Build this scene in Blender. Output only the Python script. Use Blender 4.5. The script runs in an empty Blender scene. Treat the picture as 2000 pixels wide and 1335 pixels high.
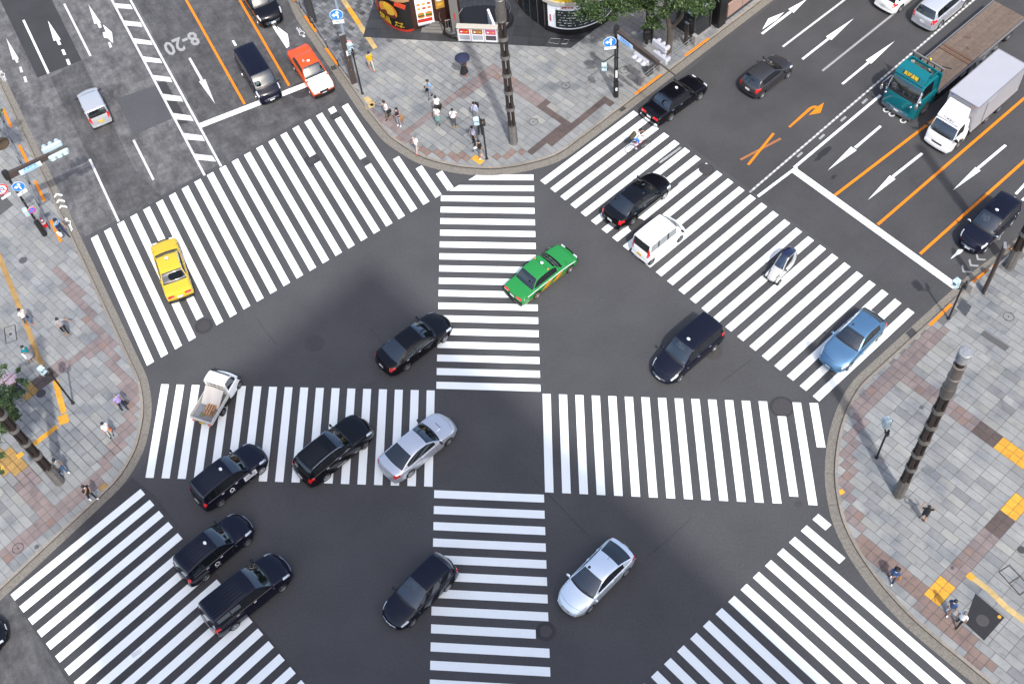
import bpy, bmesh, math, random
from mathutils import Vector, Matrix, noise
random.seed(7)
sc = bpy.context.scene
COL = sc.collection
R = math.radians
# ---------------------------------------------------------------- camera
FPX = 2304.486; CAMH = 56.133; NADX = 1187.807; NADY = 2157.644
def _n(v): return v / v.length
_up = -_n(Vector((NADX-1000.0, NADY-667.5, FPX)))
_Y = _n(Vector((0, 0, 1)) - _up * _up.z)
_X = _Y.cross(_up)
cd = bpy.data.cameras.new('camera'); cam = bpy.data.objects.new('camera', cd); COL.objects.link(cam)
cd.sensor_width = 36; cd.lens = 36*FPX/2000; cd.clip_end = 2000; cd.clip_start = 1
cam.matrix_world = Matrix(((_X.x, -_X.y, -_X.z, 0), (_Y.x, -_Y.y, -_Y.z, 0), (_up.x, -_up.y, -_up.z, CAMH), (0, 0, 0, 1)))
sc.camera = cam
# ---------------------------------------------------------------- light
SUN_AZ = -77.0; SUN_EL = 54.0
w = bpy.data.worlds.new('World'); sc.world = w; w.use_nodes = True
nt = w.node_tree; sky = nt.nodes.new('ShaderNodeTexSky'); sky.sky_type = 'NISHITA'; sky.sun_disc = False
sky.sun_elevation = R(SUN_EL); sky.sun_rotation = R(90-SUN_AZ); sky.air_density = 0.9; sky.dust_density = 3.2; sky.ozone_density = 0.0
nt.nodes['Background'].inputs[1].default_value = 0.15
nt.links.new(sky.outputs[0], nt.nodes['Background'].inputs[0])
sl = bpy.data.lights.new('sun', 'SUN'); sl.energy = 2.0; sl.angle = R(1.4); sl.color = (1.0, 0.985, 0.945)
so = bpy.data.objects.new('sun', sl); COL.objects.link(so); so.location = (10, -60, 120)
so.rotation_euler = Vector((math.cos(R(SUN_AZ))*math.cos(R(SUN_EL)), math.sin(R(SUN_AZ))*math.cos(R(SUN_EL)), math.sin(R(SUN_EL)))).to_track_quat('Z', 'Y').to_euler()
sc.view_settings.view_transform = 'Standard'; sc.view_settings.look = 'None'; sc.view_settings.gamma = 1; sc.view_settings.use_curve_mapping = False
sc.view_settings.exposure = 1.12
# ---------------------------------------------------------------- helpers
def P(px, py, z=0.0):
    """point of the place at height z that stands at a spot of the photograph (2000x1335)"""
    d = Vector((px-1000.0, py-667.5, FPX)); t = (CAMH-z)/(-d.dot(_up))
    return Vector((d.dot(_X)*t, d.dot(_Y)*t, z))
def PROJ(v):
    c = _X*v[0] + _Y*v[1] + _up*(v[2]-CAMH)
    return (1000+FPX*c.x/c.z, 667.5+FPX*c.y/c.z)
def pr(o, label=None, cat=None, group=None, kind=None):
    if label: o['label'] = label
    if cat: o['category'] = cat
    if group: o['group'] = group
    if kind: o['kind'] = kind
    return o
def empty(name, loc=(0, 0, 0), rz=0, parent=None):
    o = bpy.data.objects.new(name, None); COL.objects.link(o); o.location = loc; o.rotation_euler = (0, 0, rz)
    o.empty_display_size = 0.2
    if parent: o.parent = parent
    return o
def mobj(name, verts, faces, mats, parent=None, fm=None, smooth=False, uv=None):
    me = bpy.data.meshes.new(name); me.from_pydata([tuple(v) for v in verts], [], faces)
    if not isinstance(mats, (list, tuple)): mats = [mats]
    for m in mats: me.materials.append(m)
    if fm:
        me.polygons.foreach_set('material_index', fm)
    if smooth: me.polygons.foreach_set('use_smooth', [True]*len(me.polygons))
    me.update()
    o = bpy.data.objects.new(name, me); COL.objects.link(o)
    if parent: o.parent = parent
    return o
def linked(name, me, parent, loc=(0, 0, 0), rz=0):
    o = bpy.data.objects.new(name, me); COL.objects.link(o); o.parent = parent; o.location = loc; o.rotation_euler = (0, 0, rz); return o
class MB:
    """collects shapes into one mesh"""
    def __init__(s): s.v = []; s.f = []; s.m = []; s.mi = 0
    def add(s, v, f):
        b = len(s.v); s.v += [Vector(q) for q in v]; s.f += [tuple(i+b for i in q) for q in f]; s.m += [s.mi]*len(f); return s
    def box(s, c, d, rz=0, M=None, bev=0):
        hx, hy, hz = d[0]/2, d[1]/2, d[2]/2
        if bev:
            b = bev; pts = []
            for z, k in ((-hz, b), (-hz+b, 0), (hz-b, 0), (hz, b)):
                pts += [(-hx+k, -hy+b, z), (-hx+b, -hy+k, z), (hx-b, -hy+k, z), (hx-k, -hy+b, z), (hx-k, hy-b, z), (hx-b, hy-k, z), (-hx+b, hy-k, z), (-hx+k, hy-b, z)]
            f = [tuple(range(7, -1, -1)), tuple(range(24, 32))]
            for L in range(3):
                for i in range(8): f.append((L*8+i, L*8+(i+1) % 8, L*8+8+(i+1) % 8, L*8+8+i))
        else:
            pts = [(-hx, -hy, -hz), (hx, -hy, -hz), (hx, hy, -hz), (-hx, hy, -hz), (-hx, -hy, hz), (hx, -hy, hz), (hx, hy, hz), (-hx, hy, hz)]
            f = [(3, 2, 1, 0), (4, 5, 6, 7), (0, 1, 5, 4), (1, 2, 6, 5), (2, 3, 7, 6), (3, 0, 4, 7)]
        T = Matrix.Translation(c) @ (M if M else Matrix.Rotation(rz, 4, 'Z'))
        return s.add([T @ Vector(p) for p in pts], f)
    def tube(s, a, b, r0, r1=None, n=10, cap=True):
        a = Vector(a); b = Vector(b); r1 = r0 if r1 is None else r1
        q = (b-a).to_track_quat('Z', 'Y'); v = []
        for c, r in ((a, r0), (b, r1)):
            for i in range(n):
                t = 2*math.pi*i/n; v.append(c + q @ Vector((r*math.cos(t), r*math.sin(t), 0)))
        f = [(i, (i+1) % n, n+(i+1) % n, n+i) for i in range(n)]
        if cap: f += [tuple(range(n-1, -1, -1)), tuple(range(n, 2*n))]
        return s.add(v, f)
    def path(s, pts, rs, n=8):
        for i in range(len(pts)-1): s.tube(pts[i], pts[i+1], rs[i] if isinstance(rs, (list, tuple)) else rs, rs[i+1] if isinstance(rs, (list, tuple)) else rs, n)
        return s
    def lathe(s, prof, n=24, T=None, cap=False):
        v = []; T = T or Matrix.Identity(4)
        for r, z in prof:
            for i in range(n):
                t = 2*math.pi*i/n; v.append(T @ Vector((r*math.cos(t), r*math.sin(t), z)))
        f = []
        for k in range(len(prof)-1):
            for i in range(n): f.append((k*n+i, k*n+(i+1) % n, (k+1)*n+(i+1) % n, (k+1)*n+i))
        if cap: f += [tuple(range(n-1, -1, -1)), tuple((len(prof)-1)*n+i for i in range(n))]
        return s.add(v, f)
    def ell(s, c, r, n=10, m=7, M=None):
        v = [];f = []
        T = Matrix.Translation(c) @ (M or Matrix.Identity(4))
        for j in range(m+1):
            ph = math.pi*j/m
            for i in range(n):
                t = 2*math.pi*i/n; v.append(T @ Vector((r[0]*math.sin(ph)*math.cos(t), r[1]*math.sin(ph)*math.sin(t), r[2]*math.cos(ph))))
        for j in range(m):
            for i in range(n): f.append((j*n+i, (j+1)*n+i, (j+1)*n+(i+1) % n, j*n+(i+1) % n))
        return s.add(v, f)
    def poly(s, pts, z0, z1):
        """upright prism over a ground outline"""
        n = len(pts)
        if sum(pts[i][0]*pts[(i+1) % n][1]-pts[(i+1) % n][0]*pts[i][1] for i in range(n)) < 0: pts = list(pts)[::-1]
        v = [(p[0], p[1], z0) for p in pts] + [(p[0], p[1], z1) for p in pts]
        return s.add(v, [tuple(range(n-1, -1, -1)), tuple(range(n, 2*n))] + [(i, (i+1) % n, n+(i+1) % n, n+i) for i in range(n)])
    def build(s, name, mats, parent=None, smooth=False):
        o = mobj(name, s.v, s.f, mats, parent, s.m if s.mi or any(s.m) else None, smooth)
        if smooth:
            try: o.data.set_sharp_from_angle(angle=R(38))
            except Exception: pass
        return o
# ---------------------------------------------------------------- materials
MATS = {}
def mat(name, col, rough=0.6, metal=0.0, spec=0.5, coat=0.0, alpha=None, em=None, var=0.0, vscale=6.0, bump=0.0, bscale=40.0, island=0.0, objr=0.0, col2=None, coatr=0.05, stain=0.0, ior=None):
    if not any(q in name for q in ('white', 'silver', 'signal_h', 'chrome', 'alloy', 'lamp', 'plate', 'sign_', 'lens')): col = tuple(c*.66 for c in col); col2 = tuple(c*.66 for c in col2) if col2 else None
    m = bpy.data.materials.new(name); m.use_nodes = True; t = m.node_tree; b = t.nodes['Principled BSDF']
    I = b.inputs
    I['Base Color'].default_value = (*col, 1); I['Roughness'].default_value = rough; I['Metallic'].default_value = metal
    I['Specular IOR Level'].default_value = spec; I['Coat Weight'].default_value = coat; I['Coat Roughness'].default_value = coatr
    if em: I['Emission Color'].default_value = (*col, 1); I['Emission Strength'].default_value = em
    if ior: I['IOR'].default_value = ior
    src = None
    def mixnode(fac_socket, c1, c2, blend='MIX'):
        x = t.nodes.new('ShaderNodeMix'); x.data_type = 'RGBA'; x.blend_type = blend
        if hasattr(fac_socket, 'node'): t.links.new(fac_socket, x.inputs[0])
        else: x.inputs[0].default_value = fac_socket
        for i, c in ((6, c1), (7, c2)):
            if hasattr(c, 'node'): t.links.new(c, x.inputs[i])
            else: x.inputs[i].default_value = (*c, 1)
        return x.outputs[2]
    geo = t.nodes.new('ShaderNodeNewGeometry')
    tc = t.nodes.new('ShaderNodeTexCoord')
    if var or bump:
        n = t.nodes.new('ShaderNodeTexNoise'); n.inputs['Scale'].default_value = vscale; n.inputs['Detail'].default_value = 6; n.inputs['Roughness'].default_value = 0.65
        t.links.new(geo.outputs['Position'], n.inputs['Vector'])
        r = t.nodes.new('ShaderNodeMapRange'); r.inputs[1].default_value = 0.3; r.inputs[2].default_value = 0.7
        t.links.new(n.outputs['Fac'], r.inputs[0])
        c2 = col2 or tuple(max(0, c*(1-var)) for c in col)
        src = mixnode(r.outputs[0], col, c2)
    for k, amt in (('island', island), ('obj', objr)):
        if amt:
            if k == 'island': rnd = geo.outputs['Random Per Island']
            else:
                oi = t.nodes.new('ShaderNodeObjectInfo'); rnd = oi.outputs['Random']
            r2 = t.nodes.new('ShaderNodeMapRange'); r2.inputs[3].default_value = 1-amt; r2.inputs[4].default_value = 1+amt
            t.links.new(rnd, r2.inputs[0])
            cb = t.nodes.new('ShaderNodeCombineColor')
            for q in range(3): t.links.new(r2.outputs[0], cb.inputs[q])
            src = mixnode(1.0, src if src else col, cb.outputs[0], 'MULTIPLY')
    if stain:
        for sc_, lo, hi, amt, cc in ((0.55, .50, .66, stain, (.62, .66, .74)), (2.3, .58, .72, stain*.9, (.60, .60, .62)), (0.9, .30, .42, -stain*.8, (1.13, 1.12, 1.08))):
            n3 = t.nodes.new('ShaderNodeTexNoise'); n3.inputs['Scale'].default_value = sc_; n3.inputs['Detail'].default_value = 5; n3.inputs['Roughness'].default_value = .6; t.links.new(geo.outputs['Position'], n3.inputs['Vector'])
            r3 = t.nodes.new('ShaderNodeMapRange'); t.links.new(n3.outputs['Fac'], r3.inputs[0]); r3.inputs[1].default_value = lo; r3.inputs[2].default_value = hi
            r3.inputs[3].default_value = 0 if amt > 0 else abs(amt); r3.inputs[4].default_value = amt if amt > 0 else 0
            src = mixnode(r3.outputs[0], src, mixnode(1.0, src, cc, 'MULTIPLY'))
        v3 = t.nodes.new('ShaderNodeTexVoronoi'); v3.inputs['Scale'].default_value = 1.5; t.links.new(geo.outputs['Position'], v3.inputs['Vector'])
        r4 = t.nodes.new('ShaderNodeMapRange'); t.links.new(v3.outputs['Distance'], r4.inputs[0]); r4.inputs[1].default_value = .035; r4.inputs[2].default_value = .05; r4.inputs[3].default_value = .7; r4.inputs[4].default_value = 0
        src = mixnode(r4.outputs[0], src, (.05, .05, .052))
    if src: t.links.new(src, I['Base Color'])
    if bump:
        n2 = t.nodes.new('ShaderNodeTexNoise'); n2.inputs['Scale'].default_value = bscale; n2.inputs['Detail'].default_value = 4
        t.links.new(geo.outputs['Position'], n2.inputs['Vector'])
        bp = t.nodes.new('ShaderNodeBump'); bp.inputs['Strength'].default_value = bump; bp.inputs['Distance'].default_value = 0.01
        t.links.new(n2.outputs['Fac'], bp.inputs['Height']); t.links.new(bp.outputs[0], I['Normal'])
    MATS[name] = m; return m
def asphalt(name, base, stain=0.25, stain_scale=0.25, streak=0.0, sdir=0.0, light=(0.16, 0.16, 0.17), crack=0.0, speck=0.5):
    m = bpy.data.materials.new(name); m.use_nodes = True; t = m.node_tree; b = t.nodes['Principled BSDF']; L = t.links.new
    geo = t.nodes.new('ShaderNodeNewGeometry')
    def noi(scale, detail=5, rough=0.6, mp=None):
        n = t.nodes.new('ShaderNodeTexNoise'); n.inputs['Scale'].default_value = scale; n.inputs['Detail'].default_value = detail; n.inputs['Roughness'].default_value = rough
        L(mp if mp else geo.outputs['Position'], n.inputs['Vector']); return n.outputs['Fac']
    def rng(s, a, b_, c, d):
        r = t.nodes.new('ShaderNodeMapRange'); L(s, r.inputs[0])
        for i, v in enumerate((a, b_, c, d)): r.inputs[i+1].default_value = v
        return r.outputs[0]
    def mul(a, b_):
        x = t.nodes.new('ShaderNodeMath'); x.operation = 'MULTIPLY'; L(a, x.inputs[0])
        if hasattr(b_, 'node'): L(b_, x.inputs[1])
        else: x.inputs[1].default_value = b_
        return x.outputs[0]
    big = rng(noi(stain_scale, 4, 0.55), 0.3, 0.7, 1-stain, 1+stain)
    fine = rng(noi(9, 3, 0.7), 0.3, 0.7, 0.88, 1.12)
    grit = rng(noi(45, 2, 0.8), 0.3, 0.7, 1-0.22*speck, 1+0.22*speck)
    f = mul(mul(big, fine), grit)
    # pale stone chips
    vo = t.nodes.new('ShaderNodeTexVoronoi'); vo.inputs['Scale'].default_value = 7; L(geo.outputs['Position'], vo.inputs['Vector'])
    chip = rng(vo.outputs['Distance'], 0.05, 0.11, 0.9*speck, 0.0)
    cb = t.nodes.new('ShaderNodeVectorMath'); cb.operation = 'SCALE'; cb.inputs[0].default_value = base; L(f, cb.inputs['Scale'])
    src = cb.outputs[0]
    def mx(fac, a, c):
        x = t.nodes.new('ShaderNodeMix'); x.data_type = 'RGBA'; L(fac, x.inputs[0]); L(a, x.inputs[6]); x.inputs[7].default_value = (*c, 1); return x.outputs[2]
    src = mx(chip, src, (0.15, 0.15, 0.155))
    if streak:
        mp = t.nodes.new('ShaderNodeMapping'); L(geo.outputs['Position'], mp.inputs['Vector']); mp.inputs['Rotation'].default_value = (0, 0, -sdir); 
        mp2 = t.nodes.new('ShaderNodeMapping'); L(mp.outputs[0], mp2.inputs['Vector']); mp2.inputs['Scale'].default_value = (0.45, 1.0, 1)
        s1 = rng(noi(1.0, 7, 0.78, mp2.outputs[0]), 0.36, 0.62, 0, streak)
        mp3 = t.nodes.new('ShaderNodeMapping'); L(mp.outputs[0], mp3.inputs['Vector']); mp3.inputs['Scale'].default_value = (1.5, 0.75, 1)
        s2 = rng(noi(1.0, 7, 0.8, mp3.outputs[0]), 0.38, 0.60, 0.3, 1)
        src = mx(mul(s1, s2), src, light)
    if crack:
        v2 = t.nodes.new('ShaderNodeTexVoronoi'); v2.feature = 'DISTANCE_TO_EDGE'; v2.inputs['Scale'].default_value = 0.13
        nn = t.nodes.new('ShaderNodeTexNoise'); nn.inputs['Scale'].default_value = 0.8; nn.inputs['Detail'].default_value = 5; L(geo.outputs['Position'], nn.inputs['Vector'])
        ad = t.nodes.new('ShaderNodeVectorMath'); ad.operation = 'MULTIPLY_ADD'; L(nn.outputs['Color'], ad.inputs[0]); ad.inputs[1].default_value = (1.2, 1.2, 0); L(geo.outputs['Position'], ad.inputs[2])
        L(ad.outputs[0], v2.inputs['Vector'])
        src = mx(rng(v2.outputs['Distance'], 0.0, 0.0035, crack, 0.0), src, (0.03, 0.03, 0.032))
    L(src, b.inputs['Base Color']); b.inputs['Roughness'].default_value = 0.62; b.inputs['Specular IOR Level'].default_value = 0.14
    bp = t.nodes.new('ShaderNodeBump'); bp.inputs['Strength'].default_value = 0.35; bp.inputs['Distance'].default_value = 0.01
    n2 = t.nodes.new('ShaderNodeTexNoise'); n2.inputs['Scale'].default_value = 60; L(geo.outputs['Position'], n2.inputs['Vector'])
    L(n2.outputs['Fac'], bp.inputs['Height']); L(bp.outputs[0], b.inputs['Normal'])
    MATS[name] = m; return m
def paintmat(name, col, wear=0.25, dirt=(0.3, 0.3, 0.31), rough=0.6, through=None):
    """road paint, worn in patches down to the asphalt"""
    m = bpy.data.materials.new(name); m.use_nodes = True; t = m.node_tree; b = t.nodes['Principled BSDF']; L = t.links.new
    geo = t.nodes.new('ShaderNodeNewGeometry'); oi = t.nodes.new('ShaderNodeObjectInfo')
    def noi(scale, d=6, r=0.7):
        n = t.nodes.new('ShaderNodeTexNoise'); n.inputs['Scale'].default_value = scale; n.inputs['Detail'].default_value = d; n.inputs['Roughness'].default_value = r
        L(geo.outputs['Position'], n.inputs['Vector']); return n.outputs['Fac']
    def rng(s, a, b_, c, d):
        r = t.nodes.new('ShaderNodeMapRange'); L(s, r.inputs[0])
        for i, v in enumerate((a, b_, c, d)): r.inputs[i+1].default_value = v
        return r.outputs[0]
    def mx(fac, a, c):
        x = t.nodes.new('ShaderNodeMix'); x.data_type = 'RGBA'; L(fac, x.inputs[0])
        for i, q in ((6, a), (7, c)):
            if hasattr(q, 'node'): L(q, x.inputs[i])
            else: x.inputs[i].default_value = (*q, 1)
        return x.outputs[2]
    s = mx(rng(noi(1.1, 4, 0.6), 0.35, 0.75, 0, 0.5), col, tuple(c*0.9 for c in col))
    s = mx(rng(oi.outputs['Random'], 0, 1, 0, 0.45), s, tuple(c*0.88 for c in col))
    s = mx(rng(noi(14, 6, 0.8), 0.62-wear*0.3, 0.72, 0, min(1, wear*1.6)), s, dirt)
    s = mx(rng(noi(3.0, 7, 0.85), 0.64, 0.70, 0, wear), s, dirt)
    L(s, b.inputs['Base Color']); b.inputs['Roughness'].default_value = rough; b.inputs['Specular IOR Level'].default_value = 0.2
    MATS[name] = m; return m
A_NEW = asphalt('asphalt_new', (0.0605, 0.0605, 0.0626), 0.10, 0.3, crack=0.14)
A_ROADB = asphalt('asphalt_avenue', (0.0521, 0.0521, 0.0542), 0.16, 0.25, streak=0.10, sdir=R(36), light=(0.10, 0.10, 0.102))
A_OLD = asphalt('asphalt_old', (0.0554, 0.0546, 0.0563), 0.22, 0.3, streak=1.0, sdir=R(112.6), light=(0.17, 0.167, 0.167))
A_MID = asphalt('asphalt_mid', (0.0454, 0.0445, 0.0462), 0.18, 0.35, streak=0.7, sdir=R(112.6), light=(0.14, 0.14, 0.14))
A_DARK = asphalt('asphalt_dark', (0.0403, 0.0395, 0.0420), 0.10, 0.5)
A_PATCH = asphalt('asphalt_patch', (0.0689, 0.0689, 0.0739), 0.08, 0.6)
A_CROSS = asphalt('asphalt_crosswalk', (0.0487, 0.0479, 0.0504), 0.14, 0.7)
WHITE = paintmat('road_white', (0.775, 0.815, 0.805), 0.2)
WHITE_W = paintmat('road_white_worn', (0.60, 0.61, 0.60), 0.6, (0.2, 0.2, 0.2))
WHITE_VW = paintmat('road_white_faded', (0.36, 0.36, 0.36), 0.9, (0.16, 0.16, 0.16))
ORANGE = paintmat('road_orange', (0.64, 0.19, 0.012), 0.16, (0.3, 0.1, 0.02))
ORANGE_W = paintmat('road_orange_worn', (0.38, 0.13, 0.03), 0.8, (0.14, 0.1, 0.08))
CONC = mat('gutter_concrete', (0.27, 0.25, 0.215), 0.85, var=0.35, vscale=2.2, bump=0.3, bscale=30, island=0.08)
CONC_M = mat('gutter_aggregate', (0.30, 0.275, 0.235), 0.9, var=0.5, vscale=9, bump=0.4, bscale=30, island=0.08)
KERB = mat('kerb_granite', (0.34, 0.30, 0.25), 0.8, var=0.3, vscale=5, objr=0.12, island=0.1)
IRON = mat('cast_iron', (0.1, 0.093, 0.092), 0.6, 0.3, var=0.3, vscale=12)
IRON_L = mat('cast_iron_grey', (0.16, 0.16, 0.165), 0.55, 0.3, var=0.3, vscale=12)
DARKGAP = mat('dark_gap', (0.02, 0.02, 0.022), 0.9)
FONT_DEPTH = .004
def text(parent, s, size, M, m, name='lettering', align='CENTER', depth=.002, bold=0):
    c = bpy.data.curves.new(name, 'FONT'); c.body = s; c.size = size; c.extrude = depth; c.align_x = align; c.align_y = 'CENTER'; c.offset = bold
    c.materials.append(m); c.resolution_u = 2
    o = bpy.data.objects.new(name, c); COL.objects.link(o); o.matrix_world = M
    if parent: o.parent = parent; o.matrix_parent_inverse = Matrix.Identity(4); o.matrix_basis = M
    return o
def face_M(p, right, up):
    """matrix whose x runs along right, y along up, at p"""
    r = Vector(right).normalized(); u = Vector(up); u = (u-r*u.dot(r)).normalized(); n = r.cross(u)
    return Matrix(((r.x, u.x, n.x, p[0]), (r.y, u.y, n.y, p[1]), (r.z, u.z, n.z, p[2]), (0, 0, 0, 1)))
# ---------------------------------------------------------------- ground, road surfaces
g = mobj('road', [(-600, -300, 0), (600, -300, 0), (600, 900, 0), (-600, 900, 0)], [(0, 1, 2, 3)], A_NEW); pr(g, kind='structure')
def sheet(name, pts, z, m, kind='structure', parent=None, world=False):
    q = [Vector((p[0], p[1], z)) if world else P(p[0], p[1], z) for p in pts]
    a = sum(q[i].x*q[(i+1) % len(q)].y-q[(i+1) % len(q)].x*q[i].y for i in range(len(q)))
    if a < 0: q = q[::-1]
    o = mobj(name, q, [tuple(range(len(q)))], m, parent)
    if parent is None: pr(o, kind=kind)
    return o
sheet('road_surface', [(-260, -260), (560, -460), (700, 120), (655, 195), (618, 218), (168, 462), (140, 478), (-120, 60)], 0.004, A_OLD)
sheet('road_surface', [(300, -260), (560, -460), (700, 120), (655, 195), (432, 325), (395, 245), (262, 0)], 0.008, A_MID)
sheet('road_patch', [(-40, -160), (60, -160), (100, -2), (160, 118), (73, 152), (0, 0)], 0.012, A_DARK)
sheet('road_patch', [(228, 193), (303, 167), (336, 232), (261, 264)], 0.012, A_PATCH)
sheet('road_patch', [(305, 163), (323, 158), (368, 240), (345, 244)], 0.016, A_DARK)
sheet('road_patch', [(98, 152), (160, 118), (262, 330), (318, 385), (232, 432), (180, 320)], 0.012, A_MID)
sheet('road_surface', [(1238, 205), (1330, 150), (1530, -10), (1800, -250), (2500, -250), (2600, 300), (2050, 560), (1850, 600), (1800, 590), (1786, 605)], 0.004, A_ROADB)
sheet('road_surface', [(-300, 1450), (-120, 1250), (0, 1150), (20, 1160), (150, 1335), (220, 1450)], 0.004, A_MID)
sheet('road_patch', [(20, 1158), (258, 932), (300, 965), (600, 1338), (640, 1400), (190, 1420)], 0.008, A_CROSS)
# ---------------------------------------------------------------- crosswalks

def gl(a, b): a = P(*a); b = P(*b); return (a.xy, b.xy)
def isect(nv, c, seg):
    """where the line nv.x = c meets the line through seg"""
    a, b = seg; d = b-a; t = (c-nv.dot(a))/nv.dot(d); return a+d*t
CW = {
 'A': ((0.394338, -4.7402, 0.90047), 24, ((176.2, 466.5), (641.5, 213.5)), ((286.8, 714.5), (873, 373.7)), 0,
   {4: [(None, (391.2, 621.5))], 16: [(None, (611.5, 303.5)), ((620, 317.5), None)], 19: [(None, (653.5, 220)), ((660.2, 230.6), (709.7, 308.6)), ((719, 322), None)],
    20: [((675, 204.7), None)], 21: [((773.5, 308.2), None)], 22: [((817.3, 326.8), None)], 23: [((856.3, 337.5), None)]}, 'upper road on the taxi side'),
 'B': ((-0.938302, -37.083, 0.90203), 25, ((1057.3, 354.5), (1587.2, 773.4)), ((1237.7, 216.5), (1775, 602.8)), 0, {6: [(None, (1227.4, 443.8)), ((1253.8, 423.3), None)]}, ''),
 'C': ((-0.893021, -36.5859, 0.89767), 21, ((20.7, 1160.5), (144, 1330.6)), ((274.6, 954.2), (524.3, 1250.6)), 0, {}, ''),
 'D': ((-2.509052, -25.2796, 0.90059), 18, ((1586.8, 1014), (1271, 1321.5)), ((2050, 1400), (1700, 1790)), -0.45, {0: [(None, (1618, 1030))], 1: [(None, (1645, 1095))]}, ''),
 'E': ((-1.748828, -48.4406, 0.89384), 18, ((861.2, 382.4), (852.2, 759.6)), ((1041.8, 341.2), (1055.9, 766.3)), 0, {0: 'x', 1: 'x'}, ''),
 'F': ((-1.753598, -26.5567, 0.90776), 15, ((848.2, 957), (839.7, 1326)), ((1062.4, 965.8), (1074.3, 1302.3)), 0, {8: [(None, (1046.5, 1240))]}, ''),
 'G': ((-0.089208, -23.2684, 0.8945), 18, ((314.4, 750), (833.2, 762)), ((284.2, 932.4), (827.8, 949.5)), 0, {}, ''),
 'H': ((-0.097902, -1.9133, 0.89775), 17, ((1059.8, 768.7), (1580.8, 786.6)), ((1064.4, 960.9), (1579.4, 985.5)), 0, {14: [((1523.8, 812.5), (1546, 969))], 16: [(None, (1604, 873.3))]}, ''),
}
def prism_rel(name, pts, z0, z1, m, parent):
    m_ = MB().poly(pts, z0, z1); return m_.build(name, m, parent)
for key, ((th, c0, per), n, e1, e2, off, ov, _) in CW.items():
    nv = Vector((math.cos(th), math.sin(th))); g1 = gl(*e1); g2 = gl(*e2)
    root = empty('crosswalk'); pr(root, kind='structure')
    for i in range(n):
        lo = c0+per*i+off; hi = lo+0.45
        if ov.get(i) == 'x': continue
        for (s0, s1) in ov.get(i, [(None, None)]):
            def end(seg, ovr, c):
                if ovr is None: return isect(nv, c, seg)
                q = P(*ovr).xy; d = (seg[1]-seg[0]); return isect(nv, c, (q, q+d))
            pts = [end(g1, s0, lo), end(g1, s0, hi), end(g2, s1, hi), end(g2, s1, lo)]
            prism_rel('stripe', pts, 0.010, 0.016, WHITE, root)
    if key == 'E':
        for q in ([(933.2, 340.7), (1041.8, 341.2), (1042, 352.3), (915, 351.8)], [(896.3, 361.7), (1042.9, 362.8), (1043, 373.7), (877.6, 372.8)]):
            prism_rel('stripe', [P(*a).xy for a in q], 0.010, 0.016, WHITE, root)
# lanes and arrows
lanes = empty('road_markings'); pr(lanes, kind='structure')
def line(a, b, wd, m=WHITE, name='lane_line', z=0.020, parent=None):
    a = P(*a).xy; b = P(*b).xy; d = (b-a).normalized(); q = Vector((-d.y, d.x))*wd/2
    return prism_rel(name, [a-q, b-q, b+q, a+q], z, z+0.005, m, parent or lanes)
def shape(pts, m=WHITE, name='painted_arrow', z=0.020, parent=None):
    return prism_rel(name, [P(*a).xy for a in pts], z, z+0.005, m, parent or lanes)
def zz(o, s, *p):  # zoomed coordinates back to the photograph
    return [(o[0]+x/s, o[1]+y/s) for x, y in p]
Z1 = ((0, 0), 4.0); Z2 = ((400, 0), 4.0); Z4 = ((1100, 0), 4.0); Z5 = ((1500, 0), 4.0); Z6 = ((0, 234), 5.02); ZR = ((1600, 334), 3.6475)
def zl(Z, x0, y0, x1, y1, wd, m=WHITE, name='lane_line', **k):
    a, b = zz(*Z, (x0, y0), (x1, y1)); return line(a, b, wd, m, name, **k)
# upper left road
zl(Z1, 184, 160, 380, 576, .15); zl(Z1, 502, 32, 708, 440, .15, WHITE_W)
zl(Z6, 880, 388, 1165, 1000, .15, WHITE_W); zl(Z6, 1310, 200, 1506, 590, .15, WHITE_W)
line((213, -10), (400, 343), .15, WHITE_W); line((249, -10), (432, 325), .15, WHITE_W)
for q in ([(885, 28), (1020, 40), (1040, 76), (905, 66)], [(955, 162), (1100, 178), (1115, 214), (978, 202)], [(1030, 300), (1180, 322), (1195, 356), (1052, 342)], [(1110, 442), (1250, 462), (1270, 498), (1135, 486)],
          [(1190, 588), (1330, 606), (1348, 646), (1212, 630)], [(1266, 735), (1412, 755), (1433, 797), (1290, 785)], [(1345, 885), (1490, 905), (1515, 948), (1370, 935)], [(1428, 1040), (1580, 1060), (1602, 1105), (1455, 1092)], [(1515, 1202), (1662, 1220), (1690, 1265), (1540, 1250)]):
    shape(zz(*Z1, *q), WHITE_W, 'hatch_bar', z=0.026)
line((355, -15), (478, 204), .17, ORANGE); line((459, -15), (565, 168), .17, ORANGE)
line((391, 246), (640, 150), .45, WHITE, 'stop_line', z=0.026)
line((455, 80), (461, 90), .15)
def arrow(Z, head, shaft, m=WHITE):
    shape(zz(*Z, *head), m, z=.0275)
    for s in shaft: shape(zz(*Z, *s), m, z=.0205)
arrow(Z1, [(376, 165), (475, 312), (420, 322)], [[(440, 318), (462, 314), (480, 350), (458, 356)], [(480, 393), (500, 388), (518, 428), (497, 434)], [(516, 468), (536, 463), (553, 505), (533, 512)]])
arrow(Z1, [(692, 38), (790, 180), (738, 192)], [[(757, 188), (780, 180), (797, 216), (776, 224)], [(845, 335), (862, 330), (876, 370), (858, 377)]], WHITE_W)
shape(zz(*Z1, (805, 195), (875, 255), (884, 338), (842, 300), (815, 298), (803, 258), (828, 252)), WHITE)
arrow(Z1, [(50, 300), (150, 465), (100, 470)], [[(118, 470), (140, 466), (146, 490), (128, 494)], [(150, 528), (168, 523), (182, 565), (162, 570)], [(182, 603), (203, 598), (216, 643), (196, 648)]], WHITE_W)
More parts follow.
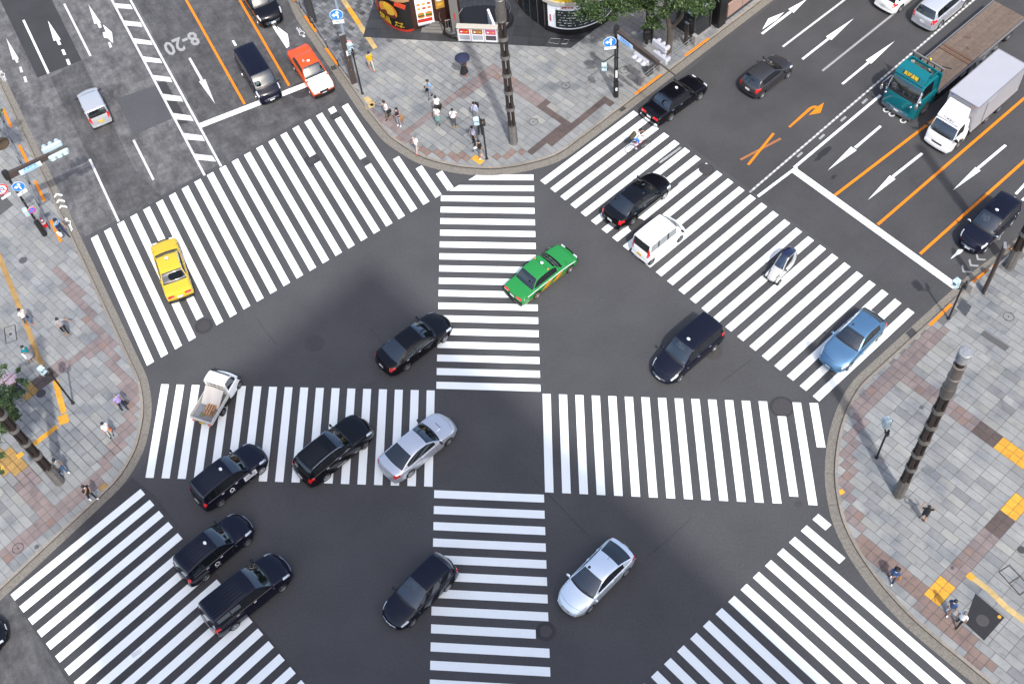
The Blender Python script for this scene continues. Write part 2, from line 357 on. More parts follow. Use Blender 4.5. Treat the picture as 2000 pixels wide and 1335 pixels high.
arrow(Z1, [(1555, 640), (1605, 622), (1682, 815)], [[(1472, 460), (1489, 452), (1590, 628), (1570, 637)]], WHITE_W)
shape(zz(*Z2, (525, 205), (548, 200), (662, 362), (640, 380)), WHITE); shape(zz(*Z2, (565, 208), (648, 270), (662, 355), (585, 245)), WHITE, z=.0275)
# avenue
line((1548, 331), (1866, 560), .45, WHITE, 'stop_line', z=0.026)
zl(Z5, 205, 1310, 880, 745, .18); line((1480, 384), (1556, 327), .18); zl(Z5, 115, 368, 600, 0, .15, WHITE_W); zl(Z5, 425, 556, 1120, 0, .15, WHITE_VW)
arrow(Z4, [(1905, -5), (1800, 105), (1758, 75)], [[(1545, 262), (1770, 88), (1785, 100), (1560, 272)]], WHITE)
shape(zz(*Z4, (1725, 100), (1670, 158), (1620, 190), (1555, 235), (1602, 150)), WHITE, z=.034)
arrow(Z5, [(668, 148), (495, 317), (452, 290)], [[(262, 460), (468, 298), (482, 308), (275, 470)]])
arrow(Z5, [(988, 325), (805, 502), (763, 475)], [[(573, 655), (780, 483), (795, 494), (588, 663)]])
line((1630, 382), (1862, 205), .18, ORANGE); line((1714, 439), (2010, 184), .18, ORANGE); line((1797, 496), (2010, 306), .18, ORANGE)
arrow(Z5, [(468, 1332), (648, 1148), (692, 1176)], [[(872, 982), (888, 992), (690, 1162), (672, 1150)]])
shape([(1695, 391), (1738, 343), (1749, 350)], WHITE, z=.0275); line((1744, 345), (1801, 300), .17)
shape([(1861, 372), (1905, 327), (1915, 334)], WHITE, z=.0275); line((1910, 329), (1964, 284), .17)
shape(zz(*ZR, (934, 628), (990, 560), (1030, 560), (1010, 585)), WHITE)
zl(ZR, 1400, 165, 1470, 90, .15); zl(ZR, 1445, 210, 1475, 185, .15)
shape(zz(*Z5, (158, 992), (315, 848), (332, 862), (172, 1000)), ORANGE, z=.0205); shape(zz(*Z5, (315, 848), (340, 834), (372, 828), (402, 838), (398, 852), (372, 846), (345, 852), (332, 862)), ORANGE, z=.0275); shape(zz(*Z5, (436, 805), (410, 885), (318, 902), (375, 845)), ORANGE, z=.0345)
line((1446, 312.5), (1525, 271), .16, ORANGE_W); line((1461, 322.5), (1511, 261), .16, ORANGE, z=.0275)
line((1464, 376), (1915, -10), .13, WHITE_VW, 'median_line', z=.0205)
for k in range(60):
    a = P(1470, 371).xy.lerp(P(1905, -2).xy, k/60); b = P(1470, 371).xy.lerp(P(1905, -2).xy, (k+.55)/60); d = (b-a).normalized(); q = Vector((-d.y, d.x))*.06
    prism_rel('rumble_block', [a-q, b-q, b+q, a+q], .028, .04, WHITE_W, lanes)
for x, y in ((248, 1212), (420, 1072), (588, 933), (755, 795)):
    shape(zz(*Z5, (x-27, y+12), (x+12, y-24), (x+27, y-14), (x-12, y+22)), WHITE_VW, 'marker_block', z=.03)
for x, y in ((1568, 1240), (1236, 366)): pass

# bus-lane lettering and the small cycle pictograms
def flat_text(txt, px, py, ang, size, m, z=.028, stretch=1.0, bold=.01):
    p = P(px, py, z); a = R(ang); M = Matrix.Translation(p) @ Matrix.Rotation(a, 4, 'Z') @ Matrix.Diagonal((1, stretch, 1, 1))
    o = text(None, txt, size, M, m, 'painted_lettering', depth=.001, bold=bold); o.parent = lanes; o.matrix_world = M; return o
# the office tower that the photograph is taken from: its shade falls over the near part of the junction
TOWG = mat('tower_glass', (0.05, 0.065, 0.08), 0.12, 0.2, coat=0.5); TOWC = mat('tower_panel', (0.42, 0.42, 0.43), 0.6)
def tower():
    cx, cy = 3.0, -3.5; h = 66.0
    a = Vector((math.cos(R(-53.5)), math.sin(R(-53.5)))); b = Vector((math.cos(R(-140)), math.sin(R(-140))))
    root = empty('office_tower', (cx, cy, 0)); pr(root, 'tall glass office tower at the near side of the junction', 'building')
    c0 = Vector((0, 0)); q = [c0, a*42, a*42+b*22, b*22]
    MB().poly(q, 0, h).build('facade', TOWG, root)
    m_ = MB()
    for fl in range(0, 17):
        z = fl*4.1
        for (s0, d, ln) in ((c0, a, 42), (c0, b, 22)):
            nv = Vector((d.y, -d.x)); nv = nv if nv.dot((c0-(a+b)*10)) > 0 else -nv
            ctr = s0+d*ln/2+nv*.06; m_.box((ctr.x, ctr.y, z+.35 if z < h-1 else h-.35), (ln, .12, .7), rz=math.atan2(d.y, d.x))
    pr(m_.build('floor_bands', TOWC, root), kind='stuff')
tower()
# ---------------------------------------------------------------- pavements, kerbs, gutters
PZ = 0.12
def W(pts, z=PZ): return [P(x, y, z).xy for x, y in pts]
def catmull(pts, step=0.6):
    out = []
    for i in range(len(pts)-1):
        p0 = pts[max(i-1, 0)]; p1 = pts[i]; p2 = pts[i+1]; p3 = pts[min(i+2, len(pts)-1)]
        n = max(1, int((p2-p1).length/step))
        for k in range(n):
            t = k/n; out.append(0.5*((2*p1)+(p2-p0)*t+(2*p0-5*p1+4*p2-p3)*t*t+(3*p1-p0-3*p2+p3)*t**3))
    out.append(pts[-1]); return out
def extend(pts, a=40, b=40):
    d0 = (pts[0]-pts[1]).normalized(); d1 = (pts[-1]-pts[-2]).normalized(); return [pts[0]+d0*a]+pts+[pts[-1]+d1*b]
def offset(pts, d):
    out = []
    for i in range(len(pts)):
        a = pts[max(i-1, 0)]; b = pts[min(i+1, len(pts)-1)]; t = (b-a).normalized(); out.append(pts[i]+Vector((-t.y, t.x))*d)
    return out
KL = [(20, 242), (53.8, 317.7), (85.7, 391.4), (127.5, 493), (150.5, 536.5), (173, 574.2), (199, 613), (230.5, 666.3), (262, 720), (273.5, 745), (280, 781), (280, 813), (270, 862.7), (256.9, 894), (236, 928), (209.7, 957), (173, 991), (146.8, 1014.7), (52.4, 1096), (0, 1144)]
KT = [(577.5, 0), (592.5, 32.5), (632.5, 90), (660, 127.5), (683, 160), (705, 192.5), (720, 218), (735, 236), (750, 255), (765, 270.5), (790, 287), (815, 303), (845, 314.5), (885, 323.8), (915, 328), (960, 330), (995, 327), (1028, 321), (1070, 309.5), (1100, 295), (1145, 262), (1190, 228), (1218, 206), (1240, 187), (1340, 110), (1387.5, 73), (1460, 18)]
KR = [(1940, 520.4), (1896, 555), (1859, 594.4), (1816.6, 635.6), (1791.9, 657.5), (1748, 695.9), (1715, 722), (1683.9, 749.6), (1657.7, 791.5), (1639.3, 844), (1630.9, 901.6), (1631, 945), (1637, 985), (1648, 1024), (1668.2, 1066.3), (1691.7, 1103), (1723.2, 1144.9), (1773, 1199.9), (1835.9, 1255), (1914.5, 1317.9), (1935.5, 1335)]
TAX = R(-51.0)    # long axis of the slabs
TU = Vector((math.cos(TAX), math.sin(TAX))); TV = Vector((-TU.y, TU.x))
G1 = mat('granite_pale', (0.35, 0.358, 0.35), 0.75, var=0.22, vscale=.9, bump=0.15, bscale=50, objr=0.05, island=0.05, stain=.75)
G2 = mat('granite_grey', (0.312, 0.32, 0.316), 0.75, var=0.24, vscale=.9, bump=0.15, bscale=50, objr=0.05, island=0.05, stain=.75)
G3 = mat('granite_dark', (0.255, 0.265, 0.268), 0.72, var=0.2, vscale=1.8, bump=0.15, bscale=50, objr=0.08, island=0.08, stain=.75)
G4 = mat('granite_warm', (0.35, 0.352, 0.328), 0.75, var=0.15, vscale=1.3, bump=0.15, bscale=50, objr=0.12, island=0.12, stain=.75)
GR = mat('granite_rose', (0.28, 0.222, 0.212), 0.78, var=0.18, vscale=2.5, bump=0.15, bscale=50, objr=0.12, island=0.12, stain=.75)
GR2 = mat('brick_red', (0.28, 0.195, 0.165), 0.8, var=0.2, vscale=3, bump=0.15, objr=0.05, island=0.05, stain=.75)
GB = mat('tile_brown', (0.125, 0.092, 0.083), 0.8, var=0.2, vscale=3, objr=0.1, island=0.1, stain=.75)
YEL = mat('tactile_yellow', (0.92, 0.45, 0.035), 0.7, var=0.3, vscale=5, objr=0.08, island=0.08)
YEL2 = mat('tactile_yellow_pale', (0.66, 0.47, 0.19), 0.7, var=0.3, vscale=5, objr=0.1, island=0.1)
YEL3 = mat('tactile_ochre', (0.48, 0.29, 0.09), 0.75, var=0.35, vscale=5, objr=0.1, island=0.1)
GROUT = mat('grout', (0.15, 0.148, 0.145), 0.95)
DG = mat('granite_slate', (0.135, 0.138, 0.145), 0.6, var=0.3, vscale=2, objr=0.3, island=0.4)
def inpoly(q, poly):
    c = False; j = len(poly)-1
    for i in range(len(poly)):
        a = poly[i]; b = poly[j]
        if (a[1] > q[1]) != (b[1] > q[1]) and q[0] < (b[0]-a[0])*(q[1]-a[1])/(b[1]-a[1])+a[0]: c = not c
        j = i
    return c
def clip(poly, a, d):
    """part of poly to the left of the line a + t d"""
    nv = Vector((-d.y, d.x)); out = []
    for i in range(len(poly)):
        p = poly[i]; q = poly[(i+1) % len(poly)]; sp = nv.dot(p-a); sq = nv.dot(q-a)
        if sp >= 0: out.append(p)
        if (sp > 0) != (sq > 0) and abs(sp-sq) > 1e-9: out.append(p+(q-p)*(sp/(sp-sq)))
    return out
def hull_keep(pts):
    """drop the dents so that the pavement edge bulges outward only (left turn = inside on the left)"""
    ch = True; pts = list(pts)
    while ch:
        ch = False
        for i in range(1, len(pts)-1):
            if (pts[i]-pts[i-1]).cross(pts[i+1]-pts[i]) < -1e-6: pts.pop(i); ch = True; break
    return pts
def band(pts, wd):
    """axis strip between two photo spots, in slab coordinates"""
    return ('line', [P(x, y, PZ).xy for x, y in pts], wd/2)
def inband(q, bands):
    for b, m in bands:
        if b[0] == 'line':
            L = b[1]
            for i in range(len(L)-1):
                d = L[i+1]-L[i]; t = max(0, min(1, (q-L[i]).dot(d)/d.length_squared))
                if (q-(L[i]+d*t)).length < b[2]: return m
        elif b[0] == 'poly' and inpoly(q, b[1]): return m
    return None
FRAME = [(-60, -60), (2060, -60), (2060, 1395), (-60, 1395)]
def inframe(q, z=PZ, m=60):
    x, y = PROJ((q[0], q[1], z)); return -m < x < 2000+m and -m < y < 1335+m
TU0 = {}
def tiles(kind, kline, far, bands, weights, skip=None, TLx=0.9, TWx=0.45, seed=1, name='pavement', bed=True, dz=0.0, cuts=(), ang=-51.0):
    TU = Vector((math.cos(R(ang)), math.sin(R(ang)))); TV = Vector((-TU.y, TU.x))
    rnd = random.Random(seed)
    root = empty(name); pr(root, kind='structure')
    inner = hull_keep(kline)
    if bed: MB().poly(list(inner)+far, 0.0, PZ-0.025).build('slab_bed', GROUT, root)
    outl = list(inner)+far
    cs = []
    us = [p.dot(TU) for p in outl]; vs = [p.dot(TV) for p in outl]
    gap = 0.012; pieces = []
    for r in range(int(min(vs)/TWx)-1, int(max(vs)/TWx)+2):
        off = (TLx/2 if rnd.random() < .85 else 0) * (r % 2)
        H2 = TLx/2; v0 = r*TWx
        lo = int(min(us)/H2)-3; hi = int(max(us)/H2)+3; c = lo + (1 if off else 0)
        cls = {}
        def klass(c):
            if c not in cls: cls[c] = inband(TU*(c*H2+H2/2)+TV*(v0+TWx/2), bands)
            return cls[c]
        while c < hi:
            ctr = TU*(c*H2+H2/2)+TV*(v0+TWx/2)
            if not inframe(ctr): c += 2; continue
            if not inpoly(ctr, outl) and min((ctr-s).length for s in inner) > 1.0: c += 2; continue
            mm = klass(c)
            if mm is not None or klass(c+1) is not None: sub = [(c*H2, (c+1)*H2)]; c += 1
            else: sub = [(c*H2, (c+2)*H2)]; c += 2
            if True:
                for (a, b) in sub:
                    q = [TU*(a+gap)+TV*(v0+gap), TU*(b-gap)+TV*(v0+gap), TU*(b-gap)+TV*(v0+TWx-gap), TU*(a+gap)+TV*(v0+TWx-gap)]
                    full = True
                    for i in range(len(inner)-1):
                        d = inner[i+1]-inner[i]
                        tt = max(0, min(1, (ctr-inner[i]).dot(d)/max(1e-9, d.length_squared)))
                        if (inner[i]+d*tt-ctr).length > 2.0: continue
                        q2 = clip(q, inner[i], d)
                        if len(q2) < 3: q = []; break
                        if len(q2) != len(q) or any((x-y).length > 1e-6 for x, y in zip(q, q2)): full = False
                        q = q2
                    for ca, cb in cuts:
                        if len(q) >= 3:
                            q2 = clip(q, ca, cb-ca); full = full and len(q2) == len(q) and all((x-y).length < 1e-6 for x, y in zip(q, q2)); q = q2
                    if len(q) < 3: continue
                    cc = sum(q, Vector((0, 0)))/len(q)
                    if skip and skip(q): continue
                    if mm is None:
                        x = rnd.random(); m2 = weights[-1][1]
                        for wgt, mt in weights:
                            if x < wgt: m2 = mt; break
                            x -= wgt
                    else: m2 = mm if mm is not GR else (GR if rnd.random() < .93 else GR2)
                    pieces.append((cc, q, m2, full))
    pieces.sort(key=lambda t: (Vector((t[0].x, t[0].y, PZ))-Vector((0, 0, CAMH))).length + (0 if inframe(t[0], m=-5) else 999))
    shared = {}
    rest = MB(); mats = []
    for k, (cc, q, m2, full) in enumerate(pieces):
        if k < 300:
            wl = round((q[1]-q[0]).length, 3)
            if full and len(q) == 4:
                key = (m2.name, wl)
                if key not in shared:
                    hx, hy = wl/2, (TWx-2*gap)/2; b = 0.006
                    vv = [(-hx, -hy, 0), (hx, -hy, 0), (hx, hy, 0), (-hx, hy, 0), (-hx, -hy, .024), (hx, -hy, .024), (hx, hy, .024), (-hx, hy, .024), (-hx+b, -hy+b, .028), (hx-b, -hy+b, .028), (hx-b, hy-b, .028), (-hx+b, hy-b, .028)]
                    ff = [(8, 9, 10, 11)]+[(i, (i+1) % 4, 4+(i+1) % 4, 4+i) for i in range(4)]+[(4+i, 4+(i+1) % 4, 8+(i+1) % 4, 8+i) for i in range(4)]
                    me = bpy.data.meshes.new('paving_slab'); me.from_pydata(vv, [], ff); me.materials.append(m2); shared[key] = me
                o = linked('paving_slab', shared[key], root, (cc.x, cc.y, PZ-.028+dz+rnd.uniform(-.002, .003)), R(ang))
                o.rotation_euler.x = rnd.uniform(-.004, .004)
            else: MB().poly(q, PZ-.028, PZ+dz+rnd.uniform(-.002, .003)).build('paving_slab', m2, root)
        else:
            if m2 not in mats: mats.append(m2)
            rest.mi = mats.index(m2); rest.poly(q, PZ-.028, PZ+dz+rnd.uniform(-.002, .003))
    if rest.v: pr(rest.build('paving_slab', mats, root), kind='stuff')
    return root, inner
def kerbs(kline, gmat, gw, z_top=0.135, wid=0.16, name='kerb', seg=3, gut=True):
    """kline runs with the pavement on its left"""
    k = hull_keep(kline)
    inn = offset(k, wid); out = offset(k, -gw)
    root = empty(name); pr(root, kind='structure')
    vis = lambda q: inframe(q, m=120)
    i = 0; rest = MB(); grest = MB()
    while i < len(k)-1:
        j = min(i+seg, len(k)-1)
        a = list(k[i:j+1]); b = list(inn[i:j+1]); c = list(out[i:j+1])
        if (k[j]-k[i]).length > 6 and vis(k[i]) | vis(k[j]): pass
        def shrink(L):
            L = list(L); d = (L[1]-L[0]).normalized(); L[0] = L[0]+d*.008; d = (L[-1]-L[-2]).normalized(); L[-1] = L[-1]-d*.008; return L
        ok = vis(k[i]) or vis(k[j])
        m_ = MB().poly(shrink(a)+shrink(b)[::-1], 0.0, z_top)
        gg = MB().poly(shrink(c)+shrink(a)[::-1], 0.0, 0.018)
        if ok: m_.build('kerb_stone', KERB, root); 
        else: rest.add(m_.v, m_.f)
        if gut:
            if ok: gg.build('gutter_slab', gmat, root)
            else: grest.add(gg.v, gg.f)
        i = j
    if rest.v: pr(rest.build('kerb_stone', KERB, root), kind='stuff')
    if grest.v: pr(grest.build('gutter_slab', gmat, root), kind='stuff')
    return root
def prep(K, rev, a=40, b=40):
    pts = catmull(W(K, .06), 0.45)
    pts = extend(pts, a, b)
    return pts[::-1] if rev else pts
kL = prep(KL, True, 60, 40); kT = prep(KT, True, 60, 60); kR = prep(KR, False, 60, 30)
# orientation: pavement must be on the left of the walking direction
def orient(k, inside):
    mid = len(k)//2; d = k[mid+1]-k[mid-1]
    q = P(*inside, PZ).xy-k[mid]
    return k if d.cross(q) > 0 else k[::-1]
kL = orient(kL, (60, 800)); kT = orient(kT, (900, 250)); kR = orient(kR, (1900, 900))
bL = [(band([(100, 525), (150, 585), (205, 655), (225, 720), (250, 795)], 0.0), GR)]
bL = [(band(zz((0, 500), 4.45, (500, 120), (700, 380), (830, 620), (960, 760), (1000, 950), (1080, 1080), (1160, 1200), (1170, 1330)), .62), GR),
      (band(zz((0, 750), 3.815, (1010, 80), (985, 200), (940, 310), (880, 430), (800, 560), (740, 680), (560, 850), (300, 1060), (40, 1270)), .7), GR),
      (band(zz((0, 750), 3.815, (30, 540), (110, 620)), 1.1), YEL3), (band(zz((0, 750), 3.815, (110, 620), (370, 960)), .95), GR),
      (band(zz((0, 500), 4.45, (230, 1200), (300, 1140)), .6), YEL3), (band(zz((0, 500), 4.45, (320, 1120), (450, 1030)), .8), GB),
      (band(zz((0, 500), 4.45, (440, 1030), (860, 760)), .8), GR)]
bL += [(band(zz((0, 750), 3.815, (745, 770), (790, 745)), .5), YEL3)]
farL = [Vector((-110, 10)), Vector((-110, 110))]
tiles('L', kL, farL, bL, [(.36, G1), (.46, G2), (.08, G3), (.10, G4)], seed=3, ang=-49.5)
bT = [(band(zz((700, 0), 4, (1050, 530), (860, 680), (640, 830), (400, 1020)), .8), GR), (band(zz((700, 0), 4, (1055, 530), (1400, 800)), .8), GR), (band(zz((700, 0), 4, (1400, 800), (1640, 985)), .8), GB),
      (band(zz((700, 0), 4, (1620, 1000), (1940, 790)), .6), GB), (band(zz((700, 0), 4, (1620, 1010), (1500, 1090), (1370, 1180)), .55), GB),
      (band(zz((700, 0), 4, (100, 870), (250, 960), (380, 1100)), .8), GR),
      (band(zz((700, 0), 4, (500, 1150), (600, 1200), (750, 1210), (850, 1250)), .5), GR2), (band(zz((700, 0), 4, (1050, 1230), (1200, 1200), (1350, 1180)), .4), GR2)]
apron = [P(x, y, PZ).xy for x, y in ((772, 76), (1115, 94), (1200, 29), (1215, 10), (1100, -80), (700, -80))]
zoneNW = W(zz((400, 0), 4, (700, 0), (1170, 480), (1500, 320), (1330, -200), (500, -300)))
NWZ = [P(x, y, PZ).xy for x, y in ((500, -60), (560, 6), (630, 110), (660, 134), (772, 78), (735, 20), (700, -60))]
def skipT(q): return all(inpoly(c, apron) for c in q) or all(inpoly(c, NWZ) for c in q)
tiles('T', kT, [Vector((-40, 190)), Vector((60, 190))], bT, [(.16, G1), (.66, G2), (.08, G3), (.10, G4)], skip=skipT, seed=5)
tiles('N', kT, [Vector((-40, 190)), Vector((60, 190))], [], [(.3, G3), (.5, DG), (.2, mat('granite_slate_pale', (.2, .203, .21), .7, var=.2, vscale=2))], skip=lambda q: all(inpoly(c, apron) for c in q), TLx=.45, TWx=.3, seed=6, bed=False, dz=.006, cuts=[(P(660, 134, PZ).xy, P(772, 78, PZ).xy), (P(772, 78, PZ).xy, P(735, 20, PZ).xy)])
bR = [(band(zz((1600, 650), 3.815, (880, 0), (300, 540)), .92), GR), (band([(1822, 647), (1800, 668)], .92), GR), (band(zz((1600, 650), 3.815, (330, 560), (280, 700), (230, 850), (220, 950), (200, 1100), (230, 1250)), .6), GR),
      (band(zz((1600, 650), 3.815, (660, 320), (1110, 640)), .92), GR), (band(zz((1600, 650), 3.815, (1140, 660), (1300, 790)), .92), GB), (band(zz((1600, 650), 3.815, (1330, 800), (1490, 920)), .95), YEL),
      (band(zz((1600, 985), 3.815, (230, 60), (330, 180)), .6), GR), (band(zz((1600, 985), 3.815, (340, 290), (500, 450), (800, 720), (1230, 1180)), .85), GR2),
      (band(zz((1600, 985), 3.815, (1480, 10), (1440, 50)), 1.2), YEL), (band(zz((1600, 985), 3.815, (1400, 90), (1340, 160)), .95), GB), (band(zz((1600, 985), 3.815, (1330, 170), (1000, 530)), .95), GR),
      (band(zz((1600, 985), 3.815, (990, 550), (890, 650)), 1.0), YEL), (band(zz((1600, 985), 3.815, (860, 670), (800, 740)), .9), GR)]
tiles('R', kR, [Vector((75, 5)), Vector((95, 75))], bR, [(.5, G1), (.34, G2), (.09, G3), (.07, G4)], seed=9, ang=-52.7)

def tactile(pts, wd, m, name='tactile_block', z=PZ+.004, step=.3):
    w_ = W(pts)
    root = empty('tactile_path'); pr(root, kind='structure')
    for i in range(len(w_)-1):
        d = w_[i+1]-w_[i]; n = max(1, round(d.length/.45)); u = d/n; q = Vector((-d.y, d.x)).normalized()*wd/2
        for k in range(n):
            a = w_[i]+u*k+u*.01; b = w_[i]+u*(k+1)-u*.01; MB().poly([a-q, b-q, b+q, a+q], z-.02, z+.003).build(name, m, root)
tactile([(-8, 485), (6, 520), (19, 552)], .30, YEL3); tactile([(19, 552), (48, 625), (72, 690), (88, 728)], .30, YEL3)
tactile([(108, 742), (116, 775), (125, 806)], .33, YEL); tactile([(114, 822), (134, 815)], .62, YEL); tactile([(112, 832), (62, 870)], .3, YEL); tactile([(45, 884), (33, 893)], .3, YEL); tactile([(8, 912), (-8, 920)], .3, YEL)
tactile([(664, -10), (681, 16)], .34, YEL2, z=PZ+.014); tactile([(681, 16), (701.5, 47)], .34, YEL, z=PZ+.014); tactile([(701.5, 47), (733, 95)], .34, YEL2, z=PZ+.014)
tactile([(714, 190), (730, 206)], .34, YEL2); tactile([(714, 211), (730, 205)], .34, YEL2)
tactile([(1892, 1122), (1930, 1150), (1965, 1185), (2005, 1215)], .3, YEL2); tactile([(1890, 1120), (1901, 1130)], .36, YEL, z=PZ+.008)
tactile([(924, 306), (942, 318)], .42, YEL)
tactile([(1640, 956), (1646, 964)], .3, YEL)
kerbs(kL, CONC_M, .44); kerbs(kT, CONC_M, .5); kerbs(kR, CONC_M, .5)
# ---------------------------------------------------------------- vehicles
def paint(name, col, metal=0.0, rough=0.3, coat=1.0):
    return mat(name, col, .16 if metal < .3 else rough, metal, 0.38 if metal < .3 else .5, 0.0 if metal < .3 else .25, coatr=0.03)
PB = paint('paint_black', (0.006, 0.006, 0.009), 0, .25); PBN = paint('paint_deep_navy', (0.008, 0.009, 0.022), 0, .25)
PSIL = paint('paint_silver', (0.60, 0.62, 0.66), .55, .3); PGRY = paint('paint_gunmetal', (0.15, 0.145, 0.155), .75, .3); PPRI = paint('paint_pale_silver', (0.78, 0.85, 0.9), .6, .28)
PWH = paint('paint_white', (0.78, 0.78, 0.77)); PYEL = paint('paint_yellow', (0.8, 0.56, 0.05)); PGRN = paint('paint_green', (0.03, 0.30, 0.07)); PORA = paint('paint_orange', (0.86, 0.11, 0.025)); PBLU = paint('paint_blue', (0.17, 0.35, 0.56), .7, .34)
PTEA = paint('paint_teal', (0.008, 0.19, 0.23), .1, .35); PLSIL = paint('paint_kei_silver', (0.50, 0.51, 0.53), .5, .35)
CHROME = mat('chrome', (0.75, 0.76, 0.78), 0.12, 1.0); BLK = mat('black_plastic', (0.012, 0.012, 0.013), 0.5); RUB = mat('tyre_rubber', (0.016, 0.016, 0.017), 0.8)
ALLOY = mat('alloy', (0.55, 0.56, 0.58), 0.3, 0.9); STEELW = mat('wheel_steel', (0.35, 0.36, 0.38), 0.4, 0.8)
LAMPW = mat('lamp_clear', (0.62, 0.66, 0.7), 0.12, 0.3, coat=1); LAMPR = mat('lamp_red', (0.6, 0.008, 0.008), 0.15, coat=1); LAMPA = mat('lamp_amber', (0.8, 0.2, 0.02), 0.2, coat=1)
PLATE_W = mat('plate_white', (0.6, 0.62, 0.6), 0.5); PLATE_Y = mat('plate_yellow', (0.75, 0.42, 0.02), 0.5); PLATE_G = mat('plate_green', (0.02, 0.3, 0.12), 0.5)
SEATG = mat('seat_grey', (0.06, 0.06, 0.065), 0.85); SEATW = mat('seat_cover_white', (0.5, 0.58, 0.53), 0.85); DASH = mat('dashboard', (0.03, 0.03, 0.032), 0.8)
LAMPON = mat('roof_lamp', (0.72, 0.76, 0.85), 0.25, coat=1); DECAL = mat('decal_white', (0.75, 0.75, 0.76), 0.5); DECALO = mat('decal_orange', (0.85, 0.3, 0.01), 0.4); GREYP = mat('bumper_grey', (0.12, 0.12, 0.125), 0.5)
def glassmat(name, tint, tr, gcol=(0.9, 0.95, 1.0), fr=2.0):
    m = bpy.data.materials.new(name); m.use_nodes = True; t = m.node_tree; t.nodes.remove(t.nodes['Principled BSDF']); L = t.links.new
    out = t.nodes['Material Output']; T = t.nodes.new('ShaderNodeBsdfTransparent'); T.inputs[0].default_value = (*tint, 1)
    D = t.nodes.new('ShaderNodeBsdfPrincipled'); D.inputs['Base Color'].default_value = (0.01, 0.013, 0.015, 1); D.inputs['Roughness'].default_value = .04; D.inputs['Coat Weight'].default_value = 0.6
    M1 = t.nodes.new('ShaderNodeMixShader'); M1.inputs[0].default_value = tr; L(D.outputs[0], M1.inputs[1]); L(T.outputs[0], M1.inputs[2])
    G = t.nodes.new('ShaderNodeBsdfGlossy'); G.inputs['Roughness'].default_value = .03; G.inputs[0].default_value = (*gcol, 1)
    F = t.nodes.new('ShaderNodeFresnel'); F.inputs[0].default_value = fr
    M2 = t.nodes.new('ShaderNodeMixShader'); L(F.outputs[0], M2.inputs[0]); L(M1.outputs[0], M2.inputs[1]); L(G.outputs[0], M2.inputs[2]); L(M2.outputs[0], out.inputs[0]); MATS[name] = m; return m
GLF = glassmat('windscreen_glass', (0.66, 0.78, 0.76), 0.72); GLD = glassmat('privacy_glass', (0.12, 0.14, 0.15), 0.16, fr=1.5)
def interp(keys, x):
    if x <= keys[0][0]: return keys[0][1]
    for i in range(len(keys)-1):
        a, b = keys[i], keys[i+1]
        if x <= b[0]:
            t = (x-a[0])/(b[0]-a[0]); 
            # monotone cubic feel
            def sl(i):
                if i <= 0 or i >= len(keys)-1: return None
                d0 = (keys[i][1]-keys[i-1][1])/(keys[i][0]-keys[i-1][0]); d1 = (keys[i+1][1]-keys[i][1])/(keys[i+1][0]-keys[i][0])
                return 0 if d0*d1 <= 0 else 2*d0*d1/(d0+d1)
            s = (b[1]-a[1])/(b[0]-a[0]); m0 = sl(i); m1 = sl(i+1); m0 = s if m0 is None else m0; m1 = s if m1 is None else m1; h = b[0]-a[0]
            return (2*t**3-3*t*t+1)*a[1]+(t**3-2*t*t+t)*h*m0+(-2*t**3+3*t*t)*b[1]+(t**3-t*t)*h*m1
    return keys[-1][1]
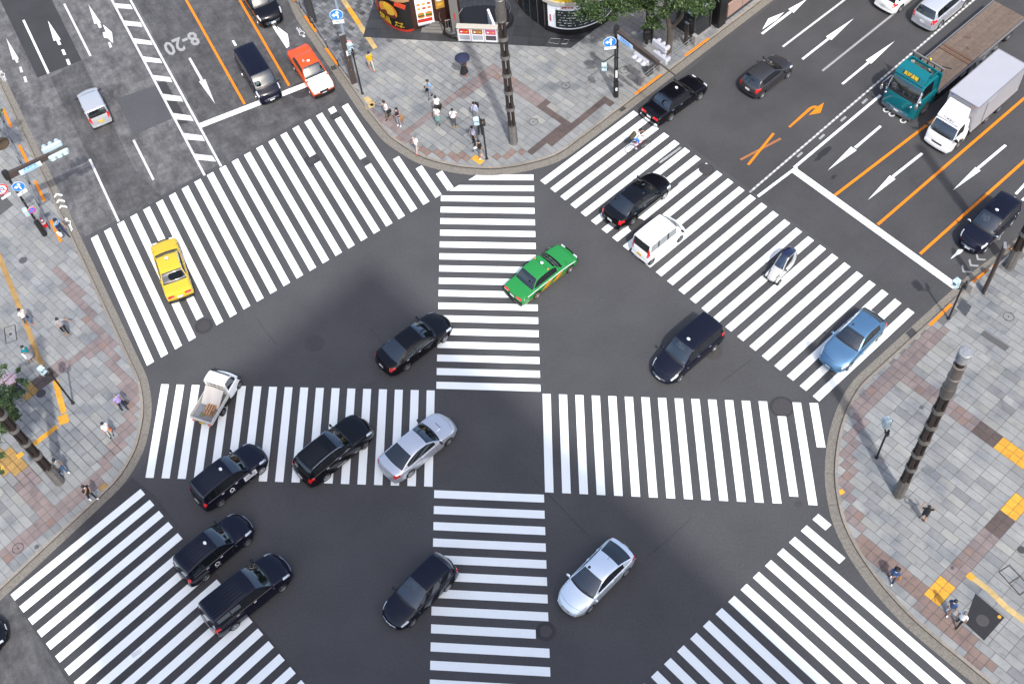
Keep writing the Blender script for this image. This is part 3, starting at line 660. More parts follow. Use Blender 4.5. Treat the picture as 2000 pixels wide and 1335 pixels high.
# one row per body shape. x runs from the tail (0) to the nose (L)
SPEC = {
 'comfort': dict(L=4.695, W=1.695, H=1.525, top=[(0, .70), (.05, .88), (.35, .96), (.92, .99), (1.42, 1.46), (1.75, 1.515), (2.3, 1.525), (2.75, 1.48), (3.42, 1.01), (3.8, .95), (4.5, .82), (4.695, .62)], rw=(.92, 1.45), ws=(2.78, 3.42), belt=.93, roofw=.64, wb=2.68, fo=.80, bow=(.07, .12), rear_w=.93, nose_w=.90, side=[(1.12, 1.9), (1.97, 2.95)], glass_lo=1.0, taper=.35),
 'sedan': dict(L=4.9, W=1.81, H=1.46, top=[(0, .60), (.05, .90), (.12, 1.06), (.55, 1.08), (1.0, 1.24), (1.55, 1.40), (2.1, 1.46), (2.7, 1.42), (3.15, 1.24), (3.62, 1.0), (4.2, .90), (4.65, .76), (4.85, .62), (4.9, .5)], rw=(.62, 1.5), ws=(2.72, 3.60), belt=.95, roofw=.61, wb=2.8, fo=.95, bow=(.14, .30), rear_w=.86, nose_w=.78, side=[(1.05, 1.95), (2.02, 3.2)], glass_lo=1.0, taper=.6),
 'legacy': dict(L=4.73, W=1.78, H=1.5, top=[(0, .60), (.05, .92), (.12, 1.07), (.5, 1.09), (1.0, 1.27), (1.5, 1.43), (2.05, 1.50), (2.55, 1.46), (3.0, 1.28), (3.45, 1.03), (4.0, .95), (4.5, .82), (4.68, .66), (4.73, .52)], rw=(.58, 1.48), ws=(2.6, 3.42), belt=.96, roofw=.62, wb=2.75, fo=.93, bow=(.14, .26), rear_w=.86, nose_w=.78, side=[(1.0, 1.85), (1.92, 3.05)], glass_lo=1.02, taper=.6),
 'hatch': dict(L=3.95, W=1.695, H=1.5, top=[(0, .60), (.06, .9), (.14, 1.02), (.42, 1.36), (.62, 1.45), (1.3, 1.50), (1.9, 1.47), (2.3, 1.30), (2.85, 1.03), (3.3, .93), (3.75, .78), (3.9, .62), (3.95, .5)], rw=(.15, .55), ws=(1.95, 2.78), belt=.96, roofw=.62, wb=2.55, fo=.8, bow=(.12, .24), rear_w=.86, nose_w=.78, side=[(.62, 1.3), (1.37, 2.4)], glass_lo=1.04, taper=.55),
 'mazda': dict(L=4.46, W=1.795, H=1.47, top=[(0, .60), (.06, .92), (.16, 1.06), (.5, 1.3), (.85, 1.4), (1.6, 1.465), (2.1, 1.42), (2.5, 1.27), (3.0, 1.03), (3.6, .95), (4.15, .80), (4.38, .64), (4.46, .48)], rw=(.2, .68), ws=(2.12, 2.95), belt=.97, roofw=.61, wb=2.7, fo=.9, bow=(.14, .28), rear_w=.84, nose_w=.76, side=[(.8, 1.5), (1.57, 2.6)], glass_lo=1.04, taper=.6),
 'fit': dict(L=4.41, W=1.695, H=1.54, top=[(0, .60), (.05, .9), (.12, 1.04), (.38, 1.42), (.6, 1.50), (1.4, 1.54), (2.1, 1.49), (2.6, 1.28), (3.3, .98), (3.8, .88), (4.2, .74), (4.36, .6), (4.41, .48)], rw=(.13, .45), ws=(2.12, 3.2), belt=.96, roofw=.63, wb=2.53, fo=.85, bow=(.12, .26), rear_w=.88, nose_w=.76, side=[(.55, 1.25), (1.32, 2.05), (2.12, 2.75)], glass_lo=1.04, taper=.55),
 'prius': dict(L=4.54, W=1.76, H=1.47, top=[(0, .60), (.06, .95), (.12, 1.10), (.28, 1.13), (.9, 1.32), (1.55, 1.44), (2.0, 1.47), (2.4, 1.42), (2.9, 1.22), (3.4, .99), (3.9, .86), (4.3, .70), (4.48, .56), (4.54, .46)], rw=(.34, 1.2), ws=(2.42, 3.38), belt=.98, roofw=.61, wb=2.7, fo=.95, bow=(.12, .30), rear_w=.84, nose_w=.74, side=[(.95, 1.7), (1.77, 2.95)], glass_lo=1.04, taper=.6),
 'suv': dict(L=4.75, W=1.84, H=1.7, top=[(0, .62), (.05, .98), (.12, 1.12), (.35, 1.55), (.6, 1.65), (1.6, 1.70), (2.3, 1.66), (2.75, 1.48), (3.25, 1.16), (3.9, 1.10), (4.45, .98), (4.68, .78), (4.75, .55)], rw=(.13, .45), ws=(2.36, 3.18), belt=1.08, roofw=.66, wb=2.75, fo=.95, bow=(.10, .24), rear_w=.88, nose_w=.80, side=[(.45, 1.0), (1.07, 1.95), (2.02, 2.9)], glass_lo=1.16, taper=.5),
 'jpn': dict(L=4.4, W=1.695, H=1.75, top=[(0, .62), (.04, .98), (.1, 1.10), (.25, 1.60), (.5, 1.70), (1.3, 1.745), (2.2, 1.72), (2.65, 1.55), (3.25, 1.14), (3.75, 1.05), (4.2, .93), (4.35, .74), (4.4, .52)], rw=(.11, .3), ws=(2.28, 3.18), belt=1.02, roofw=.66, wb=2.75, fo=.75, bow=(.08, .24), rear_w=.90, nose_w=.76, side=[(.4, .95), (1.02, 1.95), (2.02, 2.85)], glass_lo=1.08, taper=.45),
 'wagon_taxi': dict(L=4.7, W=1.72, H=1.86, top=[(0, .60), (.05, 1.0), (.08, 1.12), (.2, 1.74), (.4, 1.82), (1.5, 1.86), (2.6, 1.82), (2.95, 1.64), (3.55, 1.14), (4.0, 1.0), (4.4, .84), (4.62, .66), (4.7, .5)], rw=(.09, .24), ws=(2.68, 3.5), belt=1.05, roofw=.70, wb=2.85, fo=.92, bow=(.08, .28), rear_w=.93, nose_w=.76, side=[(.4, 1.1), (1.17, 2.15), (2.22, 3.1)], glass_lo=1.08, taper=.5),
 'alphard': dict(L=4.92, W=1.85, H=1.92, top=[(0, .62), (.05, 1.0), (.1, 1.15), (.25, 1.78), (.45, 1.88), (1.6, 1.92), (2.8, 1.86), (3.2, 1.66), (3.8, 1.22), (4.3, 1.12), (4.7, .98), (4.86, .78), (4.92, .5)], rw=(.11, .3), ws=(2.9, 3.74), belt=1.15, roofw=.70, wb=3.0, fo=.94, bow=(.07, .24), rear_w=.91, nose_w=.82, side=[(.4, 1.15), (1.22, 2.3), (2.37, 3.35)], glass_lo=1.2, taper=.45),
 'caravan': dict(L=4.695, W=1.695, H=1.99, top=[(0, .65), (.04, 1.05), (.08, 1.15), (.2, 1.88), (.4, 1.96), (1.8, 1.99), (3.3, 1.95), (3.6, 1.80), (4.15, 1.25), (4.35, 1.12), (4.6, .95), (4.68, .75), (4.695, .5)], rw=(.09, .23), ws=(3.42, 4.12), belt=1.12, roofw=.72, wb=2.55, fo=1.1, bow=(.04, .16), rear_w=.94, nose_w=.86, side=[(.4, 1.4), (1.47, 2.8), (2.87, 3.7)], glass_lo=1.2, taper=.3),
 'keivan': dict(L=3.395, W=1.475, H=1.875, top=[(0, .60), (.04, .98), (.08, 1.12), (.16, 1.76), (.32, 1.84), (1.3, 1.875), (2.35, 1.83), (2.6, 1.66), (2.98, 1.16), (3.1, 1.06), (3.3, .86), (3.37, .7), (3.395, .5)], rw=(.09, .2), ws=(2.42, 2.96), belt=1.06, roofw=.69, wb=2.45, fo=.6, bow=(.04, .12), rear_w=.93, nose_w=.86, side=[(.25, .85), (.97, 1.65), (1.8, 2.45)], glass_lo=1.14, taper=.25, fr=.27),
 'keiwagon': dict(L=3.395, W=1.475, H=1.65, top=[(0, .55), (.04, .9), (.09, 1.06), (.22, 1.52), (.36, 1.61), (1.2, 1.65), (1.95, 1.6), (2.3, 1.38), (2.7, 1.06), (3.0, .98), (3.28, .84), (3.36, .66), (3.395, .5)], rw=(.1, .26), ws=(2.02, 2.66), belt=1.0, roofw=.67, wb=2.4, fo=.65, bow=(.05, .16), rear_w=.91, nose_w=.84, side=[(.4, .75), (.82, 1.5), (1.57, 2.35)], glass_lo=1.08, taper=.3, fr=.27),
 'keitruck': dict(L=1.35, W=1.475, H=1.77, top=[(0, 1.66), (.03, 1.74), (.3, 1.77), (.62, 1.72), (.78, 1.60), (1.06, 1.02), (1.12, .95), (1.28, .85), (1.33, .7), (1.35, .5)], rw=(-1, -1), ws=(.66, 1.05), belt=.98, roofw=.64, wb=1.9, fo=.35, bow=(0, .1), rear_w=1, nose_w=.88, side=[(.12, .95)], glass_lo=1.02, taper=.25, fr=.27),
 'trike': dict(L=2.345, W=.76, H=1.455, top=[(0, .75), (.06, .95), (.2, 1.25), (.45, 1.38), (.85, 1.455), (1.15, 1.4), (1.45, 1.1), (1.75, .80), (2.0, .66), (2.2, .55), (2.345, .42)], rw=(.08, .3), ws=(1.05, 1.66), belt=.68, roofw=.27, wb=1.7, fo=.3, bow=(.1, .2), rear_w=.6, nose_w=.62, side=[(.35, 1.55)], glass_lo=.74, taper=.8, fr=.2),
}
for k_, d_ in SPEC.items():
    d_['top'] = [(x, z) for x, z in d_['top']]
WHEELS = {}
def wheel_meshes(r, style):
    key = (r, style)
    if key in WHEELS: return WHEELS[key]
    M = Matrix.Rotation(R(90), 4, 'X'); wd = .1
    t = MB().lathe([(r*.66, -wd), (r*.9, -wd-.005), (r, -wd*.7), (r, wd*.7), (r*.9, wd+.005), (r*.66, wd)], 24, M)
    me1 = bpy.data.meshes.new('tyre'); me1.from_pydata([tuple(v) for v in t.v], [], t.f); me1.materials.append(RUB)
    me1.polygons.foreach_set('use_smooth', [True]*len(me1.polygons))
    ri = MB(); rr = r*.68
    ri.mi = 1; ri.lathe([(.0001, .02), (rr, .02)], 24, M); ri.mi = 0
    ri.lathe([(rr, .11), (rr*.9, .1), (rr*.86, .03)], 24, M)
    ri.lathe([(rr, -.11), (rr*.9, -.1), (rr*.86, -.02)], 24, M)
    ri.lathe([(.0001, .085), (rr*.22, .08), (rr*.26, .03)], 12, M)
    n = {'steel': 0, 'alloy': 10, 'dark': 7}[style]
    if n:
        for i in range(n):
            a = 2*math.pi*i/n; Mr = Matrix.Rotation(a, 4, 'Y')
            ri.add([Mr @ Vector(q) for q in ((rr*.18, -.075, -rr*.06), (rr*.9, -.085, -rr*.1), (rr*.9, -.085, rr*.1), (rr*.18, -.075, rr*.06))], [(0, 1, 2, 3)])
            ri.add([Mr @ Vector(q) for q in ((rr*.18, .075, -rr*.06), (rr*.9, .085, -rr*.1), (rr*.9, .085, rr*.1), (rr*.18, .075, rr*.06))], [(0, 1, 2, 3)])
    else:
        for s in (-1, 1):
            ri.lathe([(rr*.2, s*.07), (rr*.55, s*.078), (rr*.75, s*.06), (rr*.86, s*.035)], 20, M)
    me2 = bpy.data.meshes.new('rim'); me2.from_pydata([tuple(v) for v in ri.v], [], ri.f)
    me2.materials.append(ALLOY if style != 'steel' else STEELW); me2.materials.append(BLK); me2.polygons.foreach_set('material_index', ri.m)
    WHEELS[key] = (me1, me2); return WHEELS[key]
def add_wheel(root, x, y, r, style, steer=0, z=None):
    w_ = empty('wheel', (x, y, r if z is None else z), steer, root); m1, m2 = wheel_meshes(r, style)
    linked('tyre', m1, w_); o = linked('rim', m2, w_)
    return w_
class Shell:
    def __init__(s, S):
        s.S = S; L, Wd, H = S['L'], S['W'], S['H']; s.hw = Wd/2; s.R_ = S.get('fr', .315); fr = s.R_
        s.xf = L-S['fo']; s.xr = s.xf-S['wb']
        xs = set(); n = int(L/.07)
        for i in range(n+1): xs.add(round(L*i/n, 4))
        for a in (.015, .03, .06, L-.015, L-.035, L-.07): xs.add(a)
        for a, _ in S['top']: xs.add(a)
        for a in S['rw']+S['ws']: xs.add(a); 
        for a, b in S['side']: xs.add(a); xs.add(b)
        for cx in (s.xf, s.xr):
            for k in range(-5, 6): xs.add(round(cx+(fr+.06)*math.sin(R(90)*k/5.0), 4))
        xs = sorted(x for x in xs if 0 <= x <= L); out = [xs[0]]
        keep = set(S['rw']+S['ws']) | {q for ab in S['side'] for q in ab}
        for x in xs[1:]:
            if x-out[-1] < .018:
                if x in keep and out[-1] not in keep: out[-1] = x
                continue
            out.append(x)
        out[-1] = L; s.xs = out
        s.NR = 22
    def wfac(s, x):
        S = s.S; L = S['L']; T = S['taper']
        a = 1.0
        if x < T: u = (T-x)/T; a = 1-(1-S['rear_w'])*u**2.4
        if x > L-T: u = (x-(L-T))/T; a = min(a, 1-(1-S['nose_w'])*u**2.4)
        return a
    def ring(s, x):
        S = s.S; zt = interp(S['top'], x); H = S['H']; belt = S['belt']+(.04*(1-x/S['L'])); w = s.hw*s.wfac(x)
        zs = min(belt, zt-.035)
        t = max(0, min(1, (zt-.04-belt)/(H-.04-belt))); wr = S['roofw']*s.wfac(x)**.6
        zb = .2+.1*max(0, 1-x/.3)+.06*max(0, 1-(S['L']-x)/.3)
        pts = [(0, zb), (.6*w, zb), (.93*w, zb), (.975*w, zb+.05)]
        for k in range(1, 7):
            u = k/6; z = (zb+.05)+(zs-.06-(zb+.05))*u
            bulge = 1-.035*(abs(u-.55)/.55)**2
            pts.append((w*bulge, z))
        pts.append((.955*w, zs-.012)); pts.append((.925*w, zs+.004))     # 10, 11
        yc = .925*w*(1-t)+wr*t; yc = min(yc, .925*w); zc = zt-.045-.02*(1-t)
        zc = max(zc, zs+.006)
        lo = max(0, min(1, (S['glass_lo']-zs)/max(.01, zc-zs)))
        for u in (lo*.999, (1+lo)/2, .93):
            u = max(u, lo); pts.append((.925*w+(yc-.925*w)*u**1.15, zs+.004+(zc-zs-.004)*u))   # 12,13,14
        pts.append((yc, zc))                                     # 15
        ye = yc-.045; 
        for k in range(0, 7):                                     # 16..22
            y = ye*(1-k/6); pts.append((y, zt-(zt-zc-.012)*(y/yc)**2.4 if yc > 0 else zt))
        return [(y, z) for y, z in pts]
    def pos(s, x, y, z, side=1):
        S = s.S; L = S['L']; br, bf = S['bow']; u = (abs(y)/s.hw)**2
        # plan rounding grows towards both ends, and stays in the cabin for the glass
        kf = max(0, (x-L*.45)/(L*.55)); kr = max(0, (L*.45-x)/(L*.45))
        low = 1.0
        xx = x-bf*kf*u*low+br*kr*u*low
        if 0 < z:  # tuck under of the bumpers
            if x > L-.35: xx -= .05*max(0, (.42-z)/.25)*((x-(L-.35))/.35)
        return Vector((xx-L/2, side*y, z))
    def surf(s, x, r, side=1, off=.006):
        a = s.ring(x); i = min(int(r), len(a)-2); t = r-i
        y = a[i][0]*(1-t)+a[i+1][0]*t; z = a[i][1]*(1-t)+a[i+1][1]*t
        ty, tz = a[i+1][0]-a[i][0], a[i+1][1]-a[i][1]; l = math.hypot(ty, tz) or 1
        b = s.ring(min(s.S['L'], x+.02)); zb_ = b[i][1]*(1-t)+b[i+1][1]*t; sx = -(zb_-z)/.02 if x < s.S['L']-.02 else 0
        ny, nz = tz/l, -ty/l
        p = s.pos(x, y, z, side); return p+Vector((max(-1, min(1, sx))*nz*.7, side*ny, nz)).normalized()*off
    def patch(s, mb, x0, x1, r0, r1, side=1, nx=6, nr=4, off=.007):
        v = [s.surf(x0+(x1-x0)*i/nx, r0+(r1-r0)*j/nr, side, off) for i in range(nx+1) for j in range(nr+1)]
        f = []
        for i in range(nx):
            for j in range(nr):
                q = (i*(nr+1)+j, (i+1)*(nr+1)+j, (i+1)*(nr+1)+j+1, i*(nr+1)+j+1)
                f.append(q if side < 0 else q[::-1])
        return mb.add(v, f)
    def build(s, root, body, roof=None, bonnet=None, rearglass=None, frontglass=None, sideglass=None, pillar=None):
        S = s.S; xs = s.xs; NP = 23; V = []; fr = s.R_+.045
        rings = [s.ring(x) for x in xs]
        for ix, x in enumerate(xs):
            for side in (1, -1):
                for j in range(NP):
                    y, z = rings[ix][j]
                    V.append(s.pos(x, y, z, side))
        def idx(ix, side, j): return (ix*2+(0 if side > 0 else 1))*NP+j
        L = S['L']
        # wheel arches: pull the points near the arch onto its circle
        cen = [(s.xf-L/2, s.R_), (s.xr-L/2, s.R_)]
        kill = set()
        for v in range(len(V)):
            j = v % NP
            if 2 <= j <= 10:
                for cx, cz in cen:
                    d = math.hypot(V[v].x-cx, V[v].z-cz)
                    if abs(d-fr) < .048 and V[v].z > .15:
                        k = fr/d; V[v].x = cx+(V[v].x-cx)*k; V[v].z = cz+(V[v].z-cz)*k
        groups = {}
        def put(key, q): groups.setdefault(key, []).append(q)
        wsx, rwx = S['ws'], S['rw']
        H = S['H']; belt = S['belt']
        for ix in range(len(xs)-1):
            xm = (xs[ix]+xs[ix+1])/2; zt = interp(S['top'], xm); t = (zt-.04-belt)/(H-.04-belt)
            for side in (1, -1):
                for j in range(NP-1):
                    q = (idx(ix, side, j), idx(ix+1, side, j), idx(ix+1, side, j+1), idx(ix, side, j+1))
                    if side > 0: q = q[::-1]
                    c = sum((V[i] for i in q), Vector())/4
                    if 2 <= j <= 9 and any(math.hypot(c.x-cx, c.z-cz) < fr-.012 for cx, cz in cen): continue
                    key = 'body'
                    if j >= 16 and wsx[0] < xm < wsx[1]: key = 'windscreen'
                    elif j >= 16 and rwx[0] < xm < rwx[1]: key = 'rear_window'
                    elif j in (12, 13) and zt > S['glass_lo']+.1:
                        inside = [k for k, (a, b) in enumerate(S['side']) if a < xm < b]
                        if inside: key = ('side_window', side, inside[0])
                        elif S['side'][0][0] < xm < S['side'][-1][1]: key = ('window_pillar', side, sum(1 for a, b in S['side'] if b < xm))
                    elif j >= 15 and rwx[1] <= xm <= wsx[0] and roof: key = 'roof'
                    elif j >= 11 and xm > wsx[1] and bonnet: key = 'bonnet'
                    elif j <= 2: key = 'body'
                    put(key, q)
        for ix, sgn in ((0, 1), (len(xs)-1, -1)):
            ring = [idx(ix, 1, j) for j in range(NP)]+[idx(ix, -1, j) for j in range(NP-2, 0, -1)]
            put('body', tuple(ring if sgn > 0 else ring[::-1]))
        matof = {'body': body, 'roof': roof or body, 'bonnet': bonnet or body, 'windscreen': frontglass or GLF, 'rear_window': rearglass or GLD, 'window_pillar': pillar or BLK}
        for key, fs in groups.items():
            nm = key if isinstance(key, str) else key[0]
            m_ = matof.get(nm) or (sideglass or GLD)
            used = sorted({i for q in fs for i in q}); mp = {a: b for b, a in enumerate(used)}
            glass = nm in ('windscreen', 'rear_window', 'side_window')
            vs = [V[i].copy() for i in used]
            o = mobj(nm, vs, [tuple(mp[i] for i in q) for q in fs], m_, root, smooth=True)
            bm = bmesh.new(); bm.from_mesh(o.data); bmesh.ops.remove_doubles(bm, verts=bm.verts, dist=.0004)
            bmesh.ops.dissolve_degenerate(bm, dist=.0003, edges=bm.edges)
            if glass:
                bmesh.ops.recalc_face_normals(bm, faces=[])
            bm.to_mesh(o.data); bm.free()
            try: o.data.set_sharp_from_angle(angle=R(34))
            except Exception: pass
        return s
def vehicle(kind, name, front, rear, label, cat, paintm, group=None, anchor='mid', style='alloy', roof=None, bonnet=None, opts=(), seat=SEATG, rearglass=None, sideglass=None, frontglass=None, plate=PLATE_W, heading=None, steer=0):
    """front / rear: (px, py, height) of the bumper middles in the photograph"""
    S = SPEC[kind]; L = S['L']
    A = P(*rear) if rear else None; B = P(*front) if front else None
    if heading is None: hd = math.atan2(B.y-A.y, B.x-A.x)
    else: hd = R(heading)
    d = Vector((math.cos(hd), math.sin(hd), 0))
    if anchor == 'mid': c = (A+B)/2
    elif anchor == 'front': c = B-d*L/2
    else: c = A+d*L/2
    root = empty(name, (c.x, c.y, 0.004), hd); pr(root, label, cat, group); root.scale = (.975, .975, .975)
    s = Shell(S); s.build(root, paintm, roof, bonnet, rearglass, frontglass, sideglass)
    fit_car(root, s, S, paintm, style, opts, seat, plate, steer)
    return root, s
def fit_car(root, s, S, paintm, style, opts, seat, plate, steer):
    L, W_, H = S['L'], S['W'], S['H']; hw = s.hw; r = s.R_-.005
    for x, st in ((s.xf, steer), (s.xr, 0)):
        for sd in (1, -1): add_wheel(root, x-L/2, sd*(hw*.985-.1), r, style, st)
    # underbody and wheel wells
    ub = MB().box((0, 0, .38), (L-.5, W_*.66, .3)); ub.box(((s.xr+s.xf)/2-L/2, 0, .34), (s.xf-s.xr-2*(s.R_+.07), W_*.93, .22)); ub.build('underbody', BLK, root)
    # cabin
    xd = S['ws'][1]-.22; xr_ = max(S['rw'][1], .4) if S['rw'][1] > 0 else .1
    belt = S['belt']; kei = L < 3.5
    mb = MB().box((xd-L/2, 0, belt-.12), (.42, W_*.80, .22), bev=.03); mb.box(((xr_+xd)/2-L/2, 0, .42), (xd-xr_+.3, W_*.84, .05)); mb.build('dashboard', DASH, root)
    if 'open' not in opts:
        lim = S['rw'][1]+.0 if S['rw'][0] > .3 else .3; rows = [xd-.85] + [xd-q for q in (1.62, 2.4) if xd-q-.3 > lim]
        for x in rows:
            for sd in (1, -1) if 'single' not in opts else (0,):
                sw = W_*.33 if sd else .42
                q = MB().box((x-L/2+.08, sd*W_*.215, .62), (.5, sw, .16), bev=.04)
                q.box((x-L/2-.2, sd*W_*.215, .88), (.14, sw*.95, .56), M=Matrix.Rotation(R(-14), 4, 'Y'), bev=.04)
                q.box((x-L/2-.28, sd*W_*.215, min(1.2, H-.22)), (.1, .26, .18), bev=.03)
                q.build('seat', seat, root)
        sw_ = MB(); Ms = Matrix.Translation((xd-L/2-.34, -W_*.215, belt-.02)) @ Matrix.Rotation(R(-65), 4, 'Y')
        prof = [(.18+.016*math.cos(a), .016*math.sin(a)) for a in [2*math.pi*k/6 for k in range(7)]]
        sw_.lathe(prof, 16, Ms); sw_.box((0, 0, 0), (.05, .32, .015), M=Ms); sw_.build('steering_wheel', BLK, root)
        if S['rw'][0] > .3: MB().box(((S['rw'][0]+S['rw'][1])/2-L/2, 0, belt-.0), (S['rw'][1]-S['rw'][0]+.06, W_*.84, .05)).build('parcel_shelf', DASH, root)
    if 'nodetail' in opts: return
    boxy = 'boxy' in opts
    # mirrors
    mx = S['ws'][1]-.12 if 'fender' not in opts else L-.95
    mz = interp([(0, belt+.08), (L, belt+.06)], mx) if 'fender' not in opts else interp(S['top'], mx)+.12
    mp = paintm if 'mirrorc' not in opts else CHROME
    if 'mirrorb' in opts: mp = BLK
    for sd in (1, -1):
        y = hw*.93*s.wfac(mx); m_ = MB()
        if 'fender' in opts:
            y = hw*.80; m_.ell((mx-L/2, sd*(y+.06), mz), (.05, .085, .06)); m_.tube((mx-L/2, sd*y, mz-.14), (mx-L/2, sd*(y+.04), mz), .012, n=6)
        else:
            m_.ell((mx-L/2-.02, sd*(y+.15), mz), (.07, .12, .075), M=Matrix.Rotation(sd*R(-8), 4, 'Z')); m_.box((mx-L/2, sd*(y+.02), mz-.04), (.05, .1, .03))
        m_.build('mirror', mp, root, True)
    # lamps
    for sd in (1, -1):
        if boxy:
            m_ = MB().box((L/2-.075, sd*hw*.62, .66), (.1, hw*.34, .15), bev=.02)
            m_.build('headlight', LAMPW, root)
            m_ = MB().box((-L/2+.045, sd*hw*.62, .80), (.1, hw*.46, .15), bev=.02); t_ = m_.build('taillight', LAMPR, root)
        else:
            m_ = MB(); s.patch(m_, L-.52, L-.10, 9.2, 12.2, sd, 7, 5, .010); s.patch(m_, L-.50, L-.13, 12.2, 16.0, sd, 6, 3, .010); m_.build('headlight', LAMPW, root, True)
            if 'notail' in opts: continue
            m_ = MB()
            if 'talllamp' in opts: s.patch(m_, .035, .17, 8.6, 14, sd, 3, 7, .012)
            else: s.patch(m_, .035, .32, 8.3, 10.7, sd, 5, 3, .012); 
            s.patch(m_, .02, .12, 10.6, 16.5, sd, 2, 5, .012)
            m_.build('taillight', LAMPR, root, True)
    # grille, plates, bumpers
    bw = s.wfac(L)*hw; bf = S['bow'][1]; m_ = MB()
    def nose(y, z, o): return s.pos(L, y, z)+Vector((o, 0, 0))
    n = 8
    for (z0, z1, k) in ((.56, .70 if not boxy else .74, .42), (.28, .40, .62)):
        z1 = min(z1, interp(S['top'], L-.03)-.02) if not boxy else z1
        v = []; f = []
        for i in range(n+1):
            y = -k*bw+2*k*bw*i/n; v += [nose(y, z0, .006), nose(y, z1, .006 if not boxy else -.0)]
        f = [(2*i, 2*i+2, 2*i+3, 2*i+1) for i in range(n)]; m_.add(v, f)
    m_.build('grille', CHROME if 'chromegrille' in opts else BLK, root)
    if 'chromegrille' in opts or 'chromebar' in opts:
        for z in (.5, .62):
            m_ = MB()
            for i in range(10):
                y0 = -.7*bw+1.4*bw*i/10; y1 = -.7*bw+1.4*bw*(i+1)/10
                m_.tube(nose(y0, z, .012), nose(y1, z, .012), .012, n=5)
            m_.build('chrome_bar', CHROME, root)
    MB().box((L/2+.014, 0, .46), (.02, .33, .165)).build('licence_plate', plate, root)
    if 'notail' not in opts: MB().box((-L/2-.012 if not boxy else -L/2-.03, 0, .72 if not boxy else .70), (.02, .33, .165)).build('licence_plate', plate, root)
    for sgn in ((1, -1) if 'notail' not in opts else (1,)):
        m_ = MB(); k = 1.0 if sgn > 0 else s.wfac(0)/s.wfac(L)
        for i in range(8):
            y0 = (-1+2*i/8)*bw*.98*k; y1 = (-1+2*(i+1)/8)*bw*.98*k
            x_ = L if sgn > 0 else 0
            pa = s.pos(x_, y0, .4)+Vector((sgn*.02, 0, 0)); pb = s.pos(x_, y1, .4)+Vector((sgn*.02, 0, 0))
            h_ = .10 if boxy or 'bigbumper' in opts else .05; tck = .05 if boxy else (.06 if 'bigbumper' in opts else .02)
            m_.add([pa+Vector((0, 0, -h_)), pb+Vector((0, 0, -h_)), pb+Vector((0, 0, h_)), pa+Vector((0, 0, h_)), pa+Vector((sgn*tck, 0, -h_)), pb+Vector((sgn*tck, 0, -h_)), pb+Vector((sgn*tck, 0, h_)), pa+Vector((sgn*tck, 0, h_))],
                   [(0, 1, 2, 3), (4, 7, 6, 5), (3, 2, 6, 7), (0, 4, 5, 1), (0, 3, 7, 4), (1, 5, 6, 2)])
        m_.build('bumper', (BLK if 'blackbumper' in opts else (CHROME if 'chromebumper' in opts else (GREYP if boxy else paintm))), root)
    # door seams, handles, bonnet and boot seams
    m_ = MB(); seams = [S['side'][-1][1]+.02, (S['side'][-1][0]+S['side'][-2][1])/2 if len(S['side']) > 1 else S['side'][0][0]-.05, S['side'][0][0]+.25 if len(S['side']) == 2 else S['side'][0][1]+.03]
    for x in seams:
        for sd in (1, -1): s.patch(MB(), 0, 1, 1, 2) if False else s.patch(q1 := MB(), x-.006, x+.006, 3.2, 11.9, sd, 1, 9, .002).build('door_seam', DARKGAP, root)
    for sd in (1, -1):
        a, b = S['ws'][1]+.06, L-.30
        s.patch(MB(), a, b, 15.55, 15.75, sd, 10, 1, .002).build('bonnet_seam', DARKGAP, root)
        s.patch(MB(), b, b+.012, 15.6, 22, sd, 1, 8, .002).build('bonnet_seam', DARKGAP, root)
        if S['rw'][0] > .3: s.patch(MB(), .13, S['rw'][0]-.05, 15.5, 15.7, sd, 5, 1, .002).build('boot_seam', DARKGAP, root)
    hm = CHROME if 'chromehandle' in opts else paintm
    for x in seams[:2]:
        for sd in (1, -1):
            p = s.surf(x-.14 if x == seams[0] else x-.14, 9.0, sd, .02)
            p2 = s.surf((S['side'][-1][0]+.14) if x == seams[0] else (S['side'][-2][0]+.2 if len(S['side']) > 1 else .3), 9.0, sd, .018)
            MB().box(p2, (.17, .03, .03), bev=.008).build('door_handle', hm, root)
    # wipers and black edge of the glass
    m_ = MB()
    for y0, y1 in ((-.1, .55), (-.75, -.12)):
        m_ = MB()
        a = s.pos(S['ws'][1]-.03, abs(y0)*hw*.85, interp(S['top'], S['ws'][1]-.03)+.012, 1 if y0 > 0 else -1); b = s.pos(S['ws'][1]-.10, abs(y1)*hw*.85, interp(S['top'], S['ws'][1]-.10)+.0, 1 if y1 > 0 else -1)
        m_.tube(a, b, .011, n=4).build('wiper', BLK, root)
    m_ = MB()
    for sd in (1, -1): s.patch(m_, S['ws'][1]-.05, S['ws'][1]+.03, 16.2, 22, sd, 1, 10, .004)
    m_.build('cowl', BLK, root)
    if 'ribs' in opts:
        a = S['rw'][1]+.12; b = S['ws'][0]-(.55 if 'ribs_short' in opts else .25)
        for k in range(-3, 4):
            m_ = MB()
            y = k*.18; pts = []
            for i in range(9):
                x = a+(b-a)*i/8; zt = interp(S['top'], x); rg = s.ring(x); yc = rg[15][0]; zc = rg[15][1]
                z = zt-(zt-zc-.012)*(abs(y)/yc)**2.4; q = s.pos(x, abs(y), z, 1); q.y = y; pts.append(q)
            for i in range(8):
                p, q = pts[i], pts[i+1]; w2 = .045
                m_.add([p+Vector((0, -w2, .001)), q+Vector((0, -w2, .001)), q+Vector((0, -w2*.5, .032)), p+Vector((0, -w2*.5, .032)), p+Vector((0, w2*.5, .032)), q+Vector((0, w2*.5, .032)), q+Vector((0, w2, .001)), p+Vector((0, w2, .001))], [(0, 1, 2, 3), (3, 2, 5, 4), (4, 5, 6, 7)])
            m_.build('roof_rib', paintm, root)
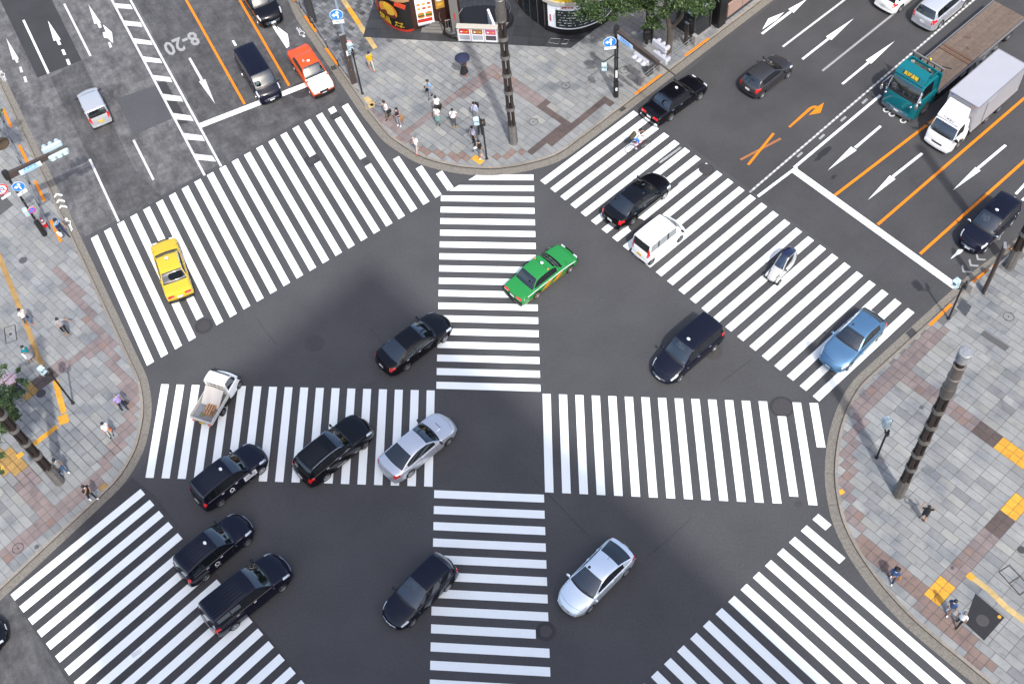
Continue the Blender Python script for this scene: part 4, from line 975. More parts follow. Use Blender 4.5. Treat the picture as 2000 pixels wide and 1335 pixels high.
    if 'rails' in opts:
        for sd in (1, -1):
            m_ = MB(); pts = [s.surf(S['rw'][1]+.1+(S['ws'][0]+.2-S['rw'][1]-.1)*i/10, 15.6, sd, .035) for i in range(11)]
            m_.path(pts, .02, 6); m_.build('roof_rail', CHROME, root)
    if 'beltchrome' in opts:
        for sd in (1, -1):
            m_ = MB(); s.patch(m_, S['side'][0][0]-.05, S['side'][-1][1]+.15, 11.0, 11.45, sd, 12, 1, .006); m_.build('window_trim', CHROME, root)
    if 'sill' in opts:
        for sd in (1, -1):
            m_ = MB(); s.patch(m_, s.xr+.5, s.xf-.45, 4.2, 4.6, sd, 8, 1, .01); m_.build('sill_trim', CHROME, root)
    if 'rooflamp' in opts:
        x = S['ws'][0]-.35; zt = interp(S['top'], x)
        MB().ell((x-L/2, 0, zt+.05), (.09, .12, .07)).build('roof_light', LAMPON, root, True)
        MB().box((x-L/2-.02, 0, zt+.005), (.16, .2, .03), bev=.01).build('roof_light_base', BLK, root)
    if 'antenna' in opts:
        x = S['rw'][1]+.18; zt = interp(S['top'], x); MB().tube((x-L/2, 0, zt), (x-L/2-.16, 0, zt+.09), .012, .006, n=5).build('antenna', BLK, root)
    if 'plategreen' in opts:
        pass
V_OBJS = {}
def car(key, *a, **k):
    V_OBJS[key] = vehicle(*a, **k); return V_OBJS[key]
G_ROAD = 'vehicles crossing the junction'
car('kei', 'keiwagon', 'parked_car', (165, 172, 1.0), (201, 243, .4), 'small silver tall hatchback driving away up the worn grey road, yellow plate', 'car', PLSIL, anchor='rear', style='steel', plate=PLATE_Y, opts=('mirrorb', 'talllamp'), heading=112.8)
V_OBJS['kei'][0].name = 'silver_car'
car('ytaxi', 'comfort', 'yellow_taxi', (318, 470.6, .62), (354.3, 581.4, .45), 'bright yellow box-shaped taxi sedan on the zebra stripes', 'taxi', PYEL, opts=('boxy', 'fender', 'blackbumper', 'rooflamp'), style='steel')
car('caravan', 'caravan', 'black_van', (533, 196, .45), (474, 90, 1.9), 'long black van with ribbed roof waiting at the stop line', 'van', PBN, opts=('ribs', 'talllamp', 'chromegrille'), anchor='front', heading=-67)
car('alphard2', 'alphard', 'black_minivan', (535, 45, .5), None, 'black minivan with chrome grille behind the orange and white taxi', 'minivan', PB, opts=('chromegrille', 'talllamp'), anchor='front', heading=-67)
car('otaxi', 'comfort', 'orange_taxi', (635, 181, .5), (580, 88, .95), 'orange taxi sedan with a white bonnet by the kerb', 'taxi', PORA, opts=('boxy', 'fender', 'rooflamp', 'blackbumper'), bonnet=PWH, style='steel', anchor='front', heading=-67)
car('btaxi', 'comfort', 'black_taxi_sedan', (1369, 156, .62), (1266, 233, .45), 'glossy black box-shaped taxi sedan leaving beside the kerb', 'taxi', PB, opts=('boxy', 'rooflamp', 'chromebumper', 'chromehandle', 'beltchrome'), seat=SEATW, rearglass=GLF)
car('yaris', 'hatch', 'grey_hatchback', (1538, 115, .6), (1457.5, 181, .4), 'dark grey hatchback driving up the wide avenue', 'car', PGRY, opts=('mirrorb',), anchor='rear')
car('crownN', 'sedan', 'black_sedan', (1299, 345.4, .6), (1191, 433.6, .45), 'black sedan with pale seat covers beside the white minivan on the stripes', 'car', PB, opts=('beltchrome', 'chromehandle', 'antenna'), seat=SEATW, rearglass=GLF)
car('hijet', 'keivan', 'white_van', (1328, 428.6, .9), (1247, 502.8, .4), 'small white box van with a dark rear window on the stripes', 'van', PWH, opts=('mirrorb', 'talllamp'), style='steel', plate=PLATE_Y)
car('gtaxi', 'comfort', 'green_taxi', (1112.8, 489.8, .62), (1001.6, 580.2, .45), 'green taxi sedan with white stripe and orange side flashes', 'taxi', PGRN, opts=('boxy', 'fender', 'rooflamp', 'blackbumper'), style='alloy', steer=.1, sideglass=GLD)
car('crownC', 'sedan', 'black_sedan', (873, 620, .6), (746, 716, .55), 'black sedan with its nose over the middle ladder of stripes', 'car', PB, opts=('beltchrome', 'chromehandle', 'antenna'), rearglass=GLF, steer=.2)
car('suv', 'suv', 'black_estate', (714.7, 822.3, .75), (589, 929.4, .6), 'black sport utility car with chrome roof rails and ribbed roof', 'car', PB, opts=('ribs', 'ribs_short', 'rails', 'beltchrome', 'sill', 'chromehandle'), style='dark', steer=.15)
car('legacy', 'legacy', 'silver_sedan', (879.6, 817.2, .62), (752, 924.3, .6), 'silver sedan with a bonnet scoop on the stripes', 'car', PSIL, opts=('beltchrome', 'mirrorb'), style='alloy', steer=.1)
car('jpn1', 'jpn', 'black_taxi', (509.2, 879.2, .7), (388.4, 976.6, .6), 'black tall taxi with a white front door panel', 'taxi', PBN, opts=('ribs', 'rooflamp', 'mirrorfc', 'chromebar', 'talllamp', 'chromehandle'), group='black tall taxis', steer=.1)
car('jpn2', 'jpn', 'black_taxi', (481.8, 1016.3, .7), (356.4, 1123.5, .6), 'black tall taxi with an oval roof light and ring emblem, second in the line', 'taxi', PBN, opts=('ribs', 'rooflamp', 'chromebar', 'talllamp', 'chromehandle'), group='black tall taxis')
car('alphard', 'alphard', 'black_minivan', (560.7, 1095.2, .62), (401, 1218.6, .8), 'large black minivan with a long flat roof entering the junction', 'minivan', PBN, opts=('ribs', 'ribs_short', 'beltchrome', 'chromehandle', 'antenna', 'chromebar'), style='dark')
car('fit', 'fit', 'black_hatchback', (762.4, 1212.4, .5), (874.3, 1092.4, .95), 'dark navy hatchback with bright red tail lamps', 'car', PBN, opts=('chromebar', 'antenna', 'mirrorb', 'talllamp'), steer=.1)
car('prius', 'prius', 'silver_hatchback', (1101.3, 1190.9, .5), (1223.7, 1061.3, .95), 'pale silver liftback car in the clear part of the junction', 'car', PPRI, opts=('antenna',), steer=.05)
car('mtaxi', 'wagon_taxi', 'black_minivan_taxi', (1283.7, 739.7, .4), (1402.4, 615.6, 1.6), 'black minivan taxi with a white ball lamp on its roof', 'taxi', PBN, opts=('ribs', 'rooflamp', 'chromebar', 'chromehandle'), anchor='front')
car('mazda', 'mazda', 'blue_hatchback', (1615, 716.4, .45), (1712, 612, 1.0), 'metallic blue hatchback on the outermost stripes', 'car', PBLU, opts=('antenna',), anchor='front')
car('jpn3', 'jpn', 'black_taxi', (1887.9, 484.8, .5), (1983.8, 375, 1.5), 'black tall taxi waiting in the lane by the sidewalk, round white roof light', 'taxi', PBN, opts=('ribs', 'rooflamp', 'chromegrille', 'talllamp', 'mirrorc'), group='black tall taxis', anchor='front')
car('wagon', 'suv', 'silver_wagon', None, (1797.5, 47.5, .5), 'silver estate car beside the flatbed lorry', 'car', PSIL, opts=(), anchor='rear', heading=37)
car('whitecar', 'jpn', 'white_minivan', None, (1724, 15, .5), 'white car leaving at the top of the avenue', 'car', PWH, opts=(), anchor='rear', heading=37)
car('leftcar', 'sedan', 'black_sedan', (12, 1221, .55), None, 'black car just nosing in beside the lower zebra stripes', 'car', PB, opts=(), anchor='front', heading=25)
SPEC['bigcab'] = dict(L=2.15, W=2.45, H=2.72, top=[(0, 2.62), (.06, 2.68), (.8, 2.72), (1.35, 2.66), (1.55, 2.5), (1.98, 1.62), (2.05, 1.42), (2.11, .95), (2.15, .5)], rw=(-1, -1), ws=(1.58, 1.97), belt=1.58, roofw=1.08, wb=4.8, fo=1.3, bow=(0, .14), rear_w=1, nose_w=.93, side=[(.5, 1.75)], glass_lo=1.68, taper=.3, fr=.5)
SPEC['elfcab'] = dict(L=1.72, W=1.86, H=2.05, top=[(0, 1.97), (.06, 2.02), (.6, 2.05), (.95, 2.0), (1.1, 1.88), (1.52, 1.22), (1.6, 1.05), (1.68, .78), (1.72, .48)], rw=(-1, -1), ws=(1.12, 1.51), belt=1.2, roofw=.8, wb=2.9, fo=1.05, bow=(0, .10), rear_w=1, nose_w=.92, side=[(.45, 1.3)], glass_lo=1.28, taper=.25, fr=.38)
def cabshell(root, kind, xo, paintm, opts):
    S = SPEC[kind]; sub = empty('cab', (xo, 0, 0), 0, root); s = Shell(S)
    before = set(bpy.data.objects)
    s.build(root, paintm); fit_car(root, s, S, paintm, 'steel', opts, SEATG, PLATE_W, 0)
    for o in [o for o in bpy.data.objects if o not in before and o.parent == root]: o.location = Vector(o.location)+Vector((xo, 0, 0))
    bpy.data.objects.remove(sub)
    return s
WOODBED = mat('bed_planks', (0.21, 0.155, 0.12), 0.85, var=0.35, vscale=4, island=0.12, objr=0.12); STEELR = mat('rusty_steel', (0.19, 0.10, 0.06), 0.85, var=0.4, vscale=8)
ALU = mat('aluminium_box', (0.62, 0.62, 0.66), 0.45, 0.3, var=0.06, vscale=1.5); DIRTYW = mat('dirty_white', (0.6, 0.58, 0.53), 0.7, var=0.25, vscale=6)
def kei_truck():
    A = P(392.7, 823, .65); B = P(436, 723, 1.45); d = (B-A); d.z = 0; d.normalize(); hd = math.atan2(d.y, d.x)
    c = A+d*(3.395-.675)*.975; root = empty('pickup_truck', (c.x, c.y, .004), hd); root.scale = (.975,)*3
    pr(root, 'little white pickup truck with an open loaded bed', 'truck')
    S = SPEC['keitruck']; s = Shell(S); s.build(root, PWH); fit_car(root, s, S, PWH, 'steel', ('mirrorb', 'open', 'nodetail'), SEATG, PLATE_Y, 0)
    for sd in (1, -1):
        MB().box((.1, sd*.33, .62), (.45, .5, .12), bev=.03).box((-.2, sd*.33, .95), (.12, .5, .6), bev=.03).build('seat', mat('seat_tan', (.3, .22, .15), .8) if sd > 0 else MATS['seat_tan'], root)
        m_ = MB(); s.patch(m_, 1.12, 1.3, 9, 12, sd, 4, 4, .012); m_.build('headlight', LAMPW, root)
        MB().ell((.35, sd*.86, 1.05), (.07, .1, .12)).build('mirror', BLK, root, True)
    x1 = -.675-.04; x0 = x1-1.98; xm = (x0+x1)/2
    f = MB().box((xm, 0, .60), (1.98, 1.38, .06)); f.build('bed_floor', mat('bed_grey', (.33, .34, .37), .7, var=.3, vscale=8), root)
    for sd in (1, -1):
        MB().box((xm, sd*.70, .76), (1.98, .035, .3), bev=.01).build('side_board', DIRTYW, root)
        MB().box((x0-.03, sd*.5, .53), (.05, .2, .09)).build('taillight', LAMPR, root)
    MB().box((x0-.0, 0, .76), (.035, 1.40, .3), bev=.01).build('tailgate', DIRTYW, root)
    MB().box((x0-.045, 0, .52), (.02, .3, .15)).build('licence_plate', PLATE_Y, root)
    MB().box((xm, 0, .48), (1.9, .8, .12)).build('chassis', BLK, root)
    g_ = MB(); 
    for y in (-.66, .66): g_.tube((x1+.02, y, .6), (x1+.02, y, 1.62), .025, n=6)
    for z in (1.12, 1.35, 1.6): g_.tube((x1+.02, -.66, z), (x1+.02, .66, z), .022, n=6)
    for y in (-.4, -.13, .13, .4): g_.tube((x1+.02, y, 1.12), (x1+.02, y, 1.6), .015, n=5)
    g_.build('guard_frame', DIRTYW, root)
    MB().box((-.675-.005, 0, 1.36), (.012, 1.1, .36)).build('rear_window', GLD, root)
    # load
    T = root.matrix_basis.copy(); T = Matrix.Translation(root.location) @ Matrix.Rotation(hd, 4, 'Z')
    cl = []
    nx, ny = 16, 14
    rnd = random.Random(4)
    for i in range(nx+1):
        for j in range(ny+1):
            u = i/nx; v = j/ny-.5
            x = x1-.05-u*.95; z = 1.28-.5*u-.25*abs(v)*u+.03*math.sin(9*v+3*u)+rnd.uniform(-.012, .012)+(.12 if i == nx else 0)
            cl.append(T @ Vector((x, v*(1.22-.15*u), max(z, .66))))
    fs = [(i*(ny+1)+j, i*(ny+1)+j+1, (i+1)*(ny+1)+j+1, (i+1)*(ny+1)+j) for i in range(nx) for j in range(ny)]
    o = mobj('tarpaulin', cl, fs, mat('canvas', (.66, .62, .57), .9), None, smooth=True); pr(o, 'cream tarpaulin draped behind the cab of the little white pickup', 'tarpaulin')
    MC = mat('carton', (.62, .33, .17), .85); MK = mat('carton_print', (.02, .018, .018), .7)
    for k, (x, y, w_, l_) in enumerate(((x1-1.05, -.18, .36, .5), (x1-1.38, -.2, .22, .4))):
        r2 = empty('carton', T @ Vector((x, y, .63)), hd+.1)
        pr(r2, ('orange brown carton with black stripes in the pickup bed', 'smaller brown carton nearer the tailgate of the pickup')[k], 'carton')
        MB().box((0, 0, .13), (w_, l_, .26)).build('box', MC, r2)
        for q in range(3): MB().box((0, -.17+.15*q, .262), (w_*.96, .05, .006)).build('black_stripe', MK, r2)
        r2.location.z = .64
    m_ = MB(); rnd = random.Random(2)
    for k in range(14):
        a = T @ Vector((x0+.45+rnd.uniform(-.12, .12), .15+rnd.uniform(-.14, .14), .66)); m_.ell(a, (.05, .03, .02), 6, 4, Matrix.Rotation(rnd.uniform(0, 6), 4, 'Z'))
    pr(m_.build('leaf_bundle', mat('dry_green', (.2, .21, .05), .8)), 'little heap of green leaves on the pickup bed', 'leaves', kind='stuff')
kei_truck()
def trike():
    A = P(1503.6, 545, .45); hd = R(-139); d = Vector((math.cos(hd), math.sin(hd), 0)); c = A-d*2.345/2*.99
    root = empty('microcar', (c.x, c.y, .004), hd); pr(root, 'tiny white three-wheeled microcar with a dark blue canopy', 'microcar')
    DB = mat('canopy_blue', (.012, .016, .06), .15, coat=1); WB = glassmat('blue_glass', (.2, .3, .5), .35, (.6, .75, 1))
    S = SPEC['trike']; s = Shell(S); s.xf = 5; s.xr = 5; s.build(root, paint('paint_pearl', (.62, .62, .6)), roof=DB, frontglass=WB, rearglass=DB)
    for sd in (1, -1):
        add_wheel(root, 1.17-.32, sd*.40, .21, 'dark'); m_ = MB(); m_.ell((1.17-.32, sd*.37, .36), (.26, .09, .14)); m_.build('mudguard', MATS['paint_pearl'], root, True)
        MB().ell((.38, sd*.48, .92), (.05, .09, .05)).build('mirror', BLK, root, True)
        m_ = MB(); s.patch(m_, 1.95, 2.2, 12, 16, sd, 4, 3, .01); m_.build('headlight', BLK, root)
    add_wheel(root, -.85, 0, .21, 'dark')
    m_ = MB(); s.patch(m_, .05, .14, 7, 15, 1, 3, 6, .01); s.patch(m_, .05, .14, 7, 15, -1, 3, 6, .01); m_.build('tail_panel', BLK, root)
    MB().box((0, 0, .3), (1.6, .5, .2)).build('underbody', BLK, root)
    MB().box((-.1, 0, .62), (.5, .42, .14), bev=.04).box((-.38, 0, .9), (.12, .4, .55), bev=.04).build('seat', SEATG, root)
trike()
def flatbed():
    hd = R(-143.5); d = Vector((math.cos(hd), math.sin(hd), 0)); nose = P(1750, 214, .55); c = nose-d*5.2
    root = empty('flatbed_truck', (c.x, c.y, .004), hd); pr(root, 'big teal flatbed lorry with an empty plank deck', 'lorry')
    xo = 5.2-2.15/2
    s = cabshell(root, 'bigcab', xo, PTEA, ('mirrorb', 'chromebar', 'chromebumper', 'notail', 'bigbumper', 'chromegrille'))
    MB().box((5.2-1.1, 0, .42), (1.5, 1.9, .3)).build('cab_chassis', BLK, root)
    # air deflector with the yellow name board
    v = []
    for x, z, w_ in ((5.2-.60, 2.68, 1.06), (5.2-.8, 3.05, 1.02), (5.2-1.3, 3.3, .92), (5.2-1.34, 2.72, .96)):
        for y in (-w_, w_): v.append((x, y, z))
    f = [(0, 1, 3, 2), (2, 3, 5, 4), (4, 5, 7, 6), (1, 7, 5, 3), (0, 2, 4, 6)]
    mobj('wind_deflector', v, f, PTEA, root)
    MB().box((5.2-1.72, 0, 2.80), (.62, 1.7, .05)).build('roof_tray', mat('tray_green', (.05, .1, .09), .7, var=.6, vscale=14), root)
    for y in (-.98, .98): MB().box((5.2-1.7, y, 2.95), (.72, .05, .18)).build('tray_rail', PTEA, root)
    rn = random.Random(3)
    for k in range(14):
        MB().box((5.2-1.72+rn.uniform(-.22, .22), rn.uniform(-.75, .75), 2.88), (rn.uniform(.08, .25), rn.uniform(.08, .3), .09), rz=rn.uniform(0, 3)).build('strap_bundle', rn.choice([MATS['tray_green'], STEELR, mat('tarp_green', (.03, .28, .17), .8), mat('grey_rope', (.3, .3, .27), .9)]), root)
    Mb = face_M((5.2-.715, 0, 2.90), (0, 1, 0), (-.2, 0, .37))
    b = MB().box((0, 0, 0), (1.15, .24, .02), M=Mb @ Matrix.Translation((0, 0, .01))); b.build('name_board', BLK, root)
    text(root, '\u9ad8\u5ca1\u904b\u8f38', .26, Mb @ Matrix.Translation((0, 0, .024)), mat('board_yellow', (.85, .6, .02), .5), bold=.004)
    # headboard
    hx = 5.2-2.32
    MB().box((hx, 0, 1.9), (.12, 2.35, 1.7), bev=.03).build('headboard', PTEA, root)
    g_ = MB().box((hx-.05, 0, 3.02), (.09, 2.4, .14)); g_.build('headboard_rail', mat('dull_steel', (.35, .34, .33), .6, .5), root)
    for y in (-1.05, -.5, 0, .5, 1.05): MB().box((hx-.02, y, 2.86), (.06, .06, .3)).build('rail_post', BLK, root)
    MB().ell((hx-.05, .1, 3.2), (.08, .08, .1)).build('beacon', MATS['board_yellow'], root, True)
    # deck
    bx1 = hx-.12; bl = 9.2; W_ = 2.4
    n = 17
    for k in range(n):
        y = -W_/2+.06+(W_-.12)*(k+.5)/n; MB().box((bx1-bl/2, y, 1.05+.002*(k % 3)), (bl, (W_-.12)/n-.008, .05)).build('plank', WOODBED, root)
    MB().box((bx1-bl/2, 0, .96), (bl, 1.8, .1)).build('deck_frame', BLK, root)
    for sd in (1, -1):
        MB().box((bx1-bl/2, sd*(W_/2+.02), 1.03), (bl, .06, .16)).build('side_rail', mat('rail_metal', (.45, .44, .45), .45, .6) if sd > 0 else MATS['rail_metal'], root)
        for k in range(4): MB().tube((bx1-2.6, sd*1.14, .5+.12*k), (bx1-6.3, sd*1.14, .5+.12*k), .018, n=6).build('guard_bar', ALLOY, root)
        for x in (bx1-5.2, bx1-6.5, bx1-7.8): add_wheel(root, x, sd*1.02, .42, 'steel', z=.42)
        add_wheel(root, bx1-1.1, sd*1.02, .42, 'steel', z=.42)
    for x in (bx1-3.3, bx1-3.65): MB().box((x, 0, 1.10), (.16, 2.3, .05)).build('cross_bar', STEELR, root)
    for (x, y, l_, a) in ((1.3, -.1, .5, .8), (2.1, .3, .6, 2.0), (1.7, -.75, .35, .2), (4.4, .2, .3, 1), (5.2, -.4, .4, 2)):
        MB().box((bx1-x, y, 1.105), (l_, .05, .03), rz=a).build('chain_hook', STEELR if l_ < .5 else BLK, root)
    MB().box((bx1-1.0, .35, 1.085), (.5, .5, .012)).build('deck_plate', STEELR, root)
    for sd in (1, -1):
        m_ = MB().path([(5.2-.55, sd*1.18, 2.3), (5.2+.12, sd*1.3, 2.1), (5.2+.14, sd*1.3, 1.5)], .02, 6); m_.build('mirror_arm', CHROME, root)
        MB().ell((5.2+.14, sd*1.3, 1.75), (.06, .12, .2)).build('mirror', CHROME, root, True)
        MB().ell((5.2+.1, sd*.95, 1.5), (.09, .09, .09)).build('mirror', CHROME, root, True)
flatbed()
def boxtruck():
    hd = R(-143.2); d = Vector((math.cos(hd), math.sin(hd), 0)); nose = P(1827.5, 283, .45); L = 6.8; c = nose-d*L/2
    root = empty('box_truck', (c.x, c.y, .004), hd); pr(root, 'white cab delivery truck with a plain grey box body', 'truck')
    xo = L/2-1.72/2; cabshell(root, 'elfcab', xo, PWH, ('mirrorb', 'notail', 'bigbumper'))
    v = []
    for x, z, w_ in ((L/2-.62, 2.05, .78), (L/2-.7, 2.25, .76), (L/2-1.5, 2.92, .72), (L/2-1.55, 2.03, .74)):
        for y in (-w_, w_): v.append((x, y, z))
    mobj('wind_deflector', v, [(0, 1, 3, 2), (2, 3, 5, 4), (4, 5, 7, 6), (1, 7, 5, 3), (0, 2, 4, 6)], PWH, root)
    Mb = face_M((L/2-.675, 0, 2.15), (0, 1, 0), (-.08, 0, .2))
    text(root, 'TOKIKO', .2, Mb @ Matrix.Translation((0, 0, .012)), mat('lettering_dark', (.03, .03, .035), .5), bold=.006)
    bl = 4.9; bx = L/2-1.85-bl/2
    MB().box((bx, 0, 1.93), (bl, 2.06, 2.06), bev=.02).build('cargo_box', ALU, root)
    e = MB()
    for sd in (1, -1): e.box((bx, sd*1.035, 2.955), (bl+.01, .04, .05)); e.box((bx, sd*1.035, .90), (bl+.01, .04, .07))
    for x in (bx-bl/2, bx+bl/2): e.box((x, 0, 2.955), (.04, 2.08, .05))
    e.build('edge_trim', mat('trim_steel', (.5, .5, .52), .4, .6), root)
    for sd in (1, -1):
        MB().box((bx+.9, sd*1.045, 1.85), (1.0, .02, 1.7)).build('side_door', ALU, root)
        MB().box((bx+.9+.51, sd*1.06, 1.85), (.02, .02, 1.7)).build('door_bar', MATS['trim_steel'], root)
        MB().box((bx+bl/2+.01, sd*.8, 2.86), (.03, .14, .05)).build('marker_lamp', LAMPA if sd > 0 else mat('lamp_blue', (.05, .1, .6), .3), root)
        add_wheel(root, bx-.9, sd*.85, .36, 'steel', z=.36)
        MB().box((L/2-.4+.2, sd*1.07, 1.42), (.08, .18, .26), bev=.03).build('mirror', BLK, root)
    MB().box((bx, 0, .72), (bl, .9, .26)).build('chassis', BLK, root)
    MB().box((L/2-.16, .15, 1.42), (.02, .3, .2), M=Matrix.Rotation(R(-32), 4, 'Y') @ Matrix.Identity(4)).build('paper_sheet', mat('pale_green', (.45, .75, .6), .8), root) if False else None
boxtruck()
# emblems, stickers and drivers
TXT_W = mat('lettering_white', (.75, .75, .76), .5); TXT_K = mat('lettering_black', (.02, .02, .022), .5)
def side_decal(key, x0, x1, r0, r1, m, name='door_panel', sd=-1, off=.012):
    root, s = V_OBJS[key]; mb = MB(); s.patch(mb, x0, x1, r0, r1, sd, 8, 4, off); return mb.build(name, m, root)
side_decal('jpn1', 2.65, 3.55, 5.2, 8.8, DECAL, 'white_door_panel')
root, s = V_OBJS['jpn1']
for k, tx in enumerate(('PLEASE HAIL', 'TOKYO TAXI')):
    p = s.surf(3.1, 7.6-k*1.3, -1, .022); text(root, tx, .1, face_M(p, (1, 0, 0), (0, .1, 1)), TXT_K)
for key in ('jpn1', 'jpn2'):
    root, s = V_OBJS[key]; p = s.surf(1.75, 7.0, -1, .02); Mr = face_M(p, (1, 0, 0), (0, .1, 1))
    mb = MB(); prof = [(.12+.028*math.cos(a), .006*math.sin(a)) for a in [2*math.pi*k/6 for k in range(7)]]; mb.lathe(prof, 20, Mr); mb.build('ring_emblem', DECAL, root)
    text(root, 'TOKYO 2020', .06, Mr @ Matrix.Translation((0, -.2, 0)), DECAL)
root, s = V_OBJS['jpn3']
for k, x in enumerate((.5, .85)):
    p = s.surf(x, 8.2, 1, .02); text(root, 'AI'[k], .2, face_M(p, (-1, 0, 0), (0, -.1, 1)), DECAL)
side_decal('jpn3', 2.9, 3.6, 5, 7, mat('door_silver', (.35, .36, .4), .3, .7), 'door_panel', 1)
# the green taxi's livery
for sd in (1, -1):
    side_decal('gtaxi', .12, 4.45, 8.2, 8.9, DECAL, 'white_stripe', sd, .010)
    for a in (1.55, 2.45):
        root, s = V_OBJS['gtaxi']; v = []
        for i in range(5):
            for j in range(4):
                r_ = 4.3+3.6*j/3; v.append(s.surf(a+.5*i/4+.16*j, r_, sd, .009))
        f = [(i*4+j, (i+1)*4+j, (i+1)*4+j+1, i*4+j+1) if sd < 0 else (i*4+j+1, (i+1)*4+j+1, (i+1)*4+j, i*4+j) for i in range(4) for j in range(3)]
        mobj('orange_flash', v, f, DECALO, root)
    side_decal('gtaxi', .2, 4.2, 3.6, 3.9, DECALO, 'sill_stripe', sd, .010)
    side_decal('ytaxi', .12, 4.5, 8.0, 8.5, mat('decal_red', (.7, .06, .02), .4) if sd > 0 else MATS['decal_red'], 'red_stripe', sd, .010)
root, s = V_OBJS['gtaxi']
for sd in (1, -1): MB().ell((.05, sd*.56, 1.53), (.06, .06, .055)).build('roof_marker', LAMPA, root, True)
MB().tube((.05, -.5, 1.525), (.05, .5, 1.535), .008, n=5).build('roof_cable', BLK, root)
root, s = V_OBJS['otaxi']
text(root, 'TAXI', .16, Matrix.Translation((-.6, .12, 1.535)) @ Matrix.Rotation(R(-90), 4, 'Z'), TXT_K, bold=.006) if False else None
MB().box((-.15, -.28, 1.52), (.2, .09, .01)).build('roof_sticker', TXT_W, root); MB().box((-.15, -.28, 1.526), (.15, .05, .004)).build('roof_sticker', TXT_K, root)
root, s = V_OBJS['legacy']
MB().box((1.33, 0, .985), (.34, .52, .07), bev=.03).build('bonnet_scoop', PSIL, root)
MB().box((1.51, 0, .98), (.02, .42, .045)).build('scoop_mouth', BLK, root)
for key in ('prius', 'jpn1', 'jpn2', 'mtaxi', 'jpn3', 'btaxi', 'ytaxi', 'otaxi'):
    root, s = V_OBJS[key]; L = s.S['L']; x = s.S['ws'][0]+.08; zt = interp(s.S['top'], x)
    MB().box((x-L/2, 0, zt-.09), (.04, .22, .06)).build('rear_view_mirror', BLK, root)
    p = s.surf(s.S['ws'][1]-.12, 17.2, 1, -.012); MB().box(p, (.07, .1, .006), M=Matrix.Rotation(R(35), 4, 'Y')).build('sticker', mat('sticker_green', (.2, .6, .45), .6) if 'sticker_green' not in MATS else MATS['sticker_green'], root)
# ---------------------------------------------------------------- poles, signals, signs
BRZ = mat('post_brown', (.105, .08, .07), .6, .2, var=.25, vscale=3); BRZ2 = mat('column_bronze', (.075, .055, .047), .5, .45, var=.4, vscale=2); STL = mat('column_steel', (.34, .315, .29), .42, .75, var=.3, vscale=4)
STLR = mat('column_steel_rust', (.32, .25, .2), .5, .6, var=.6, vscale=2.5, col2=(.2, .21, .23)); DKP = mat('signal_pole', (.035, .033, .034), .45, .3); SIG = mat('signal_housing', (.36, .45, .48), .45)
SIGD = mat('signal_visor_inside', (.03, .035, .035), .6); SIG2 = mat('signal_housing_grey', (.40, .40, .43), .4, .2); SBLUE = mat('sign_blue', (.02, .18, .72), .4); SRED = mat('sign_red', (.7, .02, .03), .4); SWH = mat('sign_white', (.78, .8, .82), .4); NAMEB = mat('sign_pale_blue', (.5, .62, .78), .4); NAMET = mat('sign_lettering_blue', (.04, .3, .75), .4)
LBL = mat('pole_pale_blue', (.36, .44, .56), .45, .1); GALV = mat('galvanised', (.5, .5, .5), .4, .6); STONE = mat('granite_post', (.4, .38, .36), .8, var=.2, vscale=5)
def ground_at(px, py, z=.12): return P(px, py, z)
